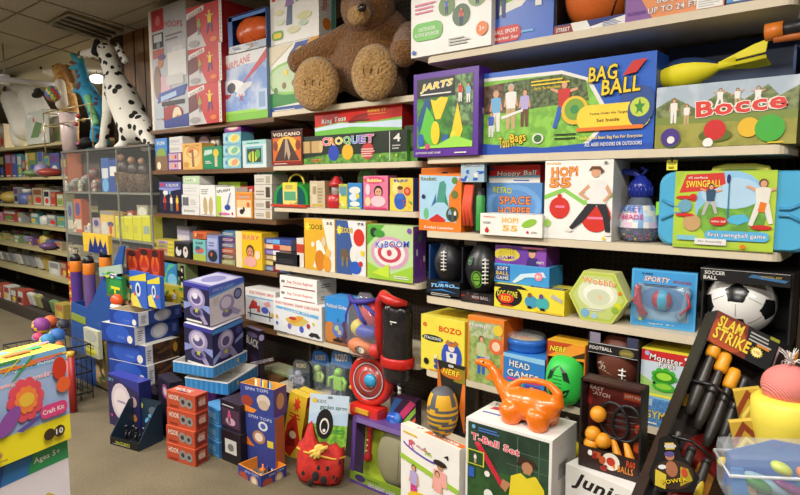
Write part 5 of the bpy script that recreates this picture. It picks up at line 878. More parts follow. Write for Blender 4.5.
# ------------------------------------------------------------------ snap circuit shelf
c2 = S('A4', 274, 322, 298, 'circuit_kit_box', 'large white electronic circuits box with a buggy picture', d=.14, inset=-.01, cols=('f0eeea', 'e2e0da', 'f4f2ee'),
  front=[r(.03, .03, .97, .8, 'e4e8ec'), t('ELECTRONIC SNAP CIRCUITS', .5, .9, .9, .07, 'c8202a'), pg([(.06, .72), (.94, .62), (.94, .72), (.06, .8)], '6ab0e0'), t('ROVER KIT', .5, .71, .6, .05, 'w'), pg([(.25, .45), (.55, .62), (.75, .5), (.6, .3), (.35, .28)], 'd8c05a'), ci(.35, .24, .09, '7a6ac0'), ci(.6, .22, .1, '4a5ac8'), ci(.74, .36, .08, 'b03a3a'), e(.5, .48, .15, .07, 'e8a03a', 20), e(.42, .5, .08, .05, 'c83a34'), ci(.08, .46, .06, 'd8a83a'), ci(.08, .26, .06, '5a6ac0'), ci(.84, .46, .05, 'd8d83a'), pg([(.74, .1), (.8, .2), (.92, .2), (.98, .1), (.92, .06), (.86, .1), (.8, .06)], '2a2a30'), r(.0, .0, .3, .03, 'g')], right=[lines(.2, .2, .8, .8, 6, 'c8c6c0')])
z = c2['zt']+.001; st = [r(.0, .35, 1, .65, 'f4f2ee'), t('Snap Circuits Beginner', .55, .5, .7, .32, 'c8202a'), r(.04, .4, .14, .62, 'g'), r(.1, .04, .95, .12, '9a3a34')]
for k, lb in ((0, 'slim white circuits box lying directly on the large circuits box'), (1, 'slim white circuits box, topmost of the circuits stack')):
    o = S('A4', 280, 317, 0, 'circuit_kit_box', lb, d=.15, inset=.02, z=z, h=.068, cols=('f2f0ec', 'e2e0da', 'f6f4f0'), front=st, right=[lines(.2, .3, .8, .7, 2, 'g')], group=None); z = o['zt']+.001
S('A4', 246, 276, 287, 'circuit_kit_box', 'white circuits box with red and blue robots, left of the large one', d=.13, inset=.06, cols=('eeece8', 'dedcd6', 'f0eeea'),
  front=[t('ELECTRONIC BRIX', .55, .88, .8, .08, 'c8202a'), r(.04, .08, .96, .76, 'dfe4ea'), r(.04, .72, .96, .76, '6ab0e0'), pg([(.1, .35), (.24, .65), (.4, .6), (.4, .4)], 'c8302a'), r(.4, .3, .5, .5, 'c84a3a'), e(.66, .4, .12, .1, '4a5ac0'), pg([(.6, .6), (.8, .7), (.86, .55), (.7, .5)], 'e0a0a0'), r(.08, .2, .9, .24, '3a3a44'), r(.15, .1, .18, .4, '3a3a44'), r(.8, .1, .83, .4, '3a3a44'), ci(.9, .3, .07, 'e0c03a'), ci(.3, .7, .03, 'yel')])
S('A4', 325.5, 349, 296, 'globe_box', 'bright blue box picturing a desk globe', d=.13, inset=.0, cols=('2f8fe0', '2a2a34', '4aa0f0'),
  front=[r(0, 0, 1, .46, '8a5a3a'), e(.2, .25, .3, .22, 'c8803a'), e(.85, .3, .2, .24, '5a3a4a'), t('Political Globe', .5, .82, .84, .08, 'w'), e(.55, .32, .03, .26, '3a2a20'), ci(.55, .33, .17, '5a7ac8'), e(.5, .36, .1, .06, 'b8c88a', 20), e(.62, .28, .08, .05, 'd0b88a'), e(.55, .1, .22, .035, '2a2018'), r(.53, .12, .57, .18, '2a2018')])
# ================================================================== brown bay
F_ = 'brown shelf'
# poster sized box at the far left end
xa, xb, Y, Z, zt = frame('R0', 152.5, 190, 12, .0)
S('R0', 153, 190, 12, 'basketball_hoop_box', 'tall white basketball hoop box with boy in blue car picture at the far left end', d=.14, inset=.06, cols=('c9c8c8', 'e8dcc8', 'd8d0c0'),
  front=[r(0, 0, .06, 1, 'ece0cc'), r(.06, 0, 1, 1, 'b9bcc2'), r(.09, .82, .42, .99, 'b8242e'), ci(.26, .9, .04, 'd86a6a'), t('HOOPS', .66, .84, .5, .05, 'c03a4a', None, -8), lines(.45, .72, .9, .78, 2, '8a7a74'), r(.1, .68, .4, .8, '2a2426'), r(.14, .73, .36, .79, 'c8c8ca'), ci(.26, .7, .03, '8a8a90'), r(.1, .6, .4, .67, 'b8584a'), r(.5, .44, .98, .7, 'c9c8cc'), r(.62, .55, .9, .66, 'd8d8dc'), r(.64, .57, .88, .58, 'b03a34'), ci(.3, .56, .045, 'c87a4a'), e(.34, .6, .1, .025, '6a4a7a'), e(.36, .33, .2, .12, 'd8a8b8'), e(.2, .4, .1, .14, '8a6a54'), r(.5, .42, .98, .62, 'e8e6e2'), r(.45, .36, .9, .44, 'd0d0cc'),
   pg([(.18, .23), (.9, .27), (.98, .35), (.24, .31)], '2f4aa0'), pg([(.28, .24), (.7, .27), (.7, .31), (.28, .28)], 'a8c4e4'), r(.3, .2, .9, .235, '1a1a20'), e(.55, .13, .3, .07, 'a02a2e'), e(.7, .1, .12, .08, 'e8d8b8'), e(.72, .09, .06, .03, 'd8a83a'), pg([(.35, .02), (1, .02), (1, .12), (.35, .08)], '2a3a8a'), r(.1, .1, .35, .2, 'b0bcc4')])
soc_front = [r(0, 0, 1, 1, 'c8302c'), pg([(0, 0), (.55, 0), (.4, .35), (.1, .6), (0, .5)], 'c8c4c4'), pg([(0, .3), (.3, .4), (.25, .85), (0, .8)], '6a2a2c'), pg([(.0, .72), (.5, .86), (.5, .98), (0, .86)], 'e4e0dc'), t('SOCCER', .26, .84, .42, .08, '7a2a2c', None, 12), fig(.36, .3, .42, '7ab04a', 'g', 'k', 'sk', 0), fig(.66, .28, .55, 'e8c82a', '3a4a8a', 'yel', 'sk', 1), e(.76, .14, .1, .06, 'e8702a'), r(.93, 0, 1, 1, 'e8e4e0'), t('REFERENCE', .965, .5, .7, .035, '8a1c1a', None, 90), e(.2, .12, .16, .08, 'a09a98')]
z = SH['R0'][1]; grp = 'red soccer goal boxes stacked at the left end of the top shelf'
for k, (h_, lb, rz, i_) in enumerate(((.258, 'red soccer goal box, lowest of the three stacked at the left', 0, -.03), (.235, 'red soccer goal box, middle of the three stacked at the left', 0, -.03), (.27, 'red soccer goal box, topmost of the stack near the ceiling', 4, -.02))):
    o = S('R0', 189.5, 223-(.5 if k < 2 else 2), 0, 'soccer_goal_box', lb, d=.3, inset=i_, z=z, h=h_, rz=rz, cols=('c8302c', 'a01c1e', '9a1a1a'), front=soc_front, group=grp, right=[r(.05, .1, .95, .9, 'b02424'), t('SOCCER', .5, .5, .7, .16, 'd8a0a0')]); z = o['zt']+.001
pl = S('R0', 224.5, 268, 57, 'toy_plane_box', 'blue sky box with a white and red toy plane over grass', d=.1, inset=-.0, cols=('8fb4e0', '7a9cc8', 'b8ccdc'),
  front=[r(0, .0, 1, 1, mottle('7f9fdc', 'c8d4ec', 6)), r(0, .82, 1, 1, 'e4e2e4'), t('AIRPLANE', .35, .86, .6, .1, 'd05a5a', None, 8, .2), r(0, .0, 1, .12, '9a2'+'c20') if 0 else r(0, 0, 1, .13, '7fc43a'), r(0, .11, 1, .15, '9fd84a'), pg([(.4, .5), (1, .84), (1, .98), (.52, .6)], 'c8323a'), e(.32, .52, .24, .09, 'f0efee', -12), e(.2, .5, .1, .08, '3a3a44'), e(.55, .5, .14, .05, 'd8d8dc', 10), pg([(.3, .36), (.52, .36), (.48, .48), (.36, .48)], 'e0dce0'), t('X', .42, .34, .1, .1, 'c03a4a'), r(.78, .12, 1, .42, 'c0d0e8'), r(.82, .16, .96, .38, '8aa8d0'), pg([(0, .38), (.1, .42), (.2, .4), (.1, .34)], 'a8343c')])
# orange ball in a blue open box
xa, xb, Y, _, zt = frame('R0', 229, 266.5, 10, -.01, pl['zt']+.001); Z = pl['zt']+.001; w = xb-xa; hh = solveZ(13, (xa+xb)/2, Y)-Z
rt = thing('boxed_ball', 'orange basketball in a blue and white open box on the plane box', 'ball', ((xa+xb)/2, Y+.09, Z)); g = G()
g.box((0, .085, hh/2), (w, .01, hh), '1a3a6a'); g.box((-w/2, 0, hh/2), (.008, .18, hh), '1f4f9a'); g.box((w/2, 0, hh/2), (.008, .18, hh), '1f3f7a'); g.box((0, 0, hh), (w, .18, .008), '2a62b4'); g.box((0, 0, .004), (w, .18, .008), 'lg'); g.box((0, -.085, hh*.1), (w, .006, hh*.2), 'c8ccd4'); g.box((-w*.44, -.088, hh*.6), (w*.1, .004, hh*.8), '2050a0'); g.box((0, -.088, hh*.95), (w, .004, hh*.12), '3a70c0'); g.build('carton', rt)
g = G(); art(g, [r(0, 0, 1, 1, 'd4d6dc'), busy(0, 0, 1, 1, 12, ['9aa4b4', 'w', '6a7a9a'], 6, .3), ci(.62, .6, .3, 'c87a3a'), r(.8, .1, 1, .9, 'a8b4c8')], w, hh*.2, lambda a, b, d: Vector((-w/2+a, -.089-d, b))); g.build('front_print', rt)
g = G(); g.sph((-.0, -.02, hh*.55), (w*.44, .085, hh*.46), mat('dc5a1e', .3), 26); g.build('ball', rt)
g = G()
for s_ in (-.3, .3): g.tube([(s_*w*.7*math.cos(a)-.0, -.02-.085*math.sin(a)*.97, hh*.55+hh*.46*math.cos(a)*.9) for a in [k*math.pi/12 for k in range(13)]], .0025, 'k', 5)
g.build('seam', rt)
# ------------------------------------------------------------------ rows of small game boxes
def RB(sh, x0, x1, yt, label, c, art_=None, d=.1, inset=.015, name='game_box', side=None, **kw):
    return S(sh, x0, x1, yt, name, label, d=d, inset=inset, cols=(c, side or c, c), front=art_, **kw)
RB('R1', 156, 168, 139, 'narrow blue photo box left of the small white and violet boxes', '3f78c0', [r(0, .6, 1, 1, '4a88d0'), e(.5, .5, .4, .2, '8fa84a'), r(0, 0, 1, .45, '8a6a50'), t('FUN', .5, .85, .6, .12, 'w'), ci(.3, .15, .12, 'cream')])
z = SH['R1'][1]
for k in range(2):
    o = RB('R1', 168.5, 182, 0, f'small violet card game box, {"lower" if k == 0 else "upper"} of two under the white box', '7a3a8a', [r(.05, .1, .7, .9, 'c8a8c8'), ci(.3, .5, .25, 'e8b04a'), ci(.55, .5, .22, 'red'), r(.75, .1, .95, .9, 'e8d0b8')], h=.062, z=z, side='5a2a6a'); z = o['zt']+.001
for k in range(2):
    o = RB('R1', 169.5-k*0, 182.5, 0, f'small white game box, {"lower" if k == 0 else "upper"} of two on the violet boxes', 'e0dcd8', [r(.1, .2, .8, .6, 'd0ccd0'), lines(.1, .3, .8, .7, 2, 'lg')], h=.055, z=z); z = o['zt']+.001
RB('R1', 183, 202.5, 144, 'orange game box with a giraffe picture', 'e8b25a', [e(.5, .5, .45, .45, 'f0cc80'), e(.55, .66, .34, .22, 'e0984a'), e(.55, .62, .26, .16, 'f0d090'), pg([(.5, .1), (.62, .1), (.58, .7), (.48, .7)], '9a6a4a'), e(.46, .7, .14, .06, 'b8643a', 10), t('GIRAFFE', .5, .9, .7, .07, 'c87a2a'), e(.2, .2, .15, .1, 'd89a4a')])
RB('R1', 203.5, 222.5, 147, 'green game box with a yellow brush picture', '1f8a5a', [r(.05, .05, .95, .95, '1f8f60'), pg([(.05, .6), (.5, .68), (.5, .86), (.1, .84)], 'c8e0cc'), r(.62, .1, .76, .6, 'd8c8a0'), e(.69, .7, .14, .18, 'e8c83a'), lines(.12, .25, .5, .4, 2, 'w')])
RB('R1', 186, 198, 136, 'dark mustard box standing behind the giraffe box', '5a4a2a', [r(.2, .3, .9, .9, 'a08a3a'), r(.6, .3, .9, .7, '3a5a2a')], inset=.13)
RB('R1', 198.5, 211, 135, 'dark violet box standing behind the green brush box', '3a2f4a', [e(.5, .8, .4, .15, 'b8a0b0'), r(0, .3, 1, .6, '5a4a7a')], inset=.13)
RB('R1', 211, 221, 137, 'brown and grey box at the back beside the purple stack', '6a5a4a', [ci(.3, .8, .12, 'cream'), pg([(.5, .9), (.9, .9), (.8, .7)], 'lg')], inset=.13)
z = SH['R1'][1]; nm = ['lowest', 'second from the bottom', 'third from the bottom']
for k in range(3):
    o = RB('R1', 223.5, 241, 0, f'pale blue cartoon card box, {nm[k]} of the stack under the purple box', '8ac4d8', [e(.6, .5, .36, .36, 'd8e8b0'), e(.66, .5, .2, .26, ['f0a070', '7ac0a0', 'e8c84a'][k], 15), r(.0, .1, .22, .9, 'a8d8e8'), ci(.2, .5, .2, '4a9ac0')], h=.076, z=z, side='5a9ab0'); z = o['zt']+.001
RB('R1', 224.5, 241, 0, 'purple cartoon box, topmost of its stack beside the volcano shelf', '6a2a8a', [e(.5, .5, .4, .36, 'e88a9a'), e(.5, .5, .28, .24, 'f4e0d0'), ci(.2, .6, .12, 'c83a6a')], h=.066, z=z, side='4a1a6a')
RB('R1', 243, 266.5, 141, 'white and aqua insect kit box with a green window', 'dce8e8', [r(0, .84, 1, 1, 'a8dcd8'), r(.14, .14, .86, .78, '7ac0d0'), r(.2, .2, .8, .7, '3a4a3a'), e(.45, .4, .2, .2, 'c8d84a'), r(.36, .2, .4, .6, 'k'), r(.5, .2, .54, .6, 'k'), e(.66, .5, .1, .16, '6ab04a'), lines(.2, .88, .8, .96, 1, '3a8a8a')])
# second brown shelf
RB('R2', 160.5, 182, 182, 'dark blue game box with white title and colourful people', '3a3f86', [r(0, .82, 1, 1, '5a60a8'), r(.04, .86, .22, .96, 'c83a5a'), t('X BLOCK', .6, .9, .6, .09, 'w'), r(0, 0, 1, .76, '20203a'), fig(.24, .1, .5, 'red', 'dred'), fig(.55, .08, .52, 'w', 'g'), fig(.82, .1, .5, 'yel', 'or_'), e(.3, .66, .12, .08, 'w'), ci(.5, .66, .06, 'lbl'), pg([(.0, .76), (.5, .7), (1, .78), (1, .82), (0, .82)], '8a90d0')], d=.12)
z = SH['R2'][1]; cs = [('white box with black barcode, lowest of its stack', .055, [r(0, 0, 1, 1, 'e4e2de'), t('BRAIN BOX', .45, .5, .6, .3, '3a5a5a')]), ('white box with a grey print, second in its stack', .085, [r(.05, .1, .4, .8, '6a6a6c'), lines(.5, .2, .9, .7, 3, 'lg')]), ('white box with faint lines, third in its stack', .075, [lines(.1, .3, .9, .8, 2, 'd0d0cc')]), ('pale green and white box, topmost of its stack', .055, [r(.1, .3, .8, .7, 'e8f0dc'), t('lab', .4, .5, .5, .3, '6aa04a')])]
for k, (l, h_, a_) in enumerate(cs):
    o = RB('R2', 182+(k > 1)*1, 199.5, 0, l+' on the science shelf', 'e8e6e2' if k < 3 else 'c0dcb0', a_, h=h_, z=z, d=.12, side='dcdad6'); z = o['zt']+.001
RB('R2', 200.5, 216, 185, 'white box picturing two tan shoe soles', 'eceae6', [r(0, 0, 1, 1, 'f0eeea'), e(.35, .32, .14, .3, 'c8b07a', 4), e(.7, .32, .14, .3, 'c8b07a', -4), lines(.1, .7, .7, .9, 3, '9a9a98'), r(.1, .02, .9, .05, 'lg')])
RB('R2', 217, 235.5, 187, 'white and lime box with a blue splash figure', 'f0efea', [r(0, 0, .26, .7, 'b8dc3a'), t('SPLASH', .4, .88, .7, .1, '3a3a4a', None, 6), pg([(.5, .3), (.6, .25), (.8, .8), (.74, .82)], '8a9ac0'), e(.6, .32, .16, .1, '2f4aa0'), e(.4, .1, .34, .05, 'd87a9a'), ci(.85, .12, .05, 'red'), ci(.2, .08, .04, 'blu')])
RB('R2', 219, 241, 182, 'lime green box standing behind the splash box', 'b4d83a', [lines(.2, .85, .8, .95, 1, 'w')], inset=.13, d=.06)
RB('R2', 236.5, 252.5, 192, 'orange and cream box with a small dark squirrel', 'f0a03a', [r(.06, .04, .94, .94, 'f0c88a'), r(.06, .7, .94, .94, 'e8883a'), t('Critters', .5, .82, .7, .1, 'w', 'br'), r(.06, .04, .94, .4, 'f4e8d8'), e(.36, .24, .14, .1, '2a2220'), e(.5, .34, .06, .1, '2a2220', 20), ci(.76, .52, .1, 'e06a2a')])
RB('R2', 241, 254, 186, 'red box standing behind the squirrel box', 'c8302c', [r(.1, .7, .9, .9, 'e8d8c8')], inset=.13, d=.06)
z = SH['R2'][1]; nm = ['lowest', 'second', 'third', 'topmost']
for k in range(4):
    o = RB('R2', 254.5, 272, 0, f'cream wooden puzzle box, {nm[k]} of the four stacked beside the arched case', 'ddd6ca', [lines(.1, .3, .6, .7, 2, '9a8a78'), r(.66, .15, .9, .85, ['b89a70', '6a5a4a', '4a4038', 'b0a890'][k]), r(0, 0, 1, .05, 'a89a88')], h=[.058, .062, .09, .062][k], z=z, d=.13, side='c4bcae', inset=.02); z = o['zt']+.001
RB('R2', 258, 273, 0, 'small aqua box on top of the cream puzzle boxes', '8ac8b8', [lines(.1, .2, .9, .8, 2, '5a9a8a')], h=.035, z=z, d=.1, inset=.03)
# third brown shelf
z = SH['R3'][1]; nm = ['lowest', 'second', 'third', 'topmost']
for k in range(4):
    o = RB('R3', 153.5, 174, 0, f'flat yellow sided game box, {nm[k]} of the pile at the left end', 'd8c84a', [r(.25, .1, .7, .9, ['b8a0a8', 'c07a6a', 'a8a070', 'b89ab8'][k]), lines(.3, .2, .65, .8, 2, '6a5a4a'), r(.0, .0, 1, .1, '7a6a2a')], h=.028, z=z, d=.12, side='b8a83a'); z = o['zt']+.001
RB('R3', 175, 190.5, 241, 'black and white cow picture box', '1c1a1e', [e(.25, .4, .18, .3, 'dcdcd8'), e(.3, .6, .1, .16, 'k'), e(.7, .4, .16, .34, 'd8d4d0'), e(.72, .5, .06, .1, 'dred'), r(0, .86, 1, 1, '3a3a44')], d=.1)
RB('R3', 178, 190, 226, 'lilac and white box standing behind the cow box', 'c4c0d0', [r(0, .7, 1, 1, '9a94b0'), r(.2, .3, .9, .5, 'w')], inset=.12, d=.06)
RB('R3', 193.5, 206, 239, 'aqua box with a yellow base under an orange lid', '7ac4c0', [r(0, .0, 1, .3, 'b0c04a'), e(.5, .5, .36, .16, 'c86a5a'), e(.4, .6, .2, .1, '3a6a8a'), t('ZAP', .5, .84, .6, .12, '3a3a5a')], d=.12)
a_ = frame('R3', 193, 206, 239, .015)[4]
RB('R3', 193, 207, 0, 'orange flat box lying on the aqua box', 'd8683a', [lines(.1, .2, .8, .8, 2, '7a2a1a'), ci(.2, .5, .3, 'f0b070')], z=a_+.002, h=.05, d=.12, side='c8906a')
RB('R3', 207, 219, 235, 'lavender blue box with a dark robot picture', '8a94c8', [r(.1, .5, .9, .9, 'b0b8e0'), e(.5, .25, .4, .22, '2a3038'), ci(.4, .3, .08, 'c85a3a'), lines(.2, .6, .7, .8, 2, '5a64a0')], d=.14, side='4a5a9a')
z = SH['R3'][1]; cc = ['9a9a5a', '7a5a50', 'b8563a', '6a6a8a', '6a3a7a', '4a7aa0']
for k in range(6):
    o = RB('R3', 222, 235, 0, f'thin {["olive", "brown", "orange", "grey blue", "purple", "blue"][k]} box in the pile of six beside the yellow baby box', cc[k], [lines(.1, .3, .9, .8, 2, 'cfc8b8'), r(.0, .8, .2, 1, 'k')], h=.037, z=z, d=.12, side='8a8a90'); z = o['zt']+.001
RB('R3', 236.5, 262.5, 231, 'bright yellow box with a picture of a baby', 'f0c224', [r(0, 0, .24, 1, 'f0dcb0'), t('BABY', .6, .86, .6, .12, 'e0602a', 'f4e08a'), ci(.56, .48, .18, '6a3a24'), ci(.56, .45, .14, 'd8946a'), ci(.5, .47, .02, 'k'), ci(.62, .47, .02, 'k'), e(.56, .38, .05, .02, 'red'), e(.56, .2, .24, .14, 'e8a8a0'), e(.84, .4, .1, .12, 'f4d8b8')], d=.13, inset=-.005)
z = SH['R3'][1]; cc = ['5a6a8a', 'b89a3a', 'a07a4a', '6a5aa0', 'e0a07a', '3a4f9a', '2f4fb0']
for k in range(6):
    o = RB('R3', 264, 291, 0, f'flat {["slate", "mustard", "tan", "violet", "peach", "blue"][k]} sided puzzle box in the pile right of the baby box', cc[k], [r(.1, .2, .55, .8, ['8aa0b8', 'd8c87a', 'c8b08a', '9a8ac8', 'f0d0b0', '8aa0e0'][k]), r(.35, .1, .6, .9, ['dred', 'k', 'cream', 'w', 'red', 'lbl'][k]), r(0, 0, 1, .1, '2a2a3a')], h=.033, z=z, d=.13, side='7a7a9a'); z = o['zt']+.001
# below the third brown shelf, behind the floor stacks
RB('R4', 163, 178, 262, 'blue green box with a child face, behind the disco ball boxes', '3a8ac0', [pg([(.1, .3), (.4, .8), (.9, .98), (.5, .98), (.1, .6)], '5ac08a'), e(.7, .6, .3, .16, '7ac0e8'), ci(.22, .25, .11, '8a5a44'), ci(.22, .23, .08, 'd8a080'), r(.5, .0, 1, .3, '8aa8c8')], d=.1)
RB('R4', 179, 187, 262, 'narrow green and black spotted box beside the blue green one', '7a8a5a', [busy(0, 0, 1, 1, 16, ['k', 'cream', 'dgr', 'dg'], 5, .4)], d=.1)
RB('R4', 158, 186, 330, 'yellow and lime flower packs box low behind the stacks', 'c8b83a', [busy(0, 0, 1, 1, 18, ['yel', 'gr', 'nav', 'k', 'w'], 9, .3)], z=.62, d=.08, inset=-.03, h=.14)
# ================================================================== floor stacks before the brown and middle bays
import numpy as np
def CB(N, L, Rr, Bm, dep, name, label, cat='toy box', k=.35, open_=None, front=None, right=None, **kw):   # box from its near upright edge and the two far upper corners
    n = np.array(dray(*N))*dep; x = np.array([dep*1.03, dep*1.03, dep])
    dl, dr_, db = np.array(dray(*L)), np.array(dray(*Rr)), np.array(dray(*Bm))
    f = lambda x: np.array([(dl*x[0]-n)@(dr_*x[1]-n), (dl*x[0]-n)@(db*x[2]-n), (dr_*x[1]-n)@(db*x[2]-n)])
    for _ in range(60):
        J = np.array([(f(x+np.eye(3)[i]*1e-5)-f(x))/1e-5 for i in range(3)]).T
        x = x-np.clip(np.linalg.lstsq(J, f(x), rcond=None)[0], -.1, .1)
    a, b, c = [Vector(v) for v in (dl*x[0]-n, dr_*x[1]-n, db*x[2]-n)]
    W, D, Hh = a.length, b.length, c.length
    up = (-c).normalized().lerp(Vector((0, 0, 1)), 1-k).normalized(); xr = (-a).normalized(); xr = (xr-up*xr.dot(up)).normalized(); yr = up.cross(xr)
    if b.dot(yr) < 0: yr = -yr
    root = thing(name, label, cat, group=kw.pop('group', None)); NN = Vector(n)+CO
    base = NN-up*Hh-xr*W/2+yr*D/2
    if kw.pop('z0', None) is not None: pass
    root.matrix_world = Matrix(((xr.x, yr.x, up.x, base.x), (xr.y, yr.y, up.y, base.y), (xr.z, yr.z, up.z, base.z), (0, 0, 0, 1)))
    if open_:
        tray(root, W, D, Hh, kw.get('cols', ('w', 'w', 'w')), open_, front, right)
    else: carton(name, label, cat, W, D, Hh, (0, 0, 0), root=root, front=front, right=right, **kw)
    root['zt'] = base.z+Hh; return root
def tray(root, W, D, Hh, cols, inner, front=None, right=None, th=.005, fill=.0):
    g = G(); ml = [mat(cols[0], .35), mat(inner), mat(inner), mat(cols[1], .35), mat(cols[2]), mat(inner)]
    g.box((0, 0, th/2), (W, D, th), inner)
    g.box((0, -D/2+th/2, Hh/2), (W, th, Hh), [mat(cols[0], .35), mat(inner), mat(inner), mat(inner), mat(cols[2]), mat(inner)] if 0 else [mat(cols[0], .35)]*2+[mat(inner)]*2+[mat(cols[2])]*2)
    g.box((W/2-th/2, 0, Hh/2), (th, D-2*th, Hh), [mat(cols[1], .35)]*4+[mat(cols[2])]*2); g.box((-W/2+th/2, 0, Hh/2), (th, D-2*th, Hh), inner); g.box((0, D/2-th/2, Hh/2), (W, th, Hh), inner)
    g.box((0, -D/2+th*1.5, Hh/2), (W-2*th, th*.4, Hh-.002), inner); g.box((W/2-th*1.3, 0, Hh/2), (th*.4, D-2*th, Hh-.002), inner)
    g.build('carton', root)
    for nm, it in (('front', front), ('right', right)):
        if it: a_, b_, M = FM(W, D, Hh, nm); g = G(); art(g, it, a_, b_, M); g.build('front_print' if nm == 'front' else 'side_print', root)
# red boxes
gred = 'red hook game boxes stacked on the carpet'; nm = ['lowest', 'second from the carpet', 'third from the carpet', 'topmost']
z = 0
for k in range(4):
    dx = [0, -.6, .4, 0][k]
    o = NB(195.5+dx, 460, 440, 3.2, 167+dx*.6, 208.5+dx, 12, 'game_box', f'orange red box with grey rings, {nm[k]} of four beside the blue trays', z0=z, h=.094, group=gred, cols=('c04a2c', 'b03c22', 'cc5a3a'),
      front=[t('HOOK', .26, .66, .36, .3, 'e8dcd0'), ci(.58, .5, .3, '8a8a88'), ci(.58, .5, .14, '3a2a28'), ci(.8, .46, .28, '8a8a88'), ci(.8, .46, .12, '3a2a28'), r(.1, .1, .4, .2, '8a2a1c')], right=[r(.1, .1, .9, .9, '7a2a1c'), r(.3, .3, .8, .8, 'c8785a'), t('HOOK', .5, .5, .5, .3, 'w')], top=[t('HOOK', .4, .5, .6, .4, 'e8e4dc'), r(.3, .2, .6, .3, 'k')]); z = o['zt']+.001
z = 0
for k in (0, 1, 3):
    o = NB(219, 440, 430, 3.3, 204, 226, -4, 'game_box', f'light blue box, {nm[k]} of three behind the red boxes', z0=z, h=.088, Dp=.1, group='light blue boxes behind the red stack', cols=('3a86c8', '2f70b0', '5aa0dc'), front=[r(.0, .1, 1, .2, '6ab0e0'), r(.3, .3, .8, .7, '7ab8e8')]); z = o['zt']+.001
# disco ball boxes, trays beneath
def lampart(fc_): return [r(0, 0, 1, 1, '20204a'), pg([(.5, .5), (.0, .3), (.0, .5)], '8a9ad8'), pg([(.5, .5), (1, .3), (1, .5)], '8a9ad8'), pg([(.5, .3), (.8, .0), (.92, .04), (.62, .42)], 'a89ac0'), e(.5, .3, .26, .14, '7a70a8'), e(.5, .28, .16, .08, '3a3566'), star5(.5, .34, .1, 'b8c83a'), e(.5, .64, .34, .27, '9a90c0'), e(.5, .66, .26, .2, 'c8c0e0'), e(.5, .62, .18, .12, '5a508a'), e(.46, .7, .1, .08, 'ece8f4'), r(0, .9, 1, 1, '3a3aa0'), r(.1, .02, .7, .07, 'w')]
side1 = [r(0, 0, 1, 1, 'd8d2dc'), pg([(0, .72), (1, .86), (1, 1), (0, 1)], '3a5ad0'), pg([(0, .7), (1, .84), (1, .88), (0, .76)], '5a9ae0'), t('DISCO LIGHT', .4, .88, .6, .08, '9ab8f0', None, 0, .2), e(.48, .46, .22, .22, '9a8ac0'), e(.46, .48, .15, .15, 'd0c8e4'), pg([(.5, .2), (.8, .06), (.9, .14), (.62, .34)], 'a098c0'), e(.48, .2, .15, .1, '6a60a0'), star5(.46, .26, .07, 'b8c83a'), ci(.8, .62, .15, '2a2f6a'), ci(.8, .62, .1, '7a80b8'), lines(.08, .5, .25, .7, 4, 'lg')]
tr = [[r(.12*k, 0, .12*k+.05, 1, '4a98d8') for k in range(8)], r(0, .92, 1, 1, 'f0f4f8')]
KT = .35
# purple box on the carpet carrying the trays, then the trays, then the disco boxes
pb = NB(232, 452, 400, 3.45, 196, 250, -15, 'game_box', 'dark purple box on the carpet under the light blue trays', z0=0., Dp=.16, cols=('4a2470', '3a1c5a', '4a2470'), front=[e(.5, .6, .4, .3, '6a3a90'), r(0, 0, 1, .2, '2a1440')])
t2 = CB((228, 383), (185, 374), (258, 362), (228, 395), 3.4, 'display_tray', 'light blue and white open tray, lower of the two under the disco light boxes', k=KT, open_='e8e6e0', cols=('2f86cc', '2f86cc', 'f0eee8'), front=tr, right=tr+[t('9', .3, .5, .06, .5, 'yel')], cat='tray')
t1 = CB((213, 367), (173, 358), (247, 348), (213, 378), 3.4, 'display_tray', 'light blue and white open tray directly under the disco light boxes', k=KT, open_='e8e6e0', cols=('2f86cc', '2f86cc', 'f0eee8'), front=tr, right=tr+[t('9', .7, .5, .06, .5, 'yel')], cat='tray')
CB((212, 330), (184, 316), (243, 310), (213, 364), 3.43, 'disco_light_box', 'dark blue disco light box standing on the blue tray', k=KT, cols=('20204a', '24245a', 'e0dce8'), front=lampart(0), right=lampart(0)[:0]+[r(0, 0, 1, 1, '22225a'), r(0, .86, 1, .97, '4a90e0'), e(.42, .6, .26, .26, '9a90c0'), e(.44, .62, .19, .19, 'c8c0e0'), e(.42, .58, .12, .12, '5a508a'), pg([(.44, .34), (.72, .0), (.84, .06), (.6, .4)], '9a90b8'), e(.4, .28, .2, .12, '7a70a8'), star5(.42, .32, .09, 'b8c83a'), pg([(0, .1), (.26, .3), (.26, .42), (0, .26)], '8a9ad8'), pg([(.7, .4), (1, .5), (1, .62), (.74, .5)], '8a9ad8'), ci(.85, .72, .1, '4a4a90')])
CB((209, 287), (183, 276), (244, 271), (210, 323), 3.4, 'disco_light_box', 'white and blue disco light box, topmost of its stack', k=KT, cols=('20204a', 'd8d2dc', '6a6ac0'), front=lampart(0), right=side1, top=[r(.05, .1, .95, .9, 'c8c8e4'), e(.5, .5, .3, .3, '8a8ac8')])
# tall black boxes right of the disco stack
NB(260, 385, 331, 3.72, 247, 265, -8, 'game_box', 'tall black and violet box right of the disco light boxes', z0=.28, cols=('221a2c', '2a2030', '8a7aa0'), front=[t('BLACK', .5, .74, .9, .16, 'w', None, -6), e(.5, .88, .4, .05, '7a6a9a'), r(.2, .2, .8, .5, '3a2a4a')], right=[t('BLACK', .5, .4, .6, .5, 'e8e4ec', None, 90), ci(.5, .86, .06, 'lilac')])
NB(260, 410, 392, 3.73, 246, 266, -8, 'game_box', 'dark box under the tall black and violet box', z0=0., h=.279, cols=('221a22', '1a1418', '2a2030'), front=[r(.1, .4, .9, .8, '3a2f3a')])
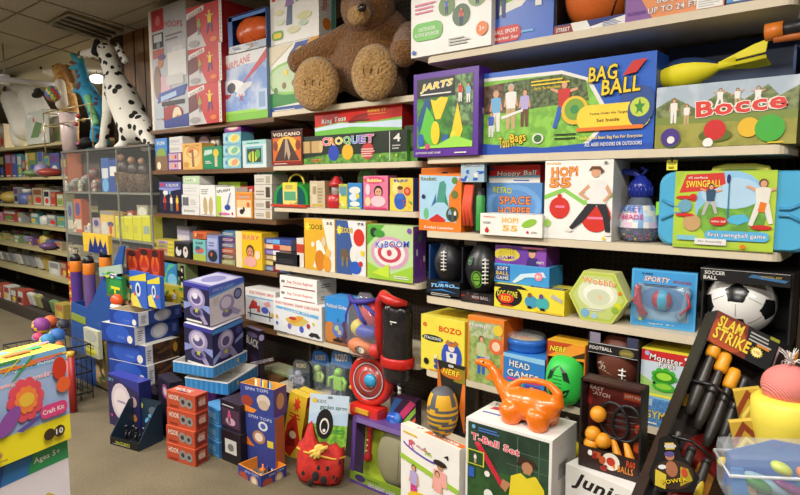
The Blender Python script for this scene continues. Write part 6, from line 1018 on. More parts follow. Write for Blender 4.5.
# left stack with the open box on top
ballart = [r(0, 0, 1, 1, '24408a'), r(0, 0, .22, 1, 'd8dae2'), lines(.06, .2, .18, .8, 5, '6a6a80'), e(.54, .5, .2, .42, 'a8acc0'), e(.54, .5, .14, .3, 'c8ccd8'), r(.84, .25, .94, .7, '5a6ac0')]
brz = [r(0, 0, 1, 1, mottle('2a1c14', '5a3a20', 30)), r(0, 0, .2, 1, 'd8dae2'), lines(.05, .2, .16, .8, 5, '6a6a80'), pg([(.3, .5), (.8, .8), (.9, .7), (.4, .4)], '6a4424'), e(.86, .56, .07, .26, 'b8862a')]
fr_ = [r(0, 0, 1, 1, '1c3f9a'), e(.5, .5, .36, .5, '2a58c4'), t('STAR', .6, .32, .2, .14, '6a8ae0'), ci(.86, .28, .22, 'e8e4d8')]
b1 = CB((138, 313), (109, 304), (181, 306), (137, 327), 3.76, 'science_box', 'open blue and white box, topmost of the left stack', k=0, open_='d8c8a8', cols=('1c3f9a', '24408a', 'e8e6e0'), front=fr_, right=ballart)
g = G(); g.box((-.0, 0, .04), (b1.dimensions.x+.2, .24, .03), 'e4e4dc') if 0 else None
# solid boxes lower in the stack
zz = b1.matrix_world.translation.z
levels = [(135, 179, 102, .118, 'blue planetarium box, second in the left stack', ballart), (146, 180, 108, .125, 'blue and bronze box, third in the left stack', brz), (148, 181, 110, .125, 'blue and bronze box, fourth in the left stack', brz)]
yaw = math.atan2(b1.matrix_world[1][0], b1.matrix_world[0][0]); z = zz
for (px, pr_, pl_, h_, lb, ra) in levels:
    z -= h_+.001; NB(px, 340, 320, 3.78, pl_, pr_, math.degrees(yaw), 'science_box', lb, z0=z, h=h_, cols=('1a2f7a', '24408a', 'd8d4cc'), front=fr_, right=ra)
NB(150, 400, 380, 3.77, 112, 182, math.degrees(yaw), 'science_box', 'very dark blue box at the bottom of the left stack', z0=0, h=z-.001, cols=('141838', '100f18', '1a1a2a'), right=[busy(0, .1, 1, .9, 9, ['3a2a3a', '5a4a5a', '2a3a5a'], 5, .3)])
NB(172, 395, 385, 3.5, 160, 183, -10, 'game_box', 'dark box with magenta label half hidden behind the red boxes', z0=0, Dp=.08, h=.36, cols=('1e1a2c', '16131e', '2c2638'), front=[e(.6, .8, .25, .12, '8a4a7a'), e(.6, .8, .14, .07, 'd8b8c8')])
# telescope box leaning before it and black tray of dark toys
rt = NB(141, 415, 383, 3.6, 110, 150, 6, 'telescope_box', 'purple and white planet box behind the black tray of toys', z0=0., cols=('2a2f8a', '1f2466', '3a40a0'), Dp=.08, front=[pg([(0, 0), (1, 0), (1, .8), (0, 1)], '2a2456'), e(.42, .52, .32, .36, 'd8c8d4'), e(.42, .52, .24, .27, 'e8dce0'), r(.3, .5, .56, .54, 'a090b0'), e(.82, .6, .1, .1, 'c0a0a0'), ci(.84, .3, .07, 'c8843a'), ci(.7, .16, .05, 'b0a04a'), t('SKY', .12, .9, .18, .06, 'lbl'), ci(.1, .2, .03, 'hp')])
rt = thing('display_tray', 'black open display tray of dark toys on the carpet', 'tray', tuple(onZ(138, 438, 0.0)), (0, 0, math.radians(14))); rt.location += Vector((.05, -.03, 0)); rt.scale = (.86, .86, .9); W, D, Hh = .27, .2, .07
g = G(); g.box((0, 0, .004), (W, D, .008), '1a1d24'); g.box((0, -D/2, Hh*.38), (W, .006, Hh*.75), '14161c'); g.box((0, D/2, .13), (W, .006, .26), '182530'); 
for sx in (-1, 1): g.prism([(-D/2, 0), (D/2, 0), (D/2, .25), (D/2-.04, .25), (-D/2, Hh*.75)], -.003, .003, mat('1c2f42'), M=Matrix.Rotation(math.pi/2, 3, 'Z'), c=(sx*W/2, 0, 0))
g.build('carton', rt)
g = G(); art(g, [r(0, .1, 1, .7, '101218'), t('SPACE BOTS', .45, .42, .5, .4, 'c8c83a'), lines(.1, .2, .8, .3, 1, 'lg')], W, Hh*.75, lambda a, b, d: Vector((a-W/2, -D/2-.003-d, b))); art(g, [r(.02, .02, .98, .98, '1d3448'), e(.25, .8, .1, .08, 'b8c83a'), e(.7, .7, .16, .12, '5a6a7a'), busy(.1, .1, .9, .7, 10, ['16304a', 'lbl', '3a5a7a', 'w'], 11, .2)], W, .26, lambda a, b, d: Vector((a-W/2, D/2-.003-d, b))); g.build('front_print', rt)
R = random.Random(8)
for k in range(5):
    x = -.1+.05*k; o = thing('toy_robot', 'little black robot toy lying in the display tray', 'toy', (0, 0, 0), group='black robot toys in the tray'); o.matrix_world = Matrix.LocRotScale(rt.location, rt.rotation_euler, rt.scale)@Matrix.Translation((x, .0+.02*(k % 2), .012))@Matrix.Rotation(R.uniform(-1, 1), 4, 'Z')
    g = G(); g.box((0, 0, .035), (.034, .026, .05), '14151a', bev=.006); g.sph((0, 0, .075), .017, mat('1c1e26', .2), 10); g.build('body', o); g = G()
    for s_ in (-1, 1): g.tube([(s_*.018, 0, .05), (s_*.034, -.01, .035), (s_*.03, -.02, .01)], .006, mat('24262e', .3), 6)
    g.build('arms', o)
# open display of spinning tops stack
bx = '2f3f8e'; oi = 'f0922a'
ga = [r(0, 0, 1, 1, bx), e(.7, .45, .16, .32, 'c89a7a'), e(.7, .45, .1, .2, 'e8d8b8'), e(.24, .4, .2, .3, 'b04a3a'), pg([(0, .1), (.3, .0), (.5, .2), (.1, .3)], 'e0762a'), t('SPIN TOPS', .6, .84, .6, .14, 'b8c0e8', None, 4)]
o3 = CB((261, 476), (239, 452), (287, 460), (261, 488), 2.98, 'display_box', 'open orange and blue box of small toys lowest in the stack on the carpet', k=0, open_=oi, cols=(bx, bx, 'f0a050'), front=ga, right=ga)
m_ = NB(276, 452, 419, 3.13, 247, 283.5, 8, 'display_box', 'blue and orange box with toy pictures in the middle of the stack', cols=(bx, 'c8683a', '3a4a9a'), Dp=.07, z0=0, front=[r(0, 0, 1, 1, bx)]+vsq([t('SPIN TOPS', .5, .9, .8, .09, 'b8c0e8'), e(.6, .68, .16, .14, 'd8dce8'), e(.6, .68, .09, .08, '4a5ab0'), e(.45, .32, .22, .2, 'b07a5a'), e(.45, .32, .14, .13, 'e8d8c8'), r(.74, .1, .94, .3, 'e0c83a'), pg([(.0, .0), (.3, 0), (.1, .2), (0, .3)], 'e0762a')], .62))
o2 = NB(274, 418, 390, 3.11, 241, 287, 10, 'display_box', 'open display box of spinning tops, topmost of its stack', z0=m_['zt']+.001, open_='f4b04a', cols=(bx, '6a4a8a', 'f4a850'), Dp=.1, front=[r(0, 0, 1, 1, bx), t('SPIN TOPS', .5, .87, .7, .12, 'b8c0e8', None, 2), e(.7, .5, .2, .24, 'd8c8b8'), e(.7, .36, .16, .18, 'c8b09a'), e(.2, .4, .18, .2, 'a03a2a'), pg([(0, .0), (.4, 0), (.5, .14), (.1, .25)], 'f08a2a')], right=[r(0, 0, 1, 1, '6a4a8a'), e(.5, .5, .3, .3, 'e0a06a')])
for k in range(5):
    p = o2.matrix_basis@Vector((-.05+.025*k, .0+.012*(k % 2), o2['Hh']*.45)); o = thing('spinning_top_toy', 'blue spinning top inside the topmost open display box', 'toy', (p.x, p.y, o2.location.z+.006), group='tops in the topmost display box')
    q = o2['Hh']; g = G(); g.lathe([(.001, 0), (.018, .012), (.018, q*.75), (.006, q*.8), (.004, q*1.08)], [mat('2a4ab0'), mat(['w', 'blu', 'yel', 'k', 'lbl'][k])], n=12); g.build('top_body', o)
for k in range(6):
    p = o3.matrix_basis@Vector((-.05+.04*(k % 3), -.03+.07*(k//3), .006)); o = thing('spinning_top_toy', 'small dark spinning top inside the lowest open box', 'toy', p, group='tops inside the lowest open box')
    g = G(); g.lathe([(.001, 0), (.018, .018), (.018, .028), (.005, .034), (.004, .055)], [mat(['2a2a3a', 'blu', 'k'][k % 3]), mat(['or_', 'k', 'lg'][k % 3])], n=12); g.build('top_body', o)
zz = 0
NB(241, 470, 440, 3.2, 222, 250, 4, 'game_box', 'black box lying under the dark photo box on the carpet', z0=0, h=.175, Dp=.13, cols=('1c1620', '16121a', '2a2430'), front=[r(.2, .3, .8, .75, 'd8d8d4'), e(.5, .5, .16, .12, 'g')])
NB(241, 440, 412, 3.2, 221, 250, 2, 'game_box', 'dark photo box with a magenta dancer picture', z0=.176, h=.155, Dp=.13, cols=('241a2a', '1c1420', '3a2c3a'), front=[r(.06, .1, .94, .75, '4a3048'), e(.5, .3, .24, .14, 'd0a0b8'), fig(.45, .2, .5, 'hp', 'k'), lines(.1, .82, .8, .92, 1, 'lg')])
# yellow starburst boxes
for k, (px, pl_, pr_, dp, lb) in enumerate(((298, 281, 304, 3.3, 'yellow and red zigzag box leaning left of the ladybug apron'), (308, 290, 314, 3.36, 'second yellow and red zigzag box just behind the first'))):
    o = NB(px, 452, 393-k*2, dp, pl_, pr_, 14, 'toy_box', lb, z0=0, Dp=.05, cols=('e8c02a', 'c8301c', 'f0d04a'), tilt=(0, math.radians(11)), front=[r(0, 0, 1, 1, 'eac22c'), pg([(0, .1), (.5, .0), (.95, .3), (.5, .7), (.1, .5)], 'cc2a1c'), pg([(.15, .14), (.7, .2), (.5, .5), (.2, .4)], '8a1c14'), star5(.5, .84, .14, 'e8402a', 1.6, 7, .55), lines(.15, .62, .9, .72, 2, 'cc2a1c'), ci(.5, .36, .06, 'e8d8a8')], right=[r(0, 0, 1, .5, 'c8301c'), pg([(0, .5), (1, .6), (1, .9), (0, .8)], 'd8a01c')], group=None)
# ladybug apron on a card
bl_, br_ = onZ(303, 478, 0), onZ(338, 486, 0); top = P(334, 400, 3.02)
rt = thing('ladybug_garden_apron', 'red ladybug garden apron with yellow glove on a blue card', 'garden toy', ((bl_+br_)/2)); a = math.atan2((br_-bl_).y, (br_-bl_).x); rt.rotation_euler = (math.radians(-10), math.radians(3), a+.3); rt.location += Vector((.015, -.02, 0)); rt.scale = (.98, 1, 1.04)
rm = mottle('d0281c', 'b81f18', 30, .8); w = .25; hh = .43
g = G(); g.box((.02, .0, .3), (w*.82, .004, .26), 'cfe0ea'); g.build('card', rt)
g = G(); art(g, [r(0, 0, 1, .45, mottle('8fc83a', '5a9a2a', 40)), r(0, .45, 1, 1, 'b8d4ee'), pg([(0, .6), (.3, .7), (.6, .62), (1, .7), (1, 1), (0, 1)], 'c8dcf0'), t('garden apron', .62, .76, .7, .1, '2a5a3a'), t('KIDS', .3, .87, .24, .06, 'g'), ci(.12, .88, .05, 'e8c83a'), rr(.45, .93, .58, .97, 'g'), e(.42, .46, .22, .28, 'k'), e(.42, .42, .12, .15, 'w'), e(.42, .41, .09, .12, 'k'), ci(.42, .34, .03, 'w'), lines(.7, .3, .95, .4, 2, 'gr')], w*.82, .26, lambda a_, b, d: Vector((.02-w*.41+a_, -.002-d, .17+b))); g.build('card_print', rt)
g = G(); o = [(-.5, .12), (-.4, .02), (-.2, 0), (.25, 0), (.42, .03), (.5, .14), (.48, .46), (.38, .44), (.29, .5), (.17, .46), (.05, .5), (-.06, .47), (-.15, .58), (-.25, .72), (-.34, .66), (-.39, .52), (-.5, .46)]; o = [(a_*w*1.0, b*.42) for a_, b in o]
n = len(o); c0 = Vector((0, -.05, .1)); vs = [(a_, -.01, b) for a_, b in o]+[(a_*.8, -.045, (b-.1)*.8+.1) for a_, b in o]+[tuple(c0)]
g.add(vs, [(i, (i+1) % n, n+(i+1) % n, n+i) for i in range(n)]+[(n+i, n+(i+1) % n, 2*n) for i in range(n)]+[tuple(range(n-1, -1, -1))], rm, True); ob_ = g.build('pouch', rt)
g = G()
for u, v, s_ in ((-.3, .14, .024), (-.05, .12, .02), (.12, .08, .018), (.31, .13, .024), (-.36, .3, .015), (.18, .22, .013), (.38, .3, .014), (-.14, .04, .014), (.0, .22, .012)): g.sph((u*w, -.046+.06*abs(u)**2, v*.40+.005), (s_, .006, s_*1.25), mat('1a1416', .8), 14)
g.build('spots', rt)
g = G(); g.tube([(-.5*w, -.025, .17), (-.3*w, -.046, .158), (0, -.055, .15), (.3*w, -.047, .138), (.52*w, -.02, .148)], .005, mat('e8b03a', .7), 8); g.build('trim_ribbon', rt)
g = G(); ym = mat('f0c85a', .85); g.sph((-.0, -.062, .185), (.028, .012, .022), ym, 14)
for a_, l_ in ((200, .05), (222, .055), (245, .05), (268, .04), (20, .045)): ra_ = math.radians(a_); g.tube([(0, -.064, .182), (math.cos(ra_)*l_, -.066, .182+math.sin(ra_)*l_)], [.011, .008], ym, 8)
g.build('glove', rt)
# beetle flashlight box
w = .33; hh = .34; pA, pB = onZ(350, 481, 0), P(403, 499, 2.75); pB = onZ(404, 503, 0)
rt = thing('flashlight_box', 'purple and lime window box with red torch and big grey dome', 'toy box', (pA+pB)/2); a = math.atan2((pB-pA).y, (pB-pA).x); w = (pB-pA).length; rt.rotation_euler = (math.radians(-5), 0, a); hh = .335
g = G(); pm_ = '5a3a8a'; g.box((0, .1, hh/2), (w, .006, hh), 'b8cc3a'); g.box((0, .05, .004), (w, .1, .008), 'a8c02a'); g.box((0, .05, hh-.004), (w, .1, .008), '6a4a9a')
for sx in (-1, 1): g.box((sx*w/2, .05, hh/2), (.006, .1, hh), pm_)
g.box((0, 0, .03), (w, .006, .06), '8fae2a'); g.box((-w/2+.012, 0, hh/2), (.024, .006, hh), pm_); g.box((0, 0, hh-.012), (w, .006, .024), '7a62a8'); g.build('carton', rt)
g = G(); art(g, [r(0, 0, 1, .3, '5a3a8a'), pg([(0, .3), (.5, .2), (1, .3), (1, 1), (0, 1)], '7a9a2a'), e(.2, .6, .1, .3, '3a2a5a'), t('GEO NIGHT LIGHT', .6, .35, .5, .3, 'c8b8e0'), lines(.3, .7, .6, .8, 1, 'k')], w, .06, lambda a_, b, d: Vector((a_-w/2, -.003-d, b))); g.build('front_print', rt)
g = G(); art(g, [r(.05, .86, .35, .96, 'd8dca8'), t('GEO', .2, .91, .2, .06, 'k'), pg([(.6, .1), (.9, .05), (.95, .3), (.75, .3)], 'd8e83a')], w, hh, lambda a_, b, d: Vector((a_-w/2, .096-d, b))); g.build('back_print', rt)
rd_ = mat('a81f24', .3); g = G(); g.lathe([(.016, 0), (.022, .01), (.022, .03), (.014, .04), (.014, .15), (.02, .165), (.022, .19), (.018, .2)], rd_, (-w*.3, .05, .11), (.04, 0, 1), 18); g.build('torch', rt)
g = G()
for k in range(3): g.sph((-w*.3+.002*k, .036, .165+.028*k), .005, 'e8c8a8', 8)
g.build('torch_buttons', rt)
g = G(); g.sph((w*.2, .055, .17), (w*.32, .05, .145), mat('8f8a6c', .6), 26); g.build('dome', rt)
g = G()
for k in range(5): g.tube([(w*.2+w*.301*math.cos(q)*math.sin(.5+.5*k), .055-.051*abs(math.sin(q))*1.0 if 0 else .055-.052*math.sqrt(max(0, 1-(math.cos(q)*math.sin(.5+.5*k))**2-(math.sin(q))**2*.98)), .17+.136*math.sin(q)) for q in [-.9+.3*j for j in range(7)]], .0012, mat('6a6650'), 4)
g.build('seam', rt); rt2 = rt
g = G(); g.sph((w*.12, .02, .12), (.05, .008, .012), mat('a8503a'), 12, M=Matrix.Rotation(.9, 3, 'Y')); g.build('stripe', rt)
# ------------------------------------------------------------------ on the lowest decks behind
xa, xb, Y, Z, zt = frame('A5', 338, 388, 366, -.09)
rt = thing('round_play_case', 'glossy red round toy case with clear window and blue centre', 'toy', ((xa+xb)/2, Y+.05, Z)); R_ = .127; rc = mat('d8281f', .18, 0, .05, 0, 14, 1., .6)
g = G(); c0 = (0, 0, R_+.075); g.lathe([(.002, 0), (R_, 0), (R_*1.04, .02), (R_*1.02, .045), (R_*.86, .062), (R_*.8, .055), (.002, .052)], rc, (0, .045, R_+.075), (.15, -1, .1), 36); g.build('disc', rt)
g = G(); g.box((.0, .0, .045), (.2, .09, .07), rc, bev=.02); g.box((.0, -.05, .055), (.09, .012, .022), 'e0a82a'); g.build('base', rt)
g = G(); ax_ = Vector((.15, -1, .1)).normalized(); cc = Vector((0, .045, R_+.075))+ax_*.056; u_ = ax_.cross(Vector((0, 0, 1))).normalized(); v_ = ax_.cross(u_); g.tube([cc+ax_*.004+(u_*math.cos(a)+v_*math.sin(a))*R_*.7 for a in [i*math.pi/16 for i in range(32)]], .0035, mat('b8c0c8', .3), 6, True); g.tube([cc+ax_*.003+(u_*math.cos(a)+v_*math.sin(a))*R_*.42 for a in [i*math.pi/12 for i in range(24)]], .0025, mat('b09a98', .3), 6, True); g.lathe([(.002, .0), (R_*.68, .0), (R_*.68, .002), (.002, .003)], mat('c0453e', .25), cc, ax_, 28); g.build('window_ring', rt)
g = G(); g.lathe([(.002, 0), (.034, 0), (.034, .012), (.002, .016)], mat('3aa8dc', .2), cc+Vector((.022, -.006, .008)), ax_, 20); g.build('dial', rt)
g = G(); g.lathe([(.002, 0), (.012, 0), (.012, .008), (.002, .009)], mat('e8b04a', .4), cc+Vector((-.11, -.01, -.055)), ax_, 14); g.build('knob', rt)
# robot clamshells
def clam(px0, px1, yt, sh, label, top_c, toy_c, inset=0., rz=0):
    xa, xb, Y, Z, zt = frame(sh, px0, px1, yt, inset); w = xb-xa; hh = zt-Z
    rt = thing('robot_blister_pack', label, 'toy pack', ((xa+xb)/2, Y+.04, Z), (0, 0, math.radians(rz)))
    g = G(); o = [(-w/2, 0), (w/2, 0), (w/2, hh*.8), (w*.35, hh*.96), (0, hh), (-w*.35, hh*.96), (-w/2, hh*.8)]; g.prism(o, .03, .034, mat('16202c')); g.build('back_card', rt)
    g = G(); g.prism([(-w*.44, hh*.62), (w*.44, hh*.62), (w*.42, hh*.8), (w*.3, hh*.93), (0, hh*.97), (-w*.3, hh*.93), (-w*.42, hh*.8)], .022, .029, mat(top_c)); art(g, [t('ROBO', .5, .5, .5, .4, 'd8c8a8', None, 10)], w, hh*.35, lambda a_, b, d: Vector((a_-w/2, .0215-d, b+hh*.62))); g.build('header_print', rt)
    g = G(); g.box((0, .0, hh*.34), (w*.34, .03, hh*.26), mat(toy_c, .3), bev=.008); g.sph((0, -.002, hh*.54), w*.13, mat(toy_c, .3), 12); 
    for sx in (-1, 1): g.tube([(sx*w*.17, 0, hh*.44), (sx*w*.33, -.01, hh*.4), (sx*w*.3, -.02, hh*.26)], w*.06, mat(toy_c, .3), 8); g.tube([(sx*w*.1, 0, hh*.22), (sx*w*.14, -.004, hh*.08), (sx*w*.18, -.015, hh*.05)], w*.07, mat('15181c', .3), 8)
    g.build('robot', rt)
    g = G(); g.box((0, .0, hh*.36), (w*.86, .06, hh*.66), clearplastic('cfe0f0', .16), bev=.02); g.build('blister', rt)
clam(322, 346, 349, 'A5', 'clear pack with blue header and lime green robot', '3a6aa8', '9ad83a', -.0)
clam(303, 323, 352, 'A5', 'clear pack with blue header and pale robot', '2f6ab8', 'b8d86a', .06)
clam(284, 303, 362, 'A5', 'clear pack with grey robot at the left of the robot packs', '5a5a52', 'a8a8b8', -.02)
for k, (px, py, rz) in enumerate(((330, 392, 0), (341, 396, 20))):
    p = onY(px, py, YA-.0); 
S('A5', 264, 300, 366, 'toy_box', 'long green and white boxes low behind the robot packs', d=.12, inset=.12, cols=('8a9a6a', '5a6a3a', 'a8a888'), front=[pg([(0, .5), (1, .7), (1, .9), (0, .7)], 'cfc8b0'), pg([(0, .2), (1, .4), (1, .55), (0, .35)], '6a9a3a')])
S('A5', 392, 414, 396, 'toy_box', 'magenta and lime striped toy pack leaning at the end of the deck', d=.06, inset=.0, cols=('3a1c3a', '2a1a2a', '4a2a4a'), rz=10, front=[pg([(0, 0), (.3, 0), (1, .9), (.8, 1)], 'd83a6a'), pg([(.35, 0), (.55, 0), (1, .6), (1, .8)], '8ac03a'), pg([(0, .3), (.5, 1), (.2, 1), (0, .6)], '2a5a9a'), pg([(.6, 0), (.8, 0), (1, .3), (1, .45)], 'e8602a')])
# blue foil ball and red low toy
p = onY(389, 409, YA-.06); g = G(); g.sph((0, 0, .035), (.045, .035, .035), mottle('1a4fc0', '5a9af0', 18, .15), 20); rt = tag(g.build('foil_ball', loc=(p.x, YA-.02, .301)), 'shiny blue foil ball between the red case and the white box with kids', 'ball')
# ------------------------------------------------------------------ bags hanging over the lower shelf
xa, xb, Y, Z, zt = frame('A4', 346, 388, 303, -.05); w = xb-xa; hh = zt-Z+.04
rt = thing('ball_toy_bag', 'clear drawstring bag of red, blue and yellow soft balls', 'toy bag', ((xa+xb)/2, Y-.005, Z-.005))
for c0, r_, cc, nm in (((.03, 0, .23), (.075, .05, .075), 'c8242a', 'ball'), ((-.03, -.01, .15), (.05, .045, .045), 'd8c83a', 'ball'), ((.03, -.02, .14), (.075, .045, .04), '2a3fae', 'ball'), ((.09, 0, .14), (.035, .035, .035), 'a8a82a', 'ball'), ((-.02, -.01, .055), (.085, .05, .045), 'e87a1c', 'ball'), ((.08, -.01, .05), (.04, .04, .04), 'd8342a', 'ball')):
    g = G(); g.sph(c0, r_, mat(cc, .45), 18); g.build(nm, rt)
g = G(); art(g, [e(.5, .5, .4, .4, '6a4a3a'), e(.6, .5, .25, .3, 'd8d0c0'), t('MAX', .4, .5, .4, .4, 'k', 'w', -15)], .09, .05, lambda a_, b, d: Vector((a_-.02, -.068-d, .03+b))); g.build('label', rt)
g = G(); g.tube([(-.11, -.0, .3), (-.03, -.05, .285), (.05, -.055, .3), (.1, -.0, .31)], [.012, .014, .013, .01], mat('3a2f9a', .6), 8); g.tube([(-.1, 0, .29), (-.12, -.02, .2), (-.115, -.02, .08)], .006, mat('3a2f9a', .6), 6); g.tube([(-.02, -.055, .28), (.03, -.065, .22), (.06, -.06, .19)], .009, mat('2a3fae', .6), 6); g.tube([(.03, -.05, .29), (.1, -.04, .24), (.12, -.02, .2)], .008, mat('2a3fae', .6), 6); g.build('strap', rt)
g = G(); g.lathe([(.04, 0), (.1, .01), (.118, .08), (.125, .16), (.1, .25), (.05, .31), (.035, .33)], clearplastic('dfe2f4', .15), n=20, sc_=(1, .6)); g.build('bag', rt)
p0, p1 = onY(403, 297, YA-.04), onY(402, 381, YA-.04); hh = p0.z-p1.z
rt = thing('punching_bag_set', 'black vinyl bag with thick red padded straps hanging before the shelves', 'toy bag', (p1.x, YA-.075, p1.z)); R_ = .078
bkm = mottle('1c1a1c', '2c282a', 20, .22, .3, .7, .5, .01); g = G(); g.lathe([(.02, 0), (R_*.75, .006), (R_*.95, .04), (R_, hh*.3), (R_*.97, hh*.6), (R_, hh*.85), (R_*.8, hh*.95), (.02, hh*.97)], bkm, n=28, sc_=(1.05, .8)); g.build('bag_body', rt)
rdm = mottle('d8241c', 'b81a16', 14, .35, .3, .7, .4, .01)
g = G(); q = [(-.0-R_*1.15, -.01, hh*.33), (-R_*1.25, -.02, hh*.55), (-R_*1.2, -.02, hh*.75), (-R_*1.0, -.03, hh*.95), (-R_*.5, -.05, hh*1.03), (0, -.06, hh*1.0), (R_*.5, -.055, hh*.98), (R_*1.1, -.03, hh*.97)]; g.tube(q, [.02, .024, .025, .027, .029, .027, .024, .012], rdm, 12); g.build('strap', rt)
g = G(); g.lathe([(R_*1.03, hh*.2), (R_*1.1, hh*.22), (R_*1.1, hh*.3), (R_*1.03, hh*.32)], rdm, n=28, sc_=(1.05, .82)); g.build('band', rt)
g = G()
for dz in (0, .02): g.sph((R_*.5, -.03, -.012-dz), (.01, .008, .01), 'lg', 8)
g.tube([(R_*.3, -.03, .01), (R_*.5, -.035, -.01), (R_*.4, -.03, -.045)], .003, 'w', 5); g.build('clip', rt)
g = G(); art(g, [r(0, .4, 1, .6, 'w'), r(.1, 0, .3, .3, 'lg')], .04, .03, lambda a_, b, d: Vector((.01+a_, -R_*.8-.002-d, hh*.72+b)), clamp=False); g.build('label', rt)
# ================================================================== things at the bottom right corner
p = P(789, 386, 1.42)
rt = thing('foam_ball_launcher', 'ribbed pink foam ball with white tuft on a yellow cup', 'toy', (p.x, p.y, p.z)); rt.scale = (.84, .84, .84)
pk_ = newmat('ribbed_pink'); m, nt, b = pk_; b.inputs['Base Color'].default_value = lin_('e8827c'); b.inputs['Roughness'].default_value = .7
tc = nd(nt, 'ShaderNodeTexCoord'); wv = nd(nt, 'ShaderNodeTexWave', i_Scale=70.); wv.bands_direction = 'DIAGONAL'; nt.links.new(tc.outputs['Object'], wv.inputs['Vector']); bp = nd(nt, 'ShaderNodeBump', i_Strength=.5, i_Distance=.003); nt.links.new(wv.outputs['Fac'], bp.inputs['Height']); nt.links.new(bp.outputs[0], b.inputs['Normal'])
g = G(); g.sph((0, 0, 0), (.07, .066, .06), m, 32); g.build('ball', rt)
g = G(); g.lathe([(.06, -.2), (.075, -.17), (.09, -.1), (.092, -.045), (.07, -.025), (.05, -.05)], mat('ecd84a', .5), n=30); g.build('cup', rt)
g = G(); R = random.Random(5)
for k in range(26): a = R.uniform(0, 6.28); q = Vector((math.cos(a)*R.uniform(.01, .035), math.sin(a)*R.uniform(.01, .03), R.uniform(.02, .06))); g.tube([(0.0, 0, .055), Vector((0, 0, .06))+q*.6, Vector((0, 0, .058))+q+Vector((0, 0, -.01))], .0012, mat('e8e4e0', .6), 4)
g.build('tuft', rt)
# wrapped yellow snack style packs behind it
for k, (px, py, dp, lb) in enumerate(((742, 440, 1.46, 'yellow and maroon wrapped pack behind the clear clamshell'), (746, 408, 1.49, 'mustard and brown wrapped pack above the other wrapped pack'))):
    p = P(px, py, dp); o = carton('wrapped_pack', lb, 'toy pack', .06, .02, .11, (p.x+.02, p.y+.02, p.z-.06), math.radians(20), cols=('c8a23a', '9a7a2a', 'd8b84a'), front=[pg([(0, 0), (.4, .3), (1, 0)], '7a2a1a'), pg([(0, .4), (.5, .8), (1, .4), (1, .6), (.5, 1), (0, .6)], '8a3a1c'), pg([(.1, .3), (.5, .55), (.9, .3), (.9, .4), (.5, .66), (.1, .42)], 'f0e06a')], tilt=(0, math.radians(-14)))
# clear clamshell case
p0 = P(722, 458, 1.25); rt = thing('clear_clamshell_pack', 'clear clamshell pack of green, yellow and purple toys with blue back', 'toy pack', tuple(P(782, 504, 1.22)), (0, math.radians(-4), math.radians(26)))
g = G(); w, d_, h_ = .22, .12, .11; g.box((0, 0, h_/2+.01), (w, d_, h_), clearplastic('dfe6ea', .2), bev=.018)
g.tube([(-w/2, -d_/2, h_*.75), (w/2, -d_/2, h_*.75), (w/2, d_/2, h_*.75), (-w/2, d_/2, h_*.75)], .004, clearplastic('f2f4f6', .5), 6, True); g.build('shell', rt)
g = G(); g.prism([(-w*.44, .012), (w*.44, .012), (w*.44, h_*.9), (0, h_*1.05), (-w*.4, h_*.8)], d_*.38, d_*.4, mat('2f6ac0')); g.prism([(-w*.46, .012), (-w*.3, .012), (-w*.36, h_*.8), (-w*.46, h_*.8)], -d_*.3, -d_*.27, mat('3f8ad8')); g.build('back_card', rt)
for k, (x, y, z, cc, s_) in enumerate(((-.05, -.02, .05, '3f8a4a', (.03, .016, .012)), (.0, 0, .075, 'c8d83a', (.022, .018, .012)), (.04, -.01, .07, 'd87a3a', (.018, .02, .014)), (.02, -.03, .04, '7a2a7a', (.05, .012, .01)), (.07, -.02, .05, 'e0e06a', (.04, .01, .01)), (-.02, .02, .03, '8ab0c8', (.05, .02, .014)), (.06, .01, .03, '2f8a9a', (.03, .02, .02)))):
    g = G(); g.sph((x, y, z), s_, mat(cc, .35), 14, M=Matrix.Rotation(.5, 3, 'Y')); g.build('toy_piece', rt)
# wrestler style foil card
p = P(676, 492, 1.47); rt = thing('character_card', 'black and yellow die cut card with a masked fighter drawing', 'card', tuple(p), (math.radians(-8), math.radians(-10), math.radians(20))); rt.scale = (.82, 1, .84)
o = [(-.05, 0), (.05, 0), (.07, .04), (.045, .085), (.03, .1), (.025, .14), (.0, .165), (-.025, .155), (-.035, .12), (-.05, .09), (-.07, .05)]
g = G(); g.prism(o, 0, .006, mat('141214')); g.build('card', rt)
g = G(); art(g, [e(.5, .3, .4, .26, '3a2a20'), pg([(.1, .12), (.3, .05), (.36, .3), (.16, .4)], 'd8c03a'), pg([(.6, .1), (.86, .2), (.8, .4), (.66, .44)], 'b8a02a'), e(.48, .4, .12, .14, 'a86a4a'), e(.48, .62, .09, .07, 'b87a5a'), e(.48, .66, .1, .05, '5a4a8a'), r(.42, .74, .6, .78, 'd8b83a'), r(.42, .82, .6, .86, 'd8b83a'), e(.52, .8, .12, .04, 'c8c0b8'), e(.3, .44, .08, .04, 'e0e0e4'), e(.72, .34, .06, .08, 'c84a2a'), t('POWER', .5, .2, .5, .07, 'yel', 'k', 8)], .14, .165, lambda a_, b, d: Vector((a_-.07, -d, b))); g.build('card_print', rt)
# orange tipped toy hanging at the right edge
p = onY(784, 28, YB-.02); rt = thing('toy_blaster', 'black toy blaster with orange muzzle hanging at the top right', 'toy', p, (0, math.radians(8), 0))
g = G(); g.tube([(-.03, 0, -.01), (.12, 0, .02)], .022, mat('17161a', .4), 12); g.box((.08, 0, .05), (.1, .03, .07), '1c1a20', bev=.008); g.build('blaster_body', rt)
g = G(); g.tube([(-.045, 0, -.013), (-.0, 0, -.004)], .025, mat('d8741c', .4), 12); g.tube([(-.02, -.0, -.03), (.07, 0, -.018)], .012, mat('b8601c', .5), 8); g.build('muzzle', rt)
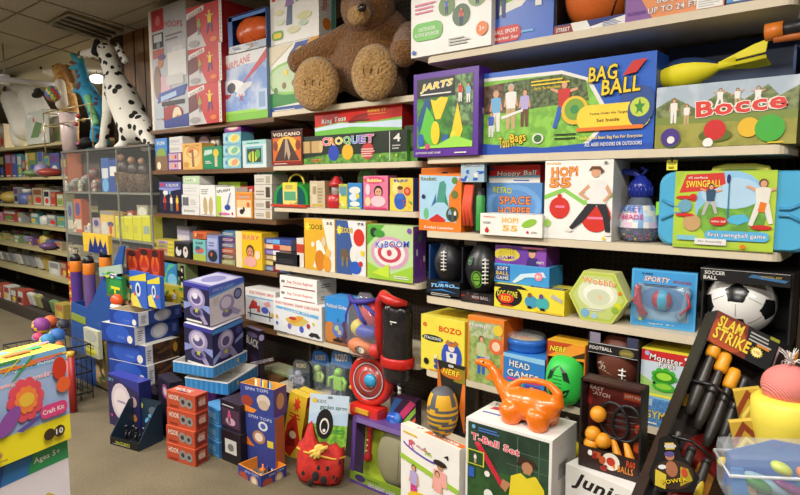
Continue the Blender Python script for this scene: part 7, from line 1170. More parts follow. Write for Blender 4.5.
# ================================================================== foreground craft boxes at the lower left
def FB(name, label, A, dep, z0, h, L, D, vpx, **kw):         # right end of the visible face at pixel A
    dv = dray(vpx, 184.5); dv.z = 0; dv.normalize(); p = P(A[0], A[1], dep); p.z = z0 if z0 is not None else p.z
    a = math.atan2(dv.y, dv.x); n_ = Vector((-dv.y, dv.x, 0)); c = p-dv*L/2+n_*D/2
    return carton(name, label, 'craft kit box', L, D, h, c, a, **kw)
lowz = P(68, 447, 1.5).z
petal = lambda u, v, R_, c, n=10: [e(u+R_*.55*math.cos(k*2*math.pi/n), v+R_*1.0*math.sin(k*2*math.pi/n), R_*.22, R_*.4, c) for k in range(n)]
bx1 = FB('craft_kit_box', 'flower jewellery craft box with yellow base band in the near left corner', (71, 438), 1.5, None, .235, .36, .1, 690, cols=('9fb8dc', 'e0c02a', 'e8d848'),
   front=[r(0, .26, 1, 1, '9db4dc'), r(0, 0, 1, .27, 'f0de1c'), r(0, .86, 1, 1, '7ab0dc'), t('Creativity for Kids', .66, .9, .5, .07, 'w'), t('Flower Jewelry', .68, .76, .5, .06, 'f09ab0', 'w'), busy(.0, .9, 1, 1, 14, ['e8602a', 'yel', 'gr', 'pk', 'or_'], 3, .25)]+petal(.7, .58, .16, 'e04a5a')+petal(.7, .58, .1, 'f0803a')+[e(.7, .58, .05, .07, 'e8b83a'), e(.58, .42, .05, .16, '8a4aa0', -40), pg([(.62, .3), (.9, .46), (.92, .44), (.66, .27)], '5a4a9a'), e(.93, .8, .05, .12, 'd0341c'), e(.95, .62, .05, .08, 'e8602a'), rr(.78, .32, .97, .46, 'd83a7a'), t('Craft Kit', .87, .39, .15, .05, 'w'), e(.42, .5, .09, .22, 'c8302a'), e(.44, .3, .07, .12, '3a8a3a'), e(.4, .7, .06, .1, '5a2a3a'), ci(.83, .15, .06, '3a2a1a'), ci(.9, .15, .06, '3a2a1a'), t('10', .9, .15, .05, .06, 'w'), ci(.5, .13, .04, 'c8a03a'), ci(.5, .13, .02, '5a4a9a'), lines(.2, .06, .6, .1, 1, 'b8a02a')],
   top=[busy(0, 0, 1, 1, 22, ['e8702a', 'f0c83a', '3fae6a', 'pk', 'yel', '7ab0dc'], 5, .25)])
bz = bx1.location.z
FB('craft_kit_box', 'purple and green topped white craft box under the flower craft box', (67, 440), 1.52, bz-.361, .36, .42, .24, 690, cols=('e6dfe8', 'c8c0cc', '4a8ac0'),
   front=[r(0, 0, 1, 1, 'e8e0e8'), pg([(0, .82), (1, .84), (1, 1), (0, 1)], '2f78c0'), pg([(.3, .83), (.46, .83), (.5, 1), (.36, 1)], '5a3a9a'), pg([(.46, .83), (.6, .83), (.64, 1), (.5, 1)], '2a4a9a'), pg([(.75, .84), (1, .84), (1, 1), (.8, 1)], '2f9a5a'), pg([(.1, .82), (.22, .82), (.3, 1), (.18, 1)], 'a83a8a'), t('Ages 5+', .87, .91, .16, .05, 'w'), pg([(.5, .3), (.86, .66), (.9, .62), (.9, .56), (.6, .2)], 'd8b83a'), e(.74, .5, .14, .12, 'e8c848'), lines(.6, .4, .86, .56, 4, 'a8822a')])
FB('craft_kit_box', 'plain white carton on the floor beneath the craft boxes', (67, 640), 1.52, .0, bz-.363, .4, .24, 690, cols=('d8d4d0', 'c8c4c0', 'd8d4d0'), front=[r(.1, .3, .9, .7, 'c8c0c8')])
# red tubes and hanging toys right behind the craft boxes
for k, (px, cc) in enumerate(((66, 'c8341c'), (70.5, 'd8442a'), (74, 'a82a2a'))):
    p = onZ(px, 412, .0); g = G(); g.tube([(0, 0, 0), (0, 0, .34+.02*k)], .022, mat(cc, .4), 12); g.tube([(0, 0, .34+.02*k), (0, 0, .37+.02*k)], .023, mat('e8b03a', .4), 12)
    tag(g.build('paint_tube', loc=p), 'red tube standing behind the flower craft box', 'tube', group='red tubes behind the craft boxes')
for k, (px, py, dep, r_, cc, lb) in enumerate(((41, 326, 4.3, .062, '8a3a8a', 'purple and yellow'), (50, 322, 4.4, .05, 'd8602a', 'orange'), (57, 336, 4.2, .055, '2f6ab8', 'blue'), (47, 341, 4.1, .05, '3a8ac0', 'sky blue'), (63, 325, 4.4, .045, '2a2a3a', 'dark'), (38, 338, 4.25, .04, 'c83a6a', 'pink'), (59, 346, 4.0, .03, 'e0702a', 'small orange'))):
    p = P(px, py, dep); rt = thing('plush_ball', f'{lb} plush ball in the wire bin beside the far shelves', 'ball', p, group=None); g = G(); g.sph((0, 0, 0), r_, mat(cc, .6), 16, test=(lambda q, c1=mat(cc, .6), c2=mat(['yel', 'red', 'w', 'yel', 'g', 'cy', 'yel'][k], .6): c2 if math.sin(q.x*5+q.z*4) > .55 else c1)); g.build('ball', rt)
p = P(48, 360, 4.2); rt = thing('wire_bin', 'low dark wire bin holding plush balls beside the far shelves', 'bin', (p.x, p.y, 0)); hb = P(48, 344, 4.2).z; g = G()
for z in (.05, hb*.5, hb): g.tube([(-.22, -.2, z), (.22, -.2, z), (.22, .2, z), (-.22, .2, z)], .006, 'dg', 6, True)
g.build('rails', rt); g = G()
for k in range(6):
    for q in ((-.22+.088*k, -.2), (-.22+.088*k, .2), (-.22, -.2+.08*k), (.22, -.2+.08*k)): g.tube([(*q, 0), (*q, hb)], .003, 'dg', 4)
g.build('wires', rt); g = G(); g.box((0, 0, hb-.09), (.42, .38, .01), '2a2628'); g.build('bin_floor', rt)
# ================================================================== blue cardboard floor display
FD = 4.35
pf = onZ(98, 388, 0); rt = thing('floor_display', 'tall blue cardboard floor display with curved side holding foam rockets', 'display stand', (pf.x, pf.y, 0)); dpf = 4.4
def LP(px, py, dy=0): return onY(px, py, pf.y+dy)-Vector((pf.x, pf.y, 0))
bm_ = mat('1d4f9e', .5); side = [LP(*q) for q in ((100, 386), (80, 384), (72, 372), (71, 302), (86, 308), (93, 300), (100, 282), (106, 274), (112, 268), (120, 246), (124, 246), (118, 300), (106, 384))]
g = G(); g.prism([(v.x, v.z) for v in side], 0, .012, bm_); g.build('front_panel', rt)
g = G(); x0, x1 = side[3].x, LP(116, 300).x; zt_ = LP(72, 270).z; g.box(((x0+x1)/2, .26, zt_/2), (x1-x0, .01, zt_), bm_); g.box((x0+.005, .15, side[3].z/2), (.01, .24, side[3].z), mat('173f80')); g.box((x1, .15, zt_*.42), (.01, .22, zt_*.84), mat('173f80')); g.box(((x0+x1)/2, .15, side[3].z*.8), (x1-x0, .2, .01), bm_); g.build('shell', rt)
g = G(); a_, b_ = LP(72, 309), LP(86, 325); g.prism([(v.x, v.z) for v in (LP(72, 312), LP(86, 318), LP(86, 325), LP(72, 319))], -.004, -.001, mat('8aa03a')); g.build('label', rt)
g = G(); sg = [LP(*q) for q in ((103, 267), (125, 264), (126, 273), (104, 276))]; g.prism([(v.x, v.z) for v in sg], -.03, -.02, mat('a8c0b0')); cg = (sg[0]+sg[2])/2; w_ = sg[1].x-sg[0].x
art(g, [e(.35, .5, .14, .4, 'c8d83a'), t('WATER', .6, .6, .5, .4, 'blu', 'w'), busy(0, 0, 1, 1, 8, ['gr', 'w', 'cy'], 3, .3)], w_, .05, lambda u, v, d: Vector((sg[3].x+u, -.031-d, sg[3].z+v))); g.build('header_sign', rt)
shf = side[3].z*.8+.006
for k, (px, pt, pb) in enumerate(((78, 254, 304), (91, 256, 306), (107, 248, 292))):
    b = onY(px, pb, pf.y+.13); tp = onY(px, pt, pf.y+.13); h_ = tp.z-shf
    o = thing('foam_rocket', ['purple foam rocket with black nose at the left of the blue display', 'mauve foam rocket with black nose in the middle of the blue display', 'foam rocket with black nose behind the blue pointed header'][k], 'foam rocket', (b.x, pf.y+.13, shf+.001), group=None); R_ = .042
    g = G(); g.lathe([(R_*.96, 0), (R_, .01), (R_, h_*.68), (R_*1.04, h_*.69), (R_*1.04, h_*.86), (R_*.98, h_*.87)], [mat(['5a3a9a', '7a5a9a', '6a4a90'][k], .5)]*2+[mat('d8501c')]*1+[mat('e8801c')]*3, n=18); g.build('tube_body', o)
    g = G(); g.lathe([(R_*.96, h_*.87), (R_*.9, h_*.93), (R_*.6, h_*.985), (.003, h_)], mat('15151c', .4), n=18); g.build('nose', o)
b = onY(71, 290, pf.y+.1); g = G(); hh_ = onY(71, 262, pf.y+.12).z-shf; g.box((0, 0, hh_/2), (.045, .05, hh_), 'd87a2a'); 
for k in range(8): g.box((0, -.026, .05+k*hh_/9), (.035, .004, .02), 'b8301c' if k % 2 else 'e8c03a')
tag(g.build('rocket_box', loc=(b.x, pf.y+.12, shf+.001)), 'slim orange and red lettered box left of the foam rockets', 'toy box')
# yellow header burst and toys before the display
def burst(px0, py0, px1, py1, dy, name, label, cat, c1, art_, group=None):
    a_, b_ = onY(px0, py1, pf.y+dy), onY(px1, py1, pf.y+dy); z1 = onY((px0+px1)/2, py0, pf.y+dy).z; w = b_.x-a_.x; h = z1-a_.z
    o = thing(name, label, cat, ((a_.x+b_.x)/2, pf.y+dy, a_.z), group=group); g = G(); g.box((0, .02, h/2), (w, .03, h), c1, bev=.003); g.build('card', o)
    g = G(); art(g, art_, w, h, lambda u, v, d: Vector((u-w/2, .005-d, v))); g.build('card_print', o); return o, w, h
burst(83, 234, 108, 251, .1, 'header_card', 'yellow header card with spiky blue star shape above the foam rockets', 'sign', 'e0b83a', [r(0, .4, 1, 1, 'e8c03a'), pg([(.2, 0), (.3, .8), (.4, .3), (.5, .9), (.6, .3), (.7, .8), (.8, .3), (.9, .7), (.95, 0)], '1f2f7a')])
for k, (px0, py0, px1, py1) in enumerate(((126, 250, 138, 271), (138, 249, 150, 271), (150, 250, 160, 276))):
    burst(px0, py0, px1, py1, .05+.001*k, 'toy_pack', 'red flame patterned toy pack hanging beside the blue display', 'toy pack', '8a1f16', [e(.5, .4, .4, .4, 'd8501c'), e(.5, .5, .2, .3, 'e8902a'), pg([(.2, .2), (.5, .9), (.8, .2)], 'b8301c'), e(.5, .85, .3, .14, '3a1a1a')], group='red flame packs beside the blue display')
o, w, h = burst(106, 276, 122, 296, -.03, 'water_squirter', 'green squirter pack with yellow T shape on the blue display', 'toy pack', '2a7a3a', [pg([(.1, .2), (.3, .8), (1, 1), (.9, .5), (.5, .4)], '2f9a4a'), r(.3, .4, .85, .52, 'e8e02a'), r(.5, .2, .6, .5, 'e8e02a'), r(0, 0, 1, .15, '5a6a4a')])
p = onY(117, 300, pf.y-.05); g = G(); g.sph((0, 0, 0), (.05, .04, .04), mat('e8541c', .4), 16); g.sph((0, -.01, -.04), (.045, .035, .022), mat('e8e4dc', .4), 14); tag(g.build('toy_hat', loc=p), 'orange and white dome toy on top of the left stack of boxes', 'toy')
burst(122, 276, 132, 304, -.0, 'toy_pack', 'olive and brown mixed toy pack right of the green squirter', 'toy pack', '6a6a3a', [busy(0, 0, 1, 1, 16, ['8a8a4a', 'c87a4a', 'dgr', 'tan', 'k'], 5, .3)])
for k, (px0, py0, px1, py1, lb) in enumerate(((130, 272, 146.5, 305, 'blue and yellow swim goggles pack at left'), (147.5, 276, 160, 306, 'blue and yellow swim goggles pack at right with red dot'))):
    burst(px0, py0, px1, py1, .0, 'goggles_pack', lb, 'toy pack', '2a5fc0', [r(0, 0, 1, 1, '2f62c8'), pg([(0, .8), (.5, .9), (1, 1), (1, .78), (0, .7)], 'e0d23a'), pg([(.1, 0), (.7, 0), (.3, .4), (0, .3)], 'e8dc5a'), e(.5, .5, .16, .2, 'cfe0f4'), e(.5, .5, .08, .12, '2a3a7a'), ci(.8 if k else .3, .36, .06, 'd8502a')])
burst(84, 330, 98, 354, -.06, 'toy_pack', 'white and yellow toy pack hanging on the blue display front', 'toy pack', 'c8c8a8', [pg([(0, .1), (.4, .5), (.9, .2), (.5, 0)], 'd8d83a'), e(.5, .75, .4, .2, 'b0b4a8'), lines(.2, .3, .8, .5, 2, 'g')])
burst(96, 340, 108, 385, .01-.02, 'toy_pack', 'brown and green packs stacked beside the blue display base', 'toy pack', '6a5a3a', [busy(0, 0, 1, 1, 14, ['8a8a3a', '5a3a2a', 'tan', 'dgr'], 4, .3)])
# ================================================================== far left shelving run
YL = 2.62
XL1 = solveX(104, YL, 1.3); XL0 = XL1-5.2
lz = [solveZ(y, solveX(25, YL, 1.2), YL) for y in (146, 177, 205, 224.5, 247, 272)]
print('far shelf heights', [round(z, 2) for z in lz])
for i, z in enumerate(lz): SH['L%d' % i] = (YL, z)
SH['L6'] = (YL-.25, .12)
rt = thing('shelving_unit', 'long far left shelving run of tan shelves beyond the display case', 'shelving', ((XL0+XL1)/2, YL+.2, 0)); sm_ = mat('b9ad7c', .5)
g = G(); g.box((0, .24, .95), (XL1-XL0, .02, 1.9), mat('2a221d', .8)); g.build('back_panel', rt)
for i, z in enumerate(lz): g = G(); g.box((0, .02, z-.016), (XL1-XL0, .43, .03), sm_); g.build('shelf', rt)
g = G(); g.box((0, -.11, .06), (XL1-XL0, .72, .118), mat('3a3028', .7)); g.build('base', rt)
for k in range(5): g = G(); g.box((-(XL1-XL0)/2+(XL1-XL0)*k/4, .22, .95), (.03, .03, 1.9), mat('6a6050')); g.build('upright', rt)
cnt = {}
CN = dict(r='red', b='blue', g='green', w='white', y='yellow', o='orange', p='purple', k='dark', t='tan', c='aqua', l='lilac', n='brown', m='grey', e='olive', i='pink')
CC = dict(r='a8443a', b='4f5e96', g='6a8a54', w='c4c4bc', y='b8a04a', o='b86e48', p='6a4a7c', k='2a282c', t='a8987a', c='4a8e98', l='9a90b4', n='7a5034', m='8a8c90', e='9a9a5a', i='c87aa0')
RN = ['top', 'second', 'third', 'fourth', 'fifth', 'sixth', 'bottom']
def small(row, x0, x1, yt, col, kind='b', inset=.02, col2=None, back=False):
    xa, xb, Y, Z, zt = frame('L%d' % row, x0, x1, yt, inset); w = (xb-xa)*.96; h = max(.03, zt-Z); h = min(h, lz[row-1]-lz[row]-.045) if 0 < row < 6 else h; c1 = mat(CC[col]); c2 = mat(CC[col2] if col2 else 'e0dccf'); d = min(.12, max(.04, w))
    kd = {'b': 'box', 'r': 'ball', 'c': 'bottle', 'f': 'figure', 'k': 'bag'}[kind]; hs = 'tall' if h > .2 else 'low' if h < .1 else 'small'; grp = None
    at = ' at back' if back else ''
    lb = f'{hs} {CN[col]} {"and "+CN[col2]+" " if col2 else ""}{kd}{at} on the {RN[row]} shelf of the far left run'
    cnt[lb] = cnt.get(lb, 0)+1; nmz = {'b': 'toy_box', 'r': 'toy_ball', 'c': 'toy_bottle', 'f': 'toy_figure', 'k': 'toy_bag'}[kind]
    o = thing(nmz, None, 'toy '+kd if kind != 'r' else 'ball', ((xa+xb)/2, Y+d/2, Z)); o['label'] = lb; o['group'] = f'{CN[col]} toy {kd} items on far shelf {RN[row]}'
    g = G()
    if kind == 'b':
        g.box((0, 0, h/2), (w, d, h), c1, bev=.002); g.build('carton', o); g = G(); R = random.Random(int(x0*7+yt)); art(g, [r(.1, R.uniform(.5, .65), .9, .9, c2 if 0 else CC[col2] if col2 else 'd8d4c8'), e(R.uniform(.3, .7), .3, .3, .18, R.choice(['d8b83a', 'c8382a', '4a5fb0', 'd8d8d0', '2a282c', '6a9a4a'])), r(.15, .05, .8, .1, 'd8d8d0')], w, h, lambda a, b, dd: Vector((a-w/2, -d/2-dd, b))); g.build('front_print', o)
    elif kind == 'r': g.sph((0, 0, h/2), (w/2, w/2, h/2), c1, 14); g.build('ball', o)
    elif kind == 'c': g.lathe([(w*.45, 0), (w*.5, h*.05), (w*.5, h*.6), (w*.25, h*.75)], c1, n=12); g.build('bottle_body', o); g = G(); g.lathe([(w*.27, h*.75), (w*.27, h), (.002, h)], c2, n=12); g.build('cap', o)
    elif kind == 'f':
        g.tube([(-w*.2, 0, 0), (-w*.12, 0, h*.4)], w*.14, c1, 8); g.tube([(w*.2, 0, 0), (w*.12, 0, h*.4)], w*.14, c1, 8); g.sph((0, 0, h*.52), (w*.3, w*.25, h*.2), c1, 12); g.tube([(-w*.5, 0, h*.4), (-w*.2, 0, h*.65)], w*.1, c1, 6); g.tube([(w*.5, 0, h*.4), (w*.2, 0, h*.65)], w*.1, c1, 6); g.build('body', o); g = G(); g.sph((0, 0, h*.85), (w*.24, w*.22, h*.15), c2, 12); g.build('head', o)
    elif kind == 'k': g.box((0, 0, h*.46+.014), (w*.95, d*.5, h*.9), c1, M=Matrix.Rotation(.25, 3, 'X'), bev=.018); g.build('bag_body', o); g = G(); g.box((0, 0, h*.9), (w*.8, .01, h*.2), c2); g.build('header_card', o)
ROWS = {
 0: [(0, 5, 124, 't', 'b', 'w'), (54, 61, 116, 't', 'b', 'w')],
 1: [(-6, -1, 153, 'b', 'b', 'w'), (0, 5, 155, 'k', 'b', 'e'), (6, 12, 153, 'r', 'b', 'l'), (12.5, 17, 154, 'b', 'b', 'l'), (18, 22.5, 154, 'c', 'b', 'w'), (23, 26, 160, 'r', 'b', 't'), (26.5, 29, 148, 'y', 'b', 'w'), (29, 37, 148, 'g', 'b', 'y'), (38, 44, 148, 'm', 'b', 'b'), (45, 50, 156, 'e', 'b', 'c'), (50.5, 60, 153, 'b', 'b', 'p'), (61, 67, 158, 'n', 'b', 'y')],
 2: [(0, 4, 190, 'k', 'b', 'n'), (4, 12, 191, 'y', 'r'), (14, 19, 187, 'm', 'b', 'p'), (20, 27, 189, 'b', 'c', 'w'), (28, 32, 195, 'o', 'b', 't'), (33, 43, 188, 't', 'b', 'n'), (44, 50, 190, 'w', 'b', 'k'), (51, 56, 192, 'r', 'b', 'o'), (57, 64, 194, 'e', 'b', 'w')],
 3: [(-4, 2, 212, 'i', 'b', 'w'), (3, 17, 209, 'r', 'b', 'w'), (18, 23, 212, 'm', 'b', 'e'), (25, 30, 207, 'n', 'f', 'o'), (31, 39, 212, 'c', 'b', 'w'), (40, 46, 212, 'w', 'c', 'k'), (47, 56, 214, 'm', 'b', 'w'), (57, 66, 216, 'c', 'b', 'e')],
 4: [(-2, 4, 233, 'e', 'b', 'g'), (5, 13, 236, 't', 'b', 'y'), (14, 20, 235, 'g', 'b', 'w'), (20.5, 28, 237, 'l', 'k', 'w'), (28.5, 33, 238, 'p', 'b', 'l'), (34, 39, 240, 'o', 'k', 'i'), (39.5, 45, 231, 'y', 'c', 'g'), (46, 53, 240, 'b', 'b', 'c'), (54, 62, 242, 't', 'b', 'o')],
 5: [(x, x+5.5, 252+x*.1, 'm' if i % 3 else 'w', 'k', 'w') for i, x in enumerate((-6, 0, 6.5, 13, 19.5, 26, 33))]+[(40, 48, 256, 'y', 'k', 'w'), (49, 60, 262, 'w', 'b', 'm'), (61, 67, 262, 'r', 'b', 't')],
 6: [(-4, 3, 284, 'r', 'b', 'o'), (4, 10, 286, 'w', 'b', 'r'), (11, 17, 289, 'n', 'b', 'w'), (18, 24, 290, 'r', 'b', 'w'), (25, 31, 293, 'w', 'k', 'k'), (32, 38, 295, 'e', 'k', 'w'), (39, 46, 299, 'k', 'k', 'w'), (47, 54, 301, 'g', 'k', 'm'), (55, 64, 304, 'y', 'b', 'o')],
}
for rw, its in ROWS.items():
    for it in its: small(rw, it[0], it[1], it[2], it[3], it[4], .11 if rw != 6 else .01, it[5] if len(it) > 5 else None)
for rw, its in {1: [(25, 33, 169, 'g', 'r'), (34, 40, 163, 'l', 'r'), (40, 50, 168, 'r', 'r')], 4: [(40, 47, 242, 'p', 'r')], 6: [(0, 7, 294, 'o', 'b'), (9, 16, 298, 'w', 'b'), (19, 27, 300, 'r', 'k'), (30, 38, 306, 'm', 'k')]}.items():
    for it in its: small(rw, it[0], it[1], it[2], it[3], it[4], -.01 if rw != 6 else .2)
for rw, its in {2: [(2, 9, 186, 'm', 'k'), (11, 17, 184, 't', 'r'), (24, 31, 184, 'i', 'w'), (36, 46, 184, 'e', 't'), (50, 58, 186, 'w', 'm')], 3: [(5, 12, 206, 'w', 't'), (16, 22, 206, 'o', 'y'), (34, 42, 208, 't', 'w'), (48, 57, 209, 'g', 'w')], 4: [(2, 10, 231, 'm', 'w'), (12, 18, 230, 'i', 'w'), (24, 32, 232, 'w', 'm'), (45, 54, 234, 'o', 't')], 5: [(8, 18, 247, 't', 'w'), (22, 31, 248, 'm', 'w'), (34, 44, 250, 'y', 't'), (47, 57, 254, 'n', 'w')], 1: [(1, 9, 150, 't', 'e'), (15, 25, 149, 'm', 'w'), (46, 56, 150, 'w', 'm')]}.items():
    for it in its: small(rw, it[0], it[1], it[2], it[3], 'b', .27, it[4], True)
SEEN_L = {}
# ------------------------------------------------------------------ clear display case
YC = 2.27
cx0, cx1 = solveX(64, YC, 1.5), solveX(151, YC, 1.5); ct = solveZ(150, (cx0+cx1)/2, YC)
rt = thing('display_case', 'tall clear acrylic display case with plush dogs standing on top', 'display case', ((cx0+cx1)/2, YC+.15, 0)); cw = cx1-cx0; cp = clearplastic('e8ece8', .05)
g = G(); g.box((0, -.15, ct/2), (cw, .006, ct), cp); g.build('front_pane', rt); g = G(); g.box((cw/2, 0, ct/2), (.006, .3, ct), cp); g.build('side_pane', rt); g = G(); g.box((-cw/2, 0, ct/2), (.006, .3, ct), cp); g.build('side_pane', rt)
g = G(); g.box((0, .148, ct/2), (cw, .006, ct), mat('2b2824', .6)); g.build('back_panel', rt); g = G(); g.box((0, 0, ct+.008), (cw+.02, .32, .016), mat('6e6a62', .4)); g.build('lid', rt)
csh = []
for py in (192, 237, 262):
    z = solveZ(py, (cx0+cx1)/2, YC); csh.append(z+.001); g = G(); g.box((0, 0, z-.009), (cw-.012, .288, .016), mat('8a8a7c', .3)); g.build('shelf', rt)
g = G(); g.box((0, 0, .35), (cw, .3, .7), mat('4a3b2e', .6)); g.build('plinth', rt)
for k in (0, 1, 2, 3):
    g = G(); g.box((-cw/2+cw*k/3, -.15, ct/2), (.008, .012, ct), mat('9a9a92', .3)); g.build('mullion', rt)
def case(sh, x0, x1, yt, label, c, art_=None, dy=.03, d=.08, cat='toy box', name='toy_box', group=None):
    Y = YC+dy; z = csh[sh] if sh >= 0 else 0; xa, xb = solveX(x0, Y, z), solveX(x1, Y, z); h = solveZ(yt, (xa+xb)/2, Y)-z
    return carton(name, label, cat, (xb-xa)*.97, d, h, ((xa+xb)/2, Y+d/2, z), 0, cols=(c, c, c), front=art_, group=group)
case(0, 68, 83, 153, 'orange brown block box high in the display case', '9a4a1c', [r(.1, .0, .9, .9, 'a8521f')], dy=.16)
case(0, 85, 101, 153, 'grey brown box beside the orange block in the display case', '5a4f4a', None, dy=.16)
case(0, 102, 110, 158, 'small blue white box left of the baskets in the case', '3a62a8', [r(.1, .4, .9, .7, 'd8dce0'), ci(.5, .2, .2, 'lbl')])
case(0, 110, 118, 160, 'small blue box with white band beside the other blue box', '2a4f9a', [r(.1, .5, .9, .8, 'w')])
for k, (a, b_, yt) in enumerate(((121, 131, 154), (131, 141, 157), (141, 150.5, 158))):
    Y = YC+.07; xa, xb = solveX(a, Y, csh[0]), solveX(b_, Y, csh[0]); h = solveZ(yt, (xa+xb)/2, Y)-csh[0]; R_ = (xb-xa)*.47
    o = thing('toy_basket', 'brown wicker toy basket with dark figures on the upper case shelf', 'basket', ((xa+xb)/2, Y, csh[0]), group='wicker baskets in the display case'); g = G(); wk = mottle('5a4638', '8a7460', 90, .8)
    g.lathe([(R_*.8, 0), (R_, h*.5), (R_*1.02, h*.52), (R_*.9, h*.5), (R_*.7, .01)], wk, n=16); g.build('basket_body', o); g = G(); g.sph((0, 0, h*.62), (R_*.8, R_*.7, h*.26), mat('3a2c28'), 12); g.sph((0, -R_*.3, h*.9), R_*.4, mat('a87a5a'), 10); g.build('filling', o)
for k, (px, py, cc) in enumerate(((76, 183, 'c8c4b8'), (86, 180, 'b8b8b0'), (93, 174, 'c8382c'), (97, 184, 'd8503c'), (70, 187, '8a8a80'))):
    p = onY(px, py, YC+.09); o = thing('toy_bag', ['white crinkled toy bag in the display case, left', 'grey crinkled toy bag in the display case', 'red toy bag on top in the display case', 'orange red toy bag at the front of the case', 'darker grey toy bag at the far left of the case'][k], 'toy bag', (p.x, YC+.09, p.z)); g = G(); g.sph((0, 0, 0), (.07, .05, .035), mottle(cc, '8a8a84', 30, .3), 14, M=Matrix.Rotation(-.5, 3, 'Y')); g.build('bag_body', o)
for k in range(4):
    a, b_ = 116+k*8.8, 116+(k+1)*8.8-.3
    case(1, a, b_, 216.5-k*.3, f'bright yellow box, {["leftmost", "second", "third", "rightmost"][k]} of the four in the display case', 'dcd81c', [r(.1, .3, .5, .6, 'c8c83a') if k < 3 else r(.2, .3, .9, .6, '9ab09a'), r(.0, .93, 1, 1, 'e8e86a')], dy=.012, d=.1, group='yellow boxes in the display case')
case(1, 101, 115.5, 211, 'yellow picture box with a blue bird drawing in the case', 'd8b04a', [r(.05, .05, .95, .85, 'e8c45a'), e(.72, .5, .22, .1, '3a4f8a'), e(.72, .3, .1, .2, 'c8502a'), e(.3, .3, .25, .3, 'd8d4c8'), r(0, .86, 1, 1, '9a9484')], dy=.012)
for k, (a, b_, yt, c, lb) in enumerate(((68, 74, 202, '8a9a8a', 'pale green toy far left on the middle case shelf'), (75, 83, 199, 'c8603a', 'orange and blue figure box on the middle case shelf'), (84, 92, 226, 'c8a88a', 'small tan box on the middle case shelf'), (93, 101, 218, 'c8b0b8', 'small pink grey box on the middle case shelf'))):
    case(1, a, b_, yt, lb, c, [e(.5, .7, .3, .2, '4a4a90'), r(.1, .1, .9, .4, 'd8d0b8')], dy=.05)
for k, (a, b_, yt, c, lb) in enumerate(((118, 126, 213, 'c8a03a', 'blue capped toy standing behind the yellow boxes'), (128, 134, 211, 'b8442a', 'red cap toy standing behind the yellow boxes'), (138, 149, 205, 'a8a890', 'grey green toy standing behind the yellow boxes'))):
    case(1, a, b_, yt, lb, c, [e(.5, .8, .4, .14, '3a6ac0' if k == 0 else 'd8d4cc')], dy=.12)
for k, (a, b_, yt, c, lb) in enumerate(((67, 80, 246, 'b0a080', 'tan parcel low in the display case'), (112, 130, 243, '7a6a50', 'olive brown parcel low in the display case'), (131, 149, 246, '3a3030', 'dark parcel low in the display case'))):
    case(2, a, b_, yt, lb, c, [busy(0, 0, 1, 1, 8, ['cream', 'br', 'g', 'k'], k+3, .3)], dy=.05)
# ------------------------------------------------------------------ plush animals on the display case
TOPZ = ct+.017; YP_ = YC+.12
def LQ(px, py, Y, o): return onY(px, py, Y)-o
dm = cells('e6e2d6', '16130f', 13., .34, .85)
o = Vector((solveX(122, YP_, TOPZ), YP_, TOPZ)); rt = thing('plush_dalmatian', 'tall white plush dalmatian with black spots sitting on the display case', 'plush toy', o)
g = G()
def sp(gg, px, py, dy, r_, m=dm, M=None): gg.sph(LQ(px, py, YP_+dy, o), r_, m, 20, M=M)
def cn(gg, a, b, ra, rb, m=dm, n=7):
    pa, pb = LQ(a[0], a[1], YP_+a[2], o), LQ(b[0], b[1], YP_+b[2], o)
    for i in range(n+1): gg.sph(pa.lerp(pb, i/n), ra+(rb-ra)*i/n, m, 14)
cn(g, (112, 72, .0), (122, 96, .0), .075, .12); cn(g, (122, 96, 0), (136, 128, .02), .13, .14); cn(g, (110, 82, -.02), (108, 110, -.04), .06, .05); cn(g, (108, 110, -.04), (103, 143, -.05), .046, .036); cn(g, (103, 145, -.05), (98, 147, -.07), .038, .03)
cn(g, (118, 100, -.05), (124, 122, -.06), .055, .045); cn(g, (124, 122, -.06), (123, 143, -.07), .042, .034); cn(g, (123, 145, -.07), (117, 147, -.1), .036, .028); cn(g, (142, 125, .02), (150, 142, -.02), .09, .05); cn(g, (152, 145, -.02), (144, 148, -.06), .04, .03)
remeshed(g, 'body', rt, .013, 4, dm)
g = G(); cn(g, (113, 72, 0), (107, 56, 0), .075, .075); sp(g, 106, 52, 0, (.09, .085, .075)); cn(g, (100, 52, -.02), (84, 54, -.05), .055, .036); remeshed(g, 'head', rt, .011, 3, dm)
g = G(); sp(g, 80, 53, -.07, (.02, .018, .016), mat('17120f', .4)); g.build('nose', rt)
for (a, b, dy) in (((97, 42, -.06), (95, 52, -.085), -.06), ((117, 46, .03), (125, 60, .04), .05)):
    g = G(); cn(g, (a[0], a[1], a[2]), (b[0], b[1], b[2]), .026, .032, mat('1a1613', .9) if a[0] < 100 else cells('e6e2d6', '16130f', 22., .4, .85), 5); g.build('ear', rt)
for px in (99, 104): g = G(); sp(g, px, 47, -.085, .009, mat('17120f', .2)); g.build('eye', rt)
# blue dinosaur
YP_ = YC+.23
bl = cells('2f9ac8', '5a3a4a', 11., .3, .8); o = Vector((solveX(95, YP_-.02, TOPZ), YP_-.02, TOPZ)); rt = thing('plush_dinosaur', 'turquoise plush dinosaur with dark spots standing left of the dalmatian', 'plush toy', o)
g = G(); cn(g, (80, 66, -.04), (85, 86, -.04), .05, .06, bl); cn(g, (85, 86, -.04), (96, 106, -.04), .07, .09, bl); cn(g, (96, 106, -.04), (100, 126, -.04), .09, .07, bl); cn(g, (97, 120, -.07), (94, 140, -.08), .05, .04, bl); cn(g, (94, 145, -.08), (89, 147, -.11), .035, .03, bl); cn(g, (103, 122, 0), (106, 143, -.01), .05, .035, bl); cn(g, (84, 90, -.09), (75, 91, -.13), .035, .026, bl)
for v in range(len(g.v)):
    if g.v[v][2] < .001: g.v[v] = (g.v[v][0], g.v[v][1], .001)
remeshed(g, 'body', rt, .012, 4, bl)
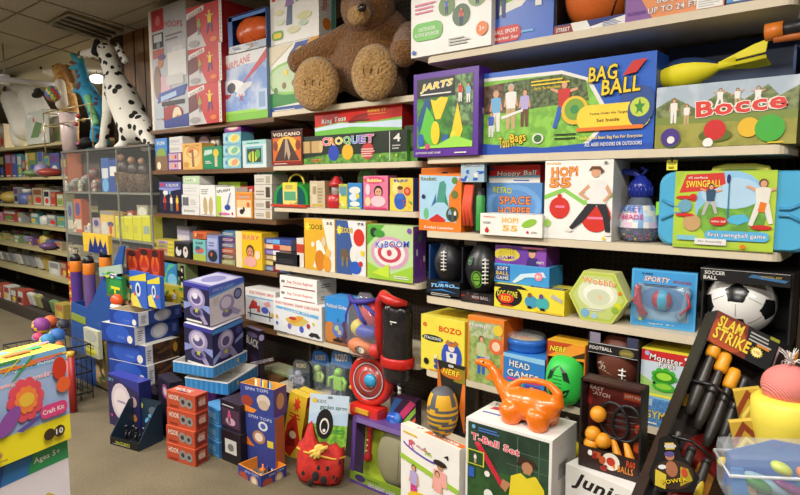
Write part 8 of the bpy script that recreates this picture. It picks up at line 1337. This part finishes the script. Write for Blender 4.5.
g = G(); cn(g, (80, 62, -.04), (72, 55, -.07), .045, .02, mat('3ab0b8', .8)); cn(g, (79, 67, -.04), (70, 68, -.07), .036, .016, mat('3ab0b8', .8)); remeshed(g, 'head', rt, .009, 2, mat('3aa8b8', .8))
g = G(); cn(g, (77, 64, -.07), (71, 62, -.085), .016, .01, mat('7a2a3a')); g.build('mouth', rt); g = G(); sp(g, 79, 57, -.09, .011, mat('e8e8d8')); g.build('eye', rt)
g = G(); cn(g, (88, 98, -.11), (96, 122, -.1), .035, .03, mat('7ac88a', .8)); g.build('belly', rt)
# tan dog
YP_ = YC+.17
tm = mottle('b8843c', 'd8a860', 30, .9, .4, .6, .6, .01); o = Vector((solveX(64, YP_+.1, TOPZ), YP_+.1, TOPZ)); rt = thing('plush_dog', 'tan and white plush dog looking left behind the dinosaur', 'plush toy', o)
g = G(); cn(g, (62, 78, .1), (66, 96, .1), .075, .09, tm); cn(g, (67, 98, .1), (70, 112, .1), .09, .085, tm); cn(g, (70, 112, .1), (71, 139, .1), .085, .075, tm); remeshed(g, 'body', rt, .013, 4, tm)
g = G(); sp(g, 60, 71, .09, (.09, .08, .075), tm); remeshed(g, 'head', rt, .012, 3, tm); g = G(); cn(g, (55, 73, .05), (45, 72, .02), .05, .026, mat('e4dcc8', .9)); g.build('muzzle', rt); g = G(); sp(g, 41, 68, .0, .014, mat('1a1512')); g.build('nose', rt); g = G(); sp(g, 53, 66, .02, .009, mat('1a1512')); g.build('eye', rt)
g = G(); cn(g, (67, 68, .03), (72, 80, .03), .035, .03, mat('8a5a2c', .9)); g.build('ear', rt); g = G(); cn(g, (60, 84, .03), (62, 104, .02), .05, .06, mat('e0d6c0', .9)); g.build('chest', rt)
# white plush dog further left, on the far shelving top
o = Vector((solveX(20, YL+.1, lz[0]), YL+.1, lz[0]+.001)); wm_ = mat('dcd8cc', .95, 0, .06, .5, 30.); rt = thing('plush_dog', 'large white plush dog on the far left top shelf under the rail', 'plush toy', o)
def c3(gg, a, b, ra, rb, m, Y=YL+.1, n=6):
    pa, pb = onY(a[0], a[1], Y)-o, onY(b[0], b[1], Y)-o
    for i in range(n+1): gg.sph(pa.lerp(pb, i/n), ra+(rb-ra)*i/n, m, 14)
g = G(); c3(g, (10, 88), (14, 100), .1, .11, wm_); c3(g, (14, 100), (26, 128), .15, .16, wm_); c3(g, (30, 95), (38, 112), .12, .14, wm_); c3(g, (20, 128), (20, 140), .12, .1, wm_); c3(g, (34, 120), (36, 140), .12, .09, wm_)
remeshed(g, 'body', rt, .02, 4, wm_); g = G(); c3(g, (9, 84), (14, 86), .1, .09, wm_); c3(g, (14, 86), (30, 92), .07, .09, wm_); remeshed(g, 'head', rt, .018, 3, wm_)
g = G(); c3(g, (5, 88), (4, 90), .02, .018, mat('2a2420'), YL-.02, 2); g.build('nose', rt)
# multicoloured ball cap, black hat, picture card, bucket and tray on the far shelf top
def at(px, py, Y): return onY(px, py, Y)
p = at(53, 94, YC+.02); g = G(); g.sph((0, 0, 0), (.07, .07, .075), 'red', 18, test=lambda q: mat(['c8342a', '2f6ab8', 'd8c03a', '3a9a4a'][int((math.atan2(q.y, q.x)+3.2)*2+(q.z+1)*2) % 4], .6))
tag(g.build('patchwork_ball', loc=p), 'patchwork ball in red, blue, green and yellow beside the tan plush dog', 'ball')
p = at(38, 94, YC+.12); rt = thing('black_hat', 'black felt hat lying left of the patchwork ball', 'hat', p, (0, math.radians(-15), 0)); g = G(); g.lathe([(.002, -.02), (.085, -.012), (.09, 0), (.06, .02), (.05, .045), (.002, .05)], mat('141213', .9), n=20, sc_=(1, .6)); g.build('hat_body', rt)
p = at(82, 137, YC-.0); rt = thing('black_hat', 'black wide brimmed hat with pink lining on the case beside the dinosaur feet', 'hat', (p.x, YC+.03, TOPZ+.05), (math.radians(0), math.radians(-8), 0)); g = G(); g.lathe([(.002, -.03), (.06, -.028), (.11, -.01), (.115, 0), (.06, .015), (.05, .05), (.002, .055)], mat('171416', .9), n=22, sc_=(1, .7)); g.build('hat_body', rt); g = G(); g.sph((.02, -.075, -.004), (.035, .01, .01), mat('c8609a', .8), 10); g.build('lining', rt)
a_ = small
xa, xb = solveX(24, YL-.05, lz[0]), solveX(45, YL-.05, lz[0]); carton('picture_card', 'white picture card with green leaf drawing at the far shelf top', 'card', xb-xa, .02, solveZ(114, xa, YL)-lz[0], ((xa+xb)/2, YL-.01, lz[0]), 0, cols=('c8ccc0', 'b0b4a8', 'd8dcd0'), front=[pg([(.2, .2), (.5, .7), (.8, .6), (.6, .2)], '6a8a5a'), ci(.4, .75, .08, 'c86a6a'), ci(.7, .35, .06, 'c86a6a'), pg([(.1, .8), (.4, .9), (.1, .95)], 'w'), pg([(.7, .1), (.95, .3), (.95, .1)], 'w')])
for k, (px, pt, Rr, cc, lb) in enumerate(((51, 113, .085, 'd4d0c4', 'white round bucket on the display rack'), (66, 112, .08, 'dcc4c0', 'pale pink round bucket on the display rack'))):
    px = max(px, 70-18*(k == 0)); b = at(px, 149, YC+.06); tp = at(px, pt, YC+.06); h = tp.z-TOPZ; g = G(); rt = thing('bucket', lb, 'bucket', (b.x, YC+.06, TOPZ)) if k else thing('bucket', 'white round bucket on the far shelf top beside the picture card', 'bucket', (solveX(52, YL+.12, lz[0]), YL+.12, lz[0]+.001)); g.lathe([(Rr*.75, 0), (Rr, h), (Rr*.95, h), (Rr*.7, .01)], mat(cc, .35), n=22); g.build('bucket_body', rt)
    g = G(); g.tube([(Rr*math.cos(a), Rr*math.sin(a), h) for a in [i*math.pi/10 for i in range(20)]], .006, mat('c8b88a', .4), 6, True); g.build('rim', rt)
# wire rack around them
pA = at(44, 126, YC-.02); pB = at(92, 122, YC-.02); rt = thing('wire_rack', 'thin brass wire rack rail running before the buckets', 'rack', (pA.x, YC-.02, TOPZ)); w_ = pB.x-pA.x; h1 = pA.z-TOPZ; h2 = at(44, 113, YC-.02).z-TOPZ
for nmz, z in (('rail', h1), ('rail', h2)): g = G(); g.tube([(0, 0, z), (w_, 0, z)], .006, mat('c8b480', .3, .6), 8); g.tube([(0, 0, z), (0, .28, z)], .006, mat('c8b480', .3, .6), 8); g.build(nmz, rt)
for x in (0, w_): g = G(); g.tube([(x, 0, 0), (x, 0, h2)], .006, mat('c8b480', .3, .6), 8); g.build('post', rt)
for k, (px, py) in enumerate(((78, 116), (84, 120), (76, 124))):
    p = at(px, py, YC+.06); g = G(); g.sph((0, 0, 0), (.03, .02, .02), mat('b8342c' if k != 1 else '8a7a3a', .5), 10); tag(g.build('red_ribbon', loc=p), 'crumpled red ribbon bit in the wire rack', 'ribbon', 'ribbon bits in the wire rack')
# hanging rail, chain and round lamp
pa, pb = P(-60, 72, 5.4), P(62, 86, 6.2)
rt = thing('hanging_rail', 'white horizontal tube rail hanging from the ceiling by a chain', 'rail', (pa+pb)/2); g = G(); g.tube([pa-(pa+pb)/2, pb-(pa+pb)/2], .028, mat('c4c6cc', .35), 14); g.build('tube', rt)
pc_ = P(5, 79.5, 5.83); g = G(); g.tube([pc_-(pa+pb)/2, Vector((pc_.x, pc_.y, CEIL))-(pa+pb)/2], .007, mat('8a8478', .5), 6); g.build('chain', rt); g = G(); g.lathe([(.02, -.05), (.05, -.03), (.05, .03), (.02, .05)], mat('d0d2d8', .35), pc_-(pa+pb)/2, (pb-pa), 16); g.build('collar', rt)
p = P(97, 79, 7.2); rt = thing('globe_lamp', 'small lit white lamp behind the blue plush dinosaur', 'lamp', p); em = newmat('lamp_glow'); em[2].inputs['Emission Color'].default_value = (1, .96, .88, 1); em[2].inputs['Emission Strength'].default_value = 1.6; em[2].inputs['Base Color'].default_value = (.9, .9, .88, 1)
g = G(); g.sph((0, 0, 0), (.09, .09, .055), em[0], 18); g.build('lamp_shade', rt); g = G(); g.tube([(0, 0, .04), (0, 0, CEIL-p.z)], .005, 'dg', 6); g.build('cord', rt)
for k, (px, cc, tint) in enumerate(((70, 'b8a888', 'tan'), (77, 'c89a5a', 'amber'), (84, '8a9a70', 'green grey'), (91, 'd0c8b8', 'cream'), (98, '9a5a48', 'brick'), (105, '7a8a9a', 'steel'))):
    X = solveX(px, YC+.06, csh[1]); z_ = csh[1]+.001 if k % 2 else csh[0]+.001; o = thing('toy_packet', f'little {tint} toy packet at the front of a case shelf', 'toy packet', (X, YC+.05, z_)); g = G(); g.box((0, 0, .04), (.05, .03, .08), mottle(cc, 'd8d4cc', 40, .3), bev=.008); g.build('packet_body', o); g = G(); g.box((0, 0, .088), (.045, .004, .02), 'cream'); g.build('header_card', o)
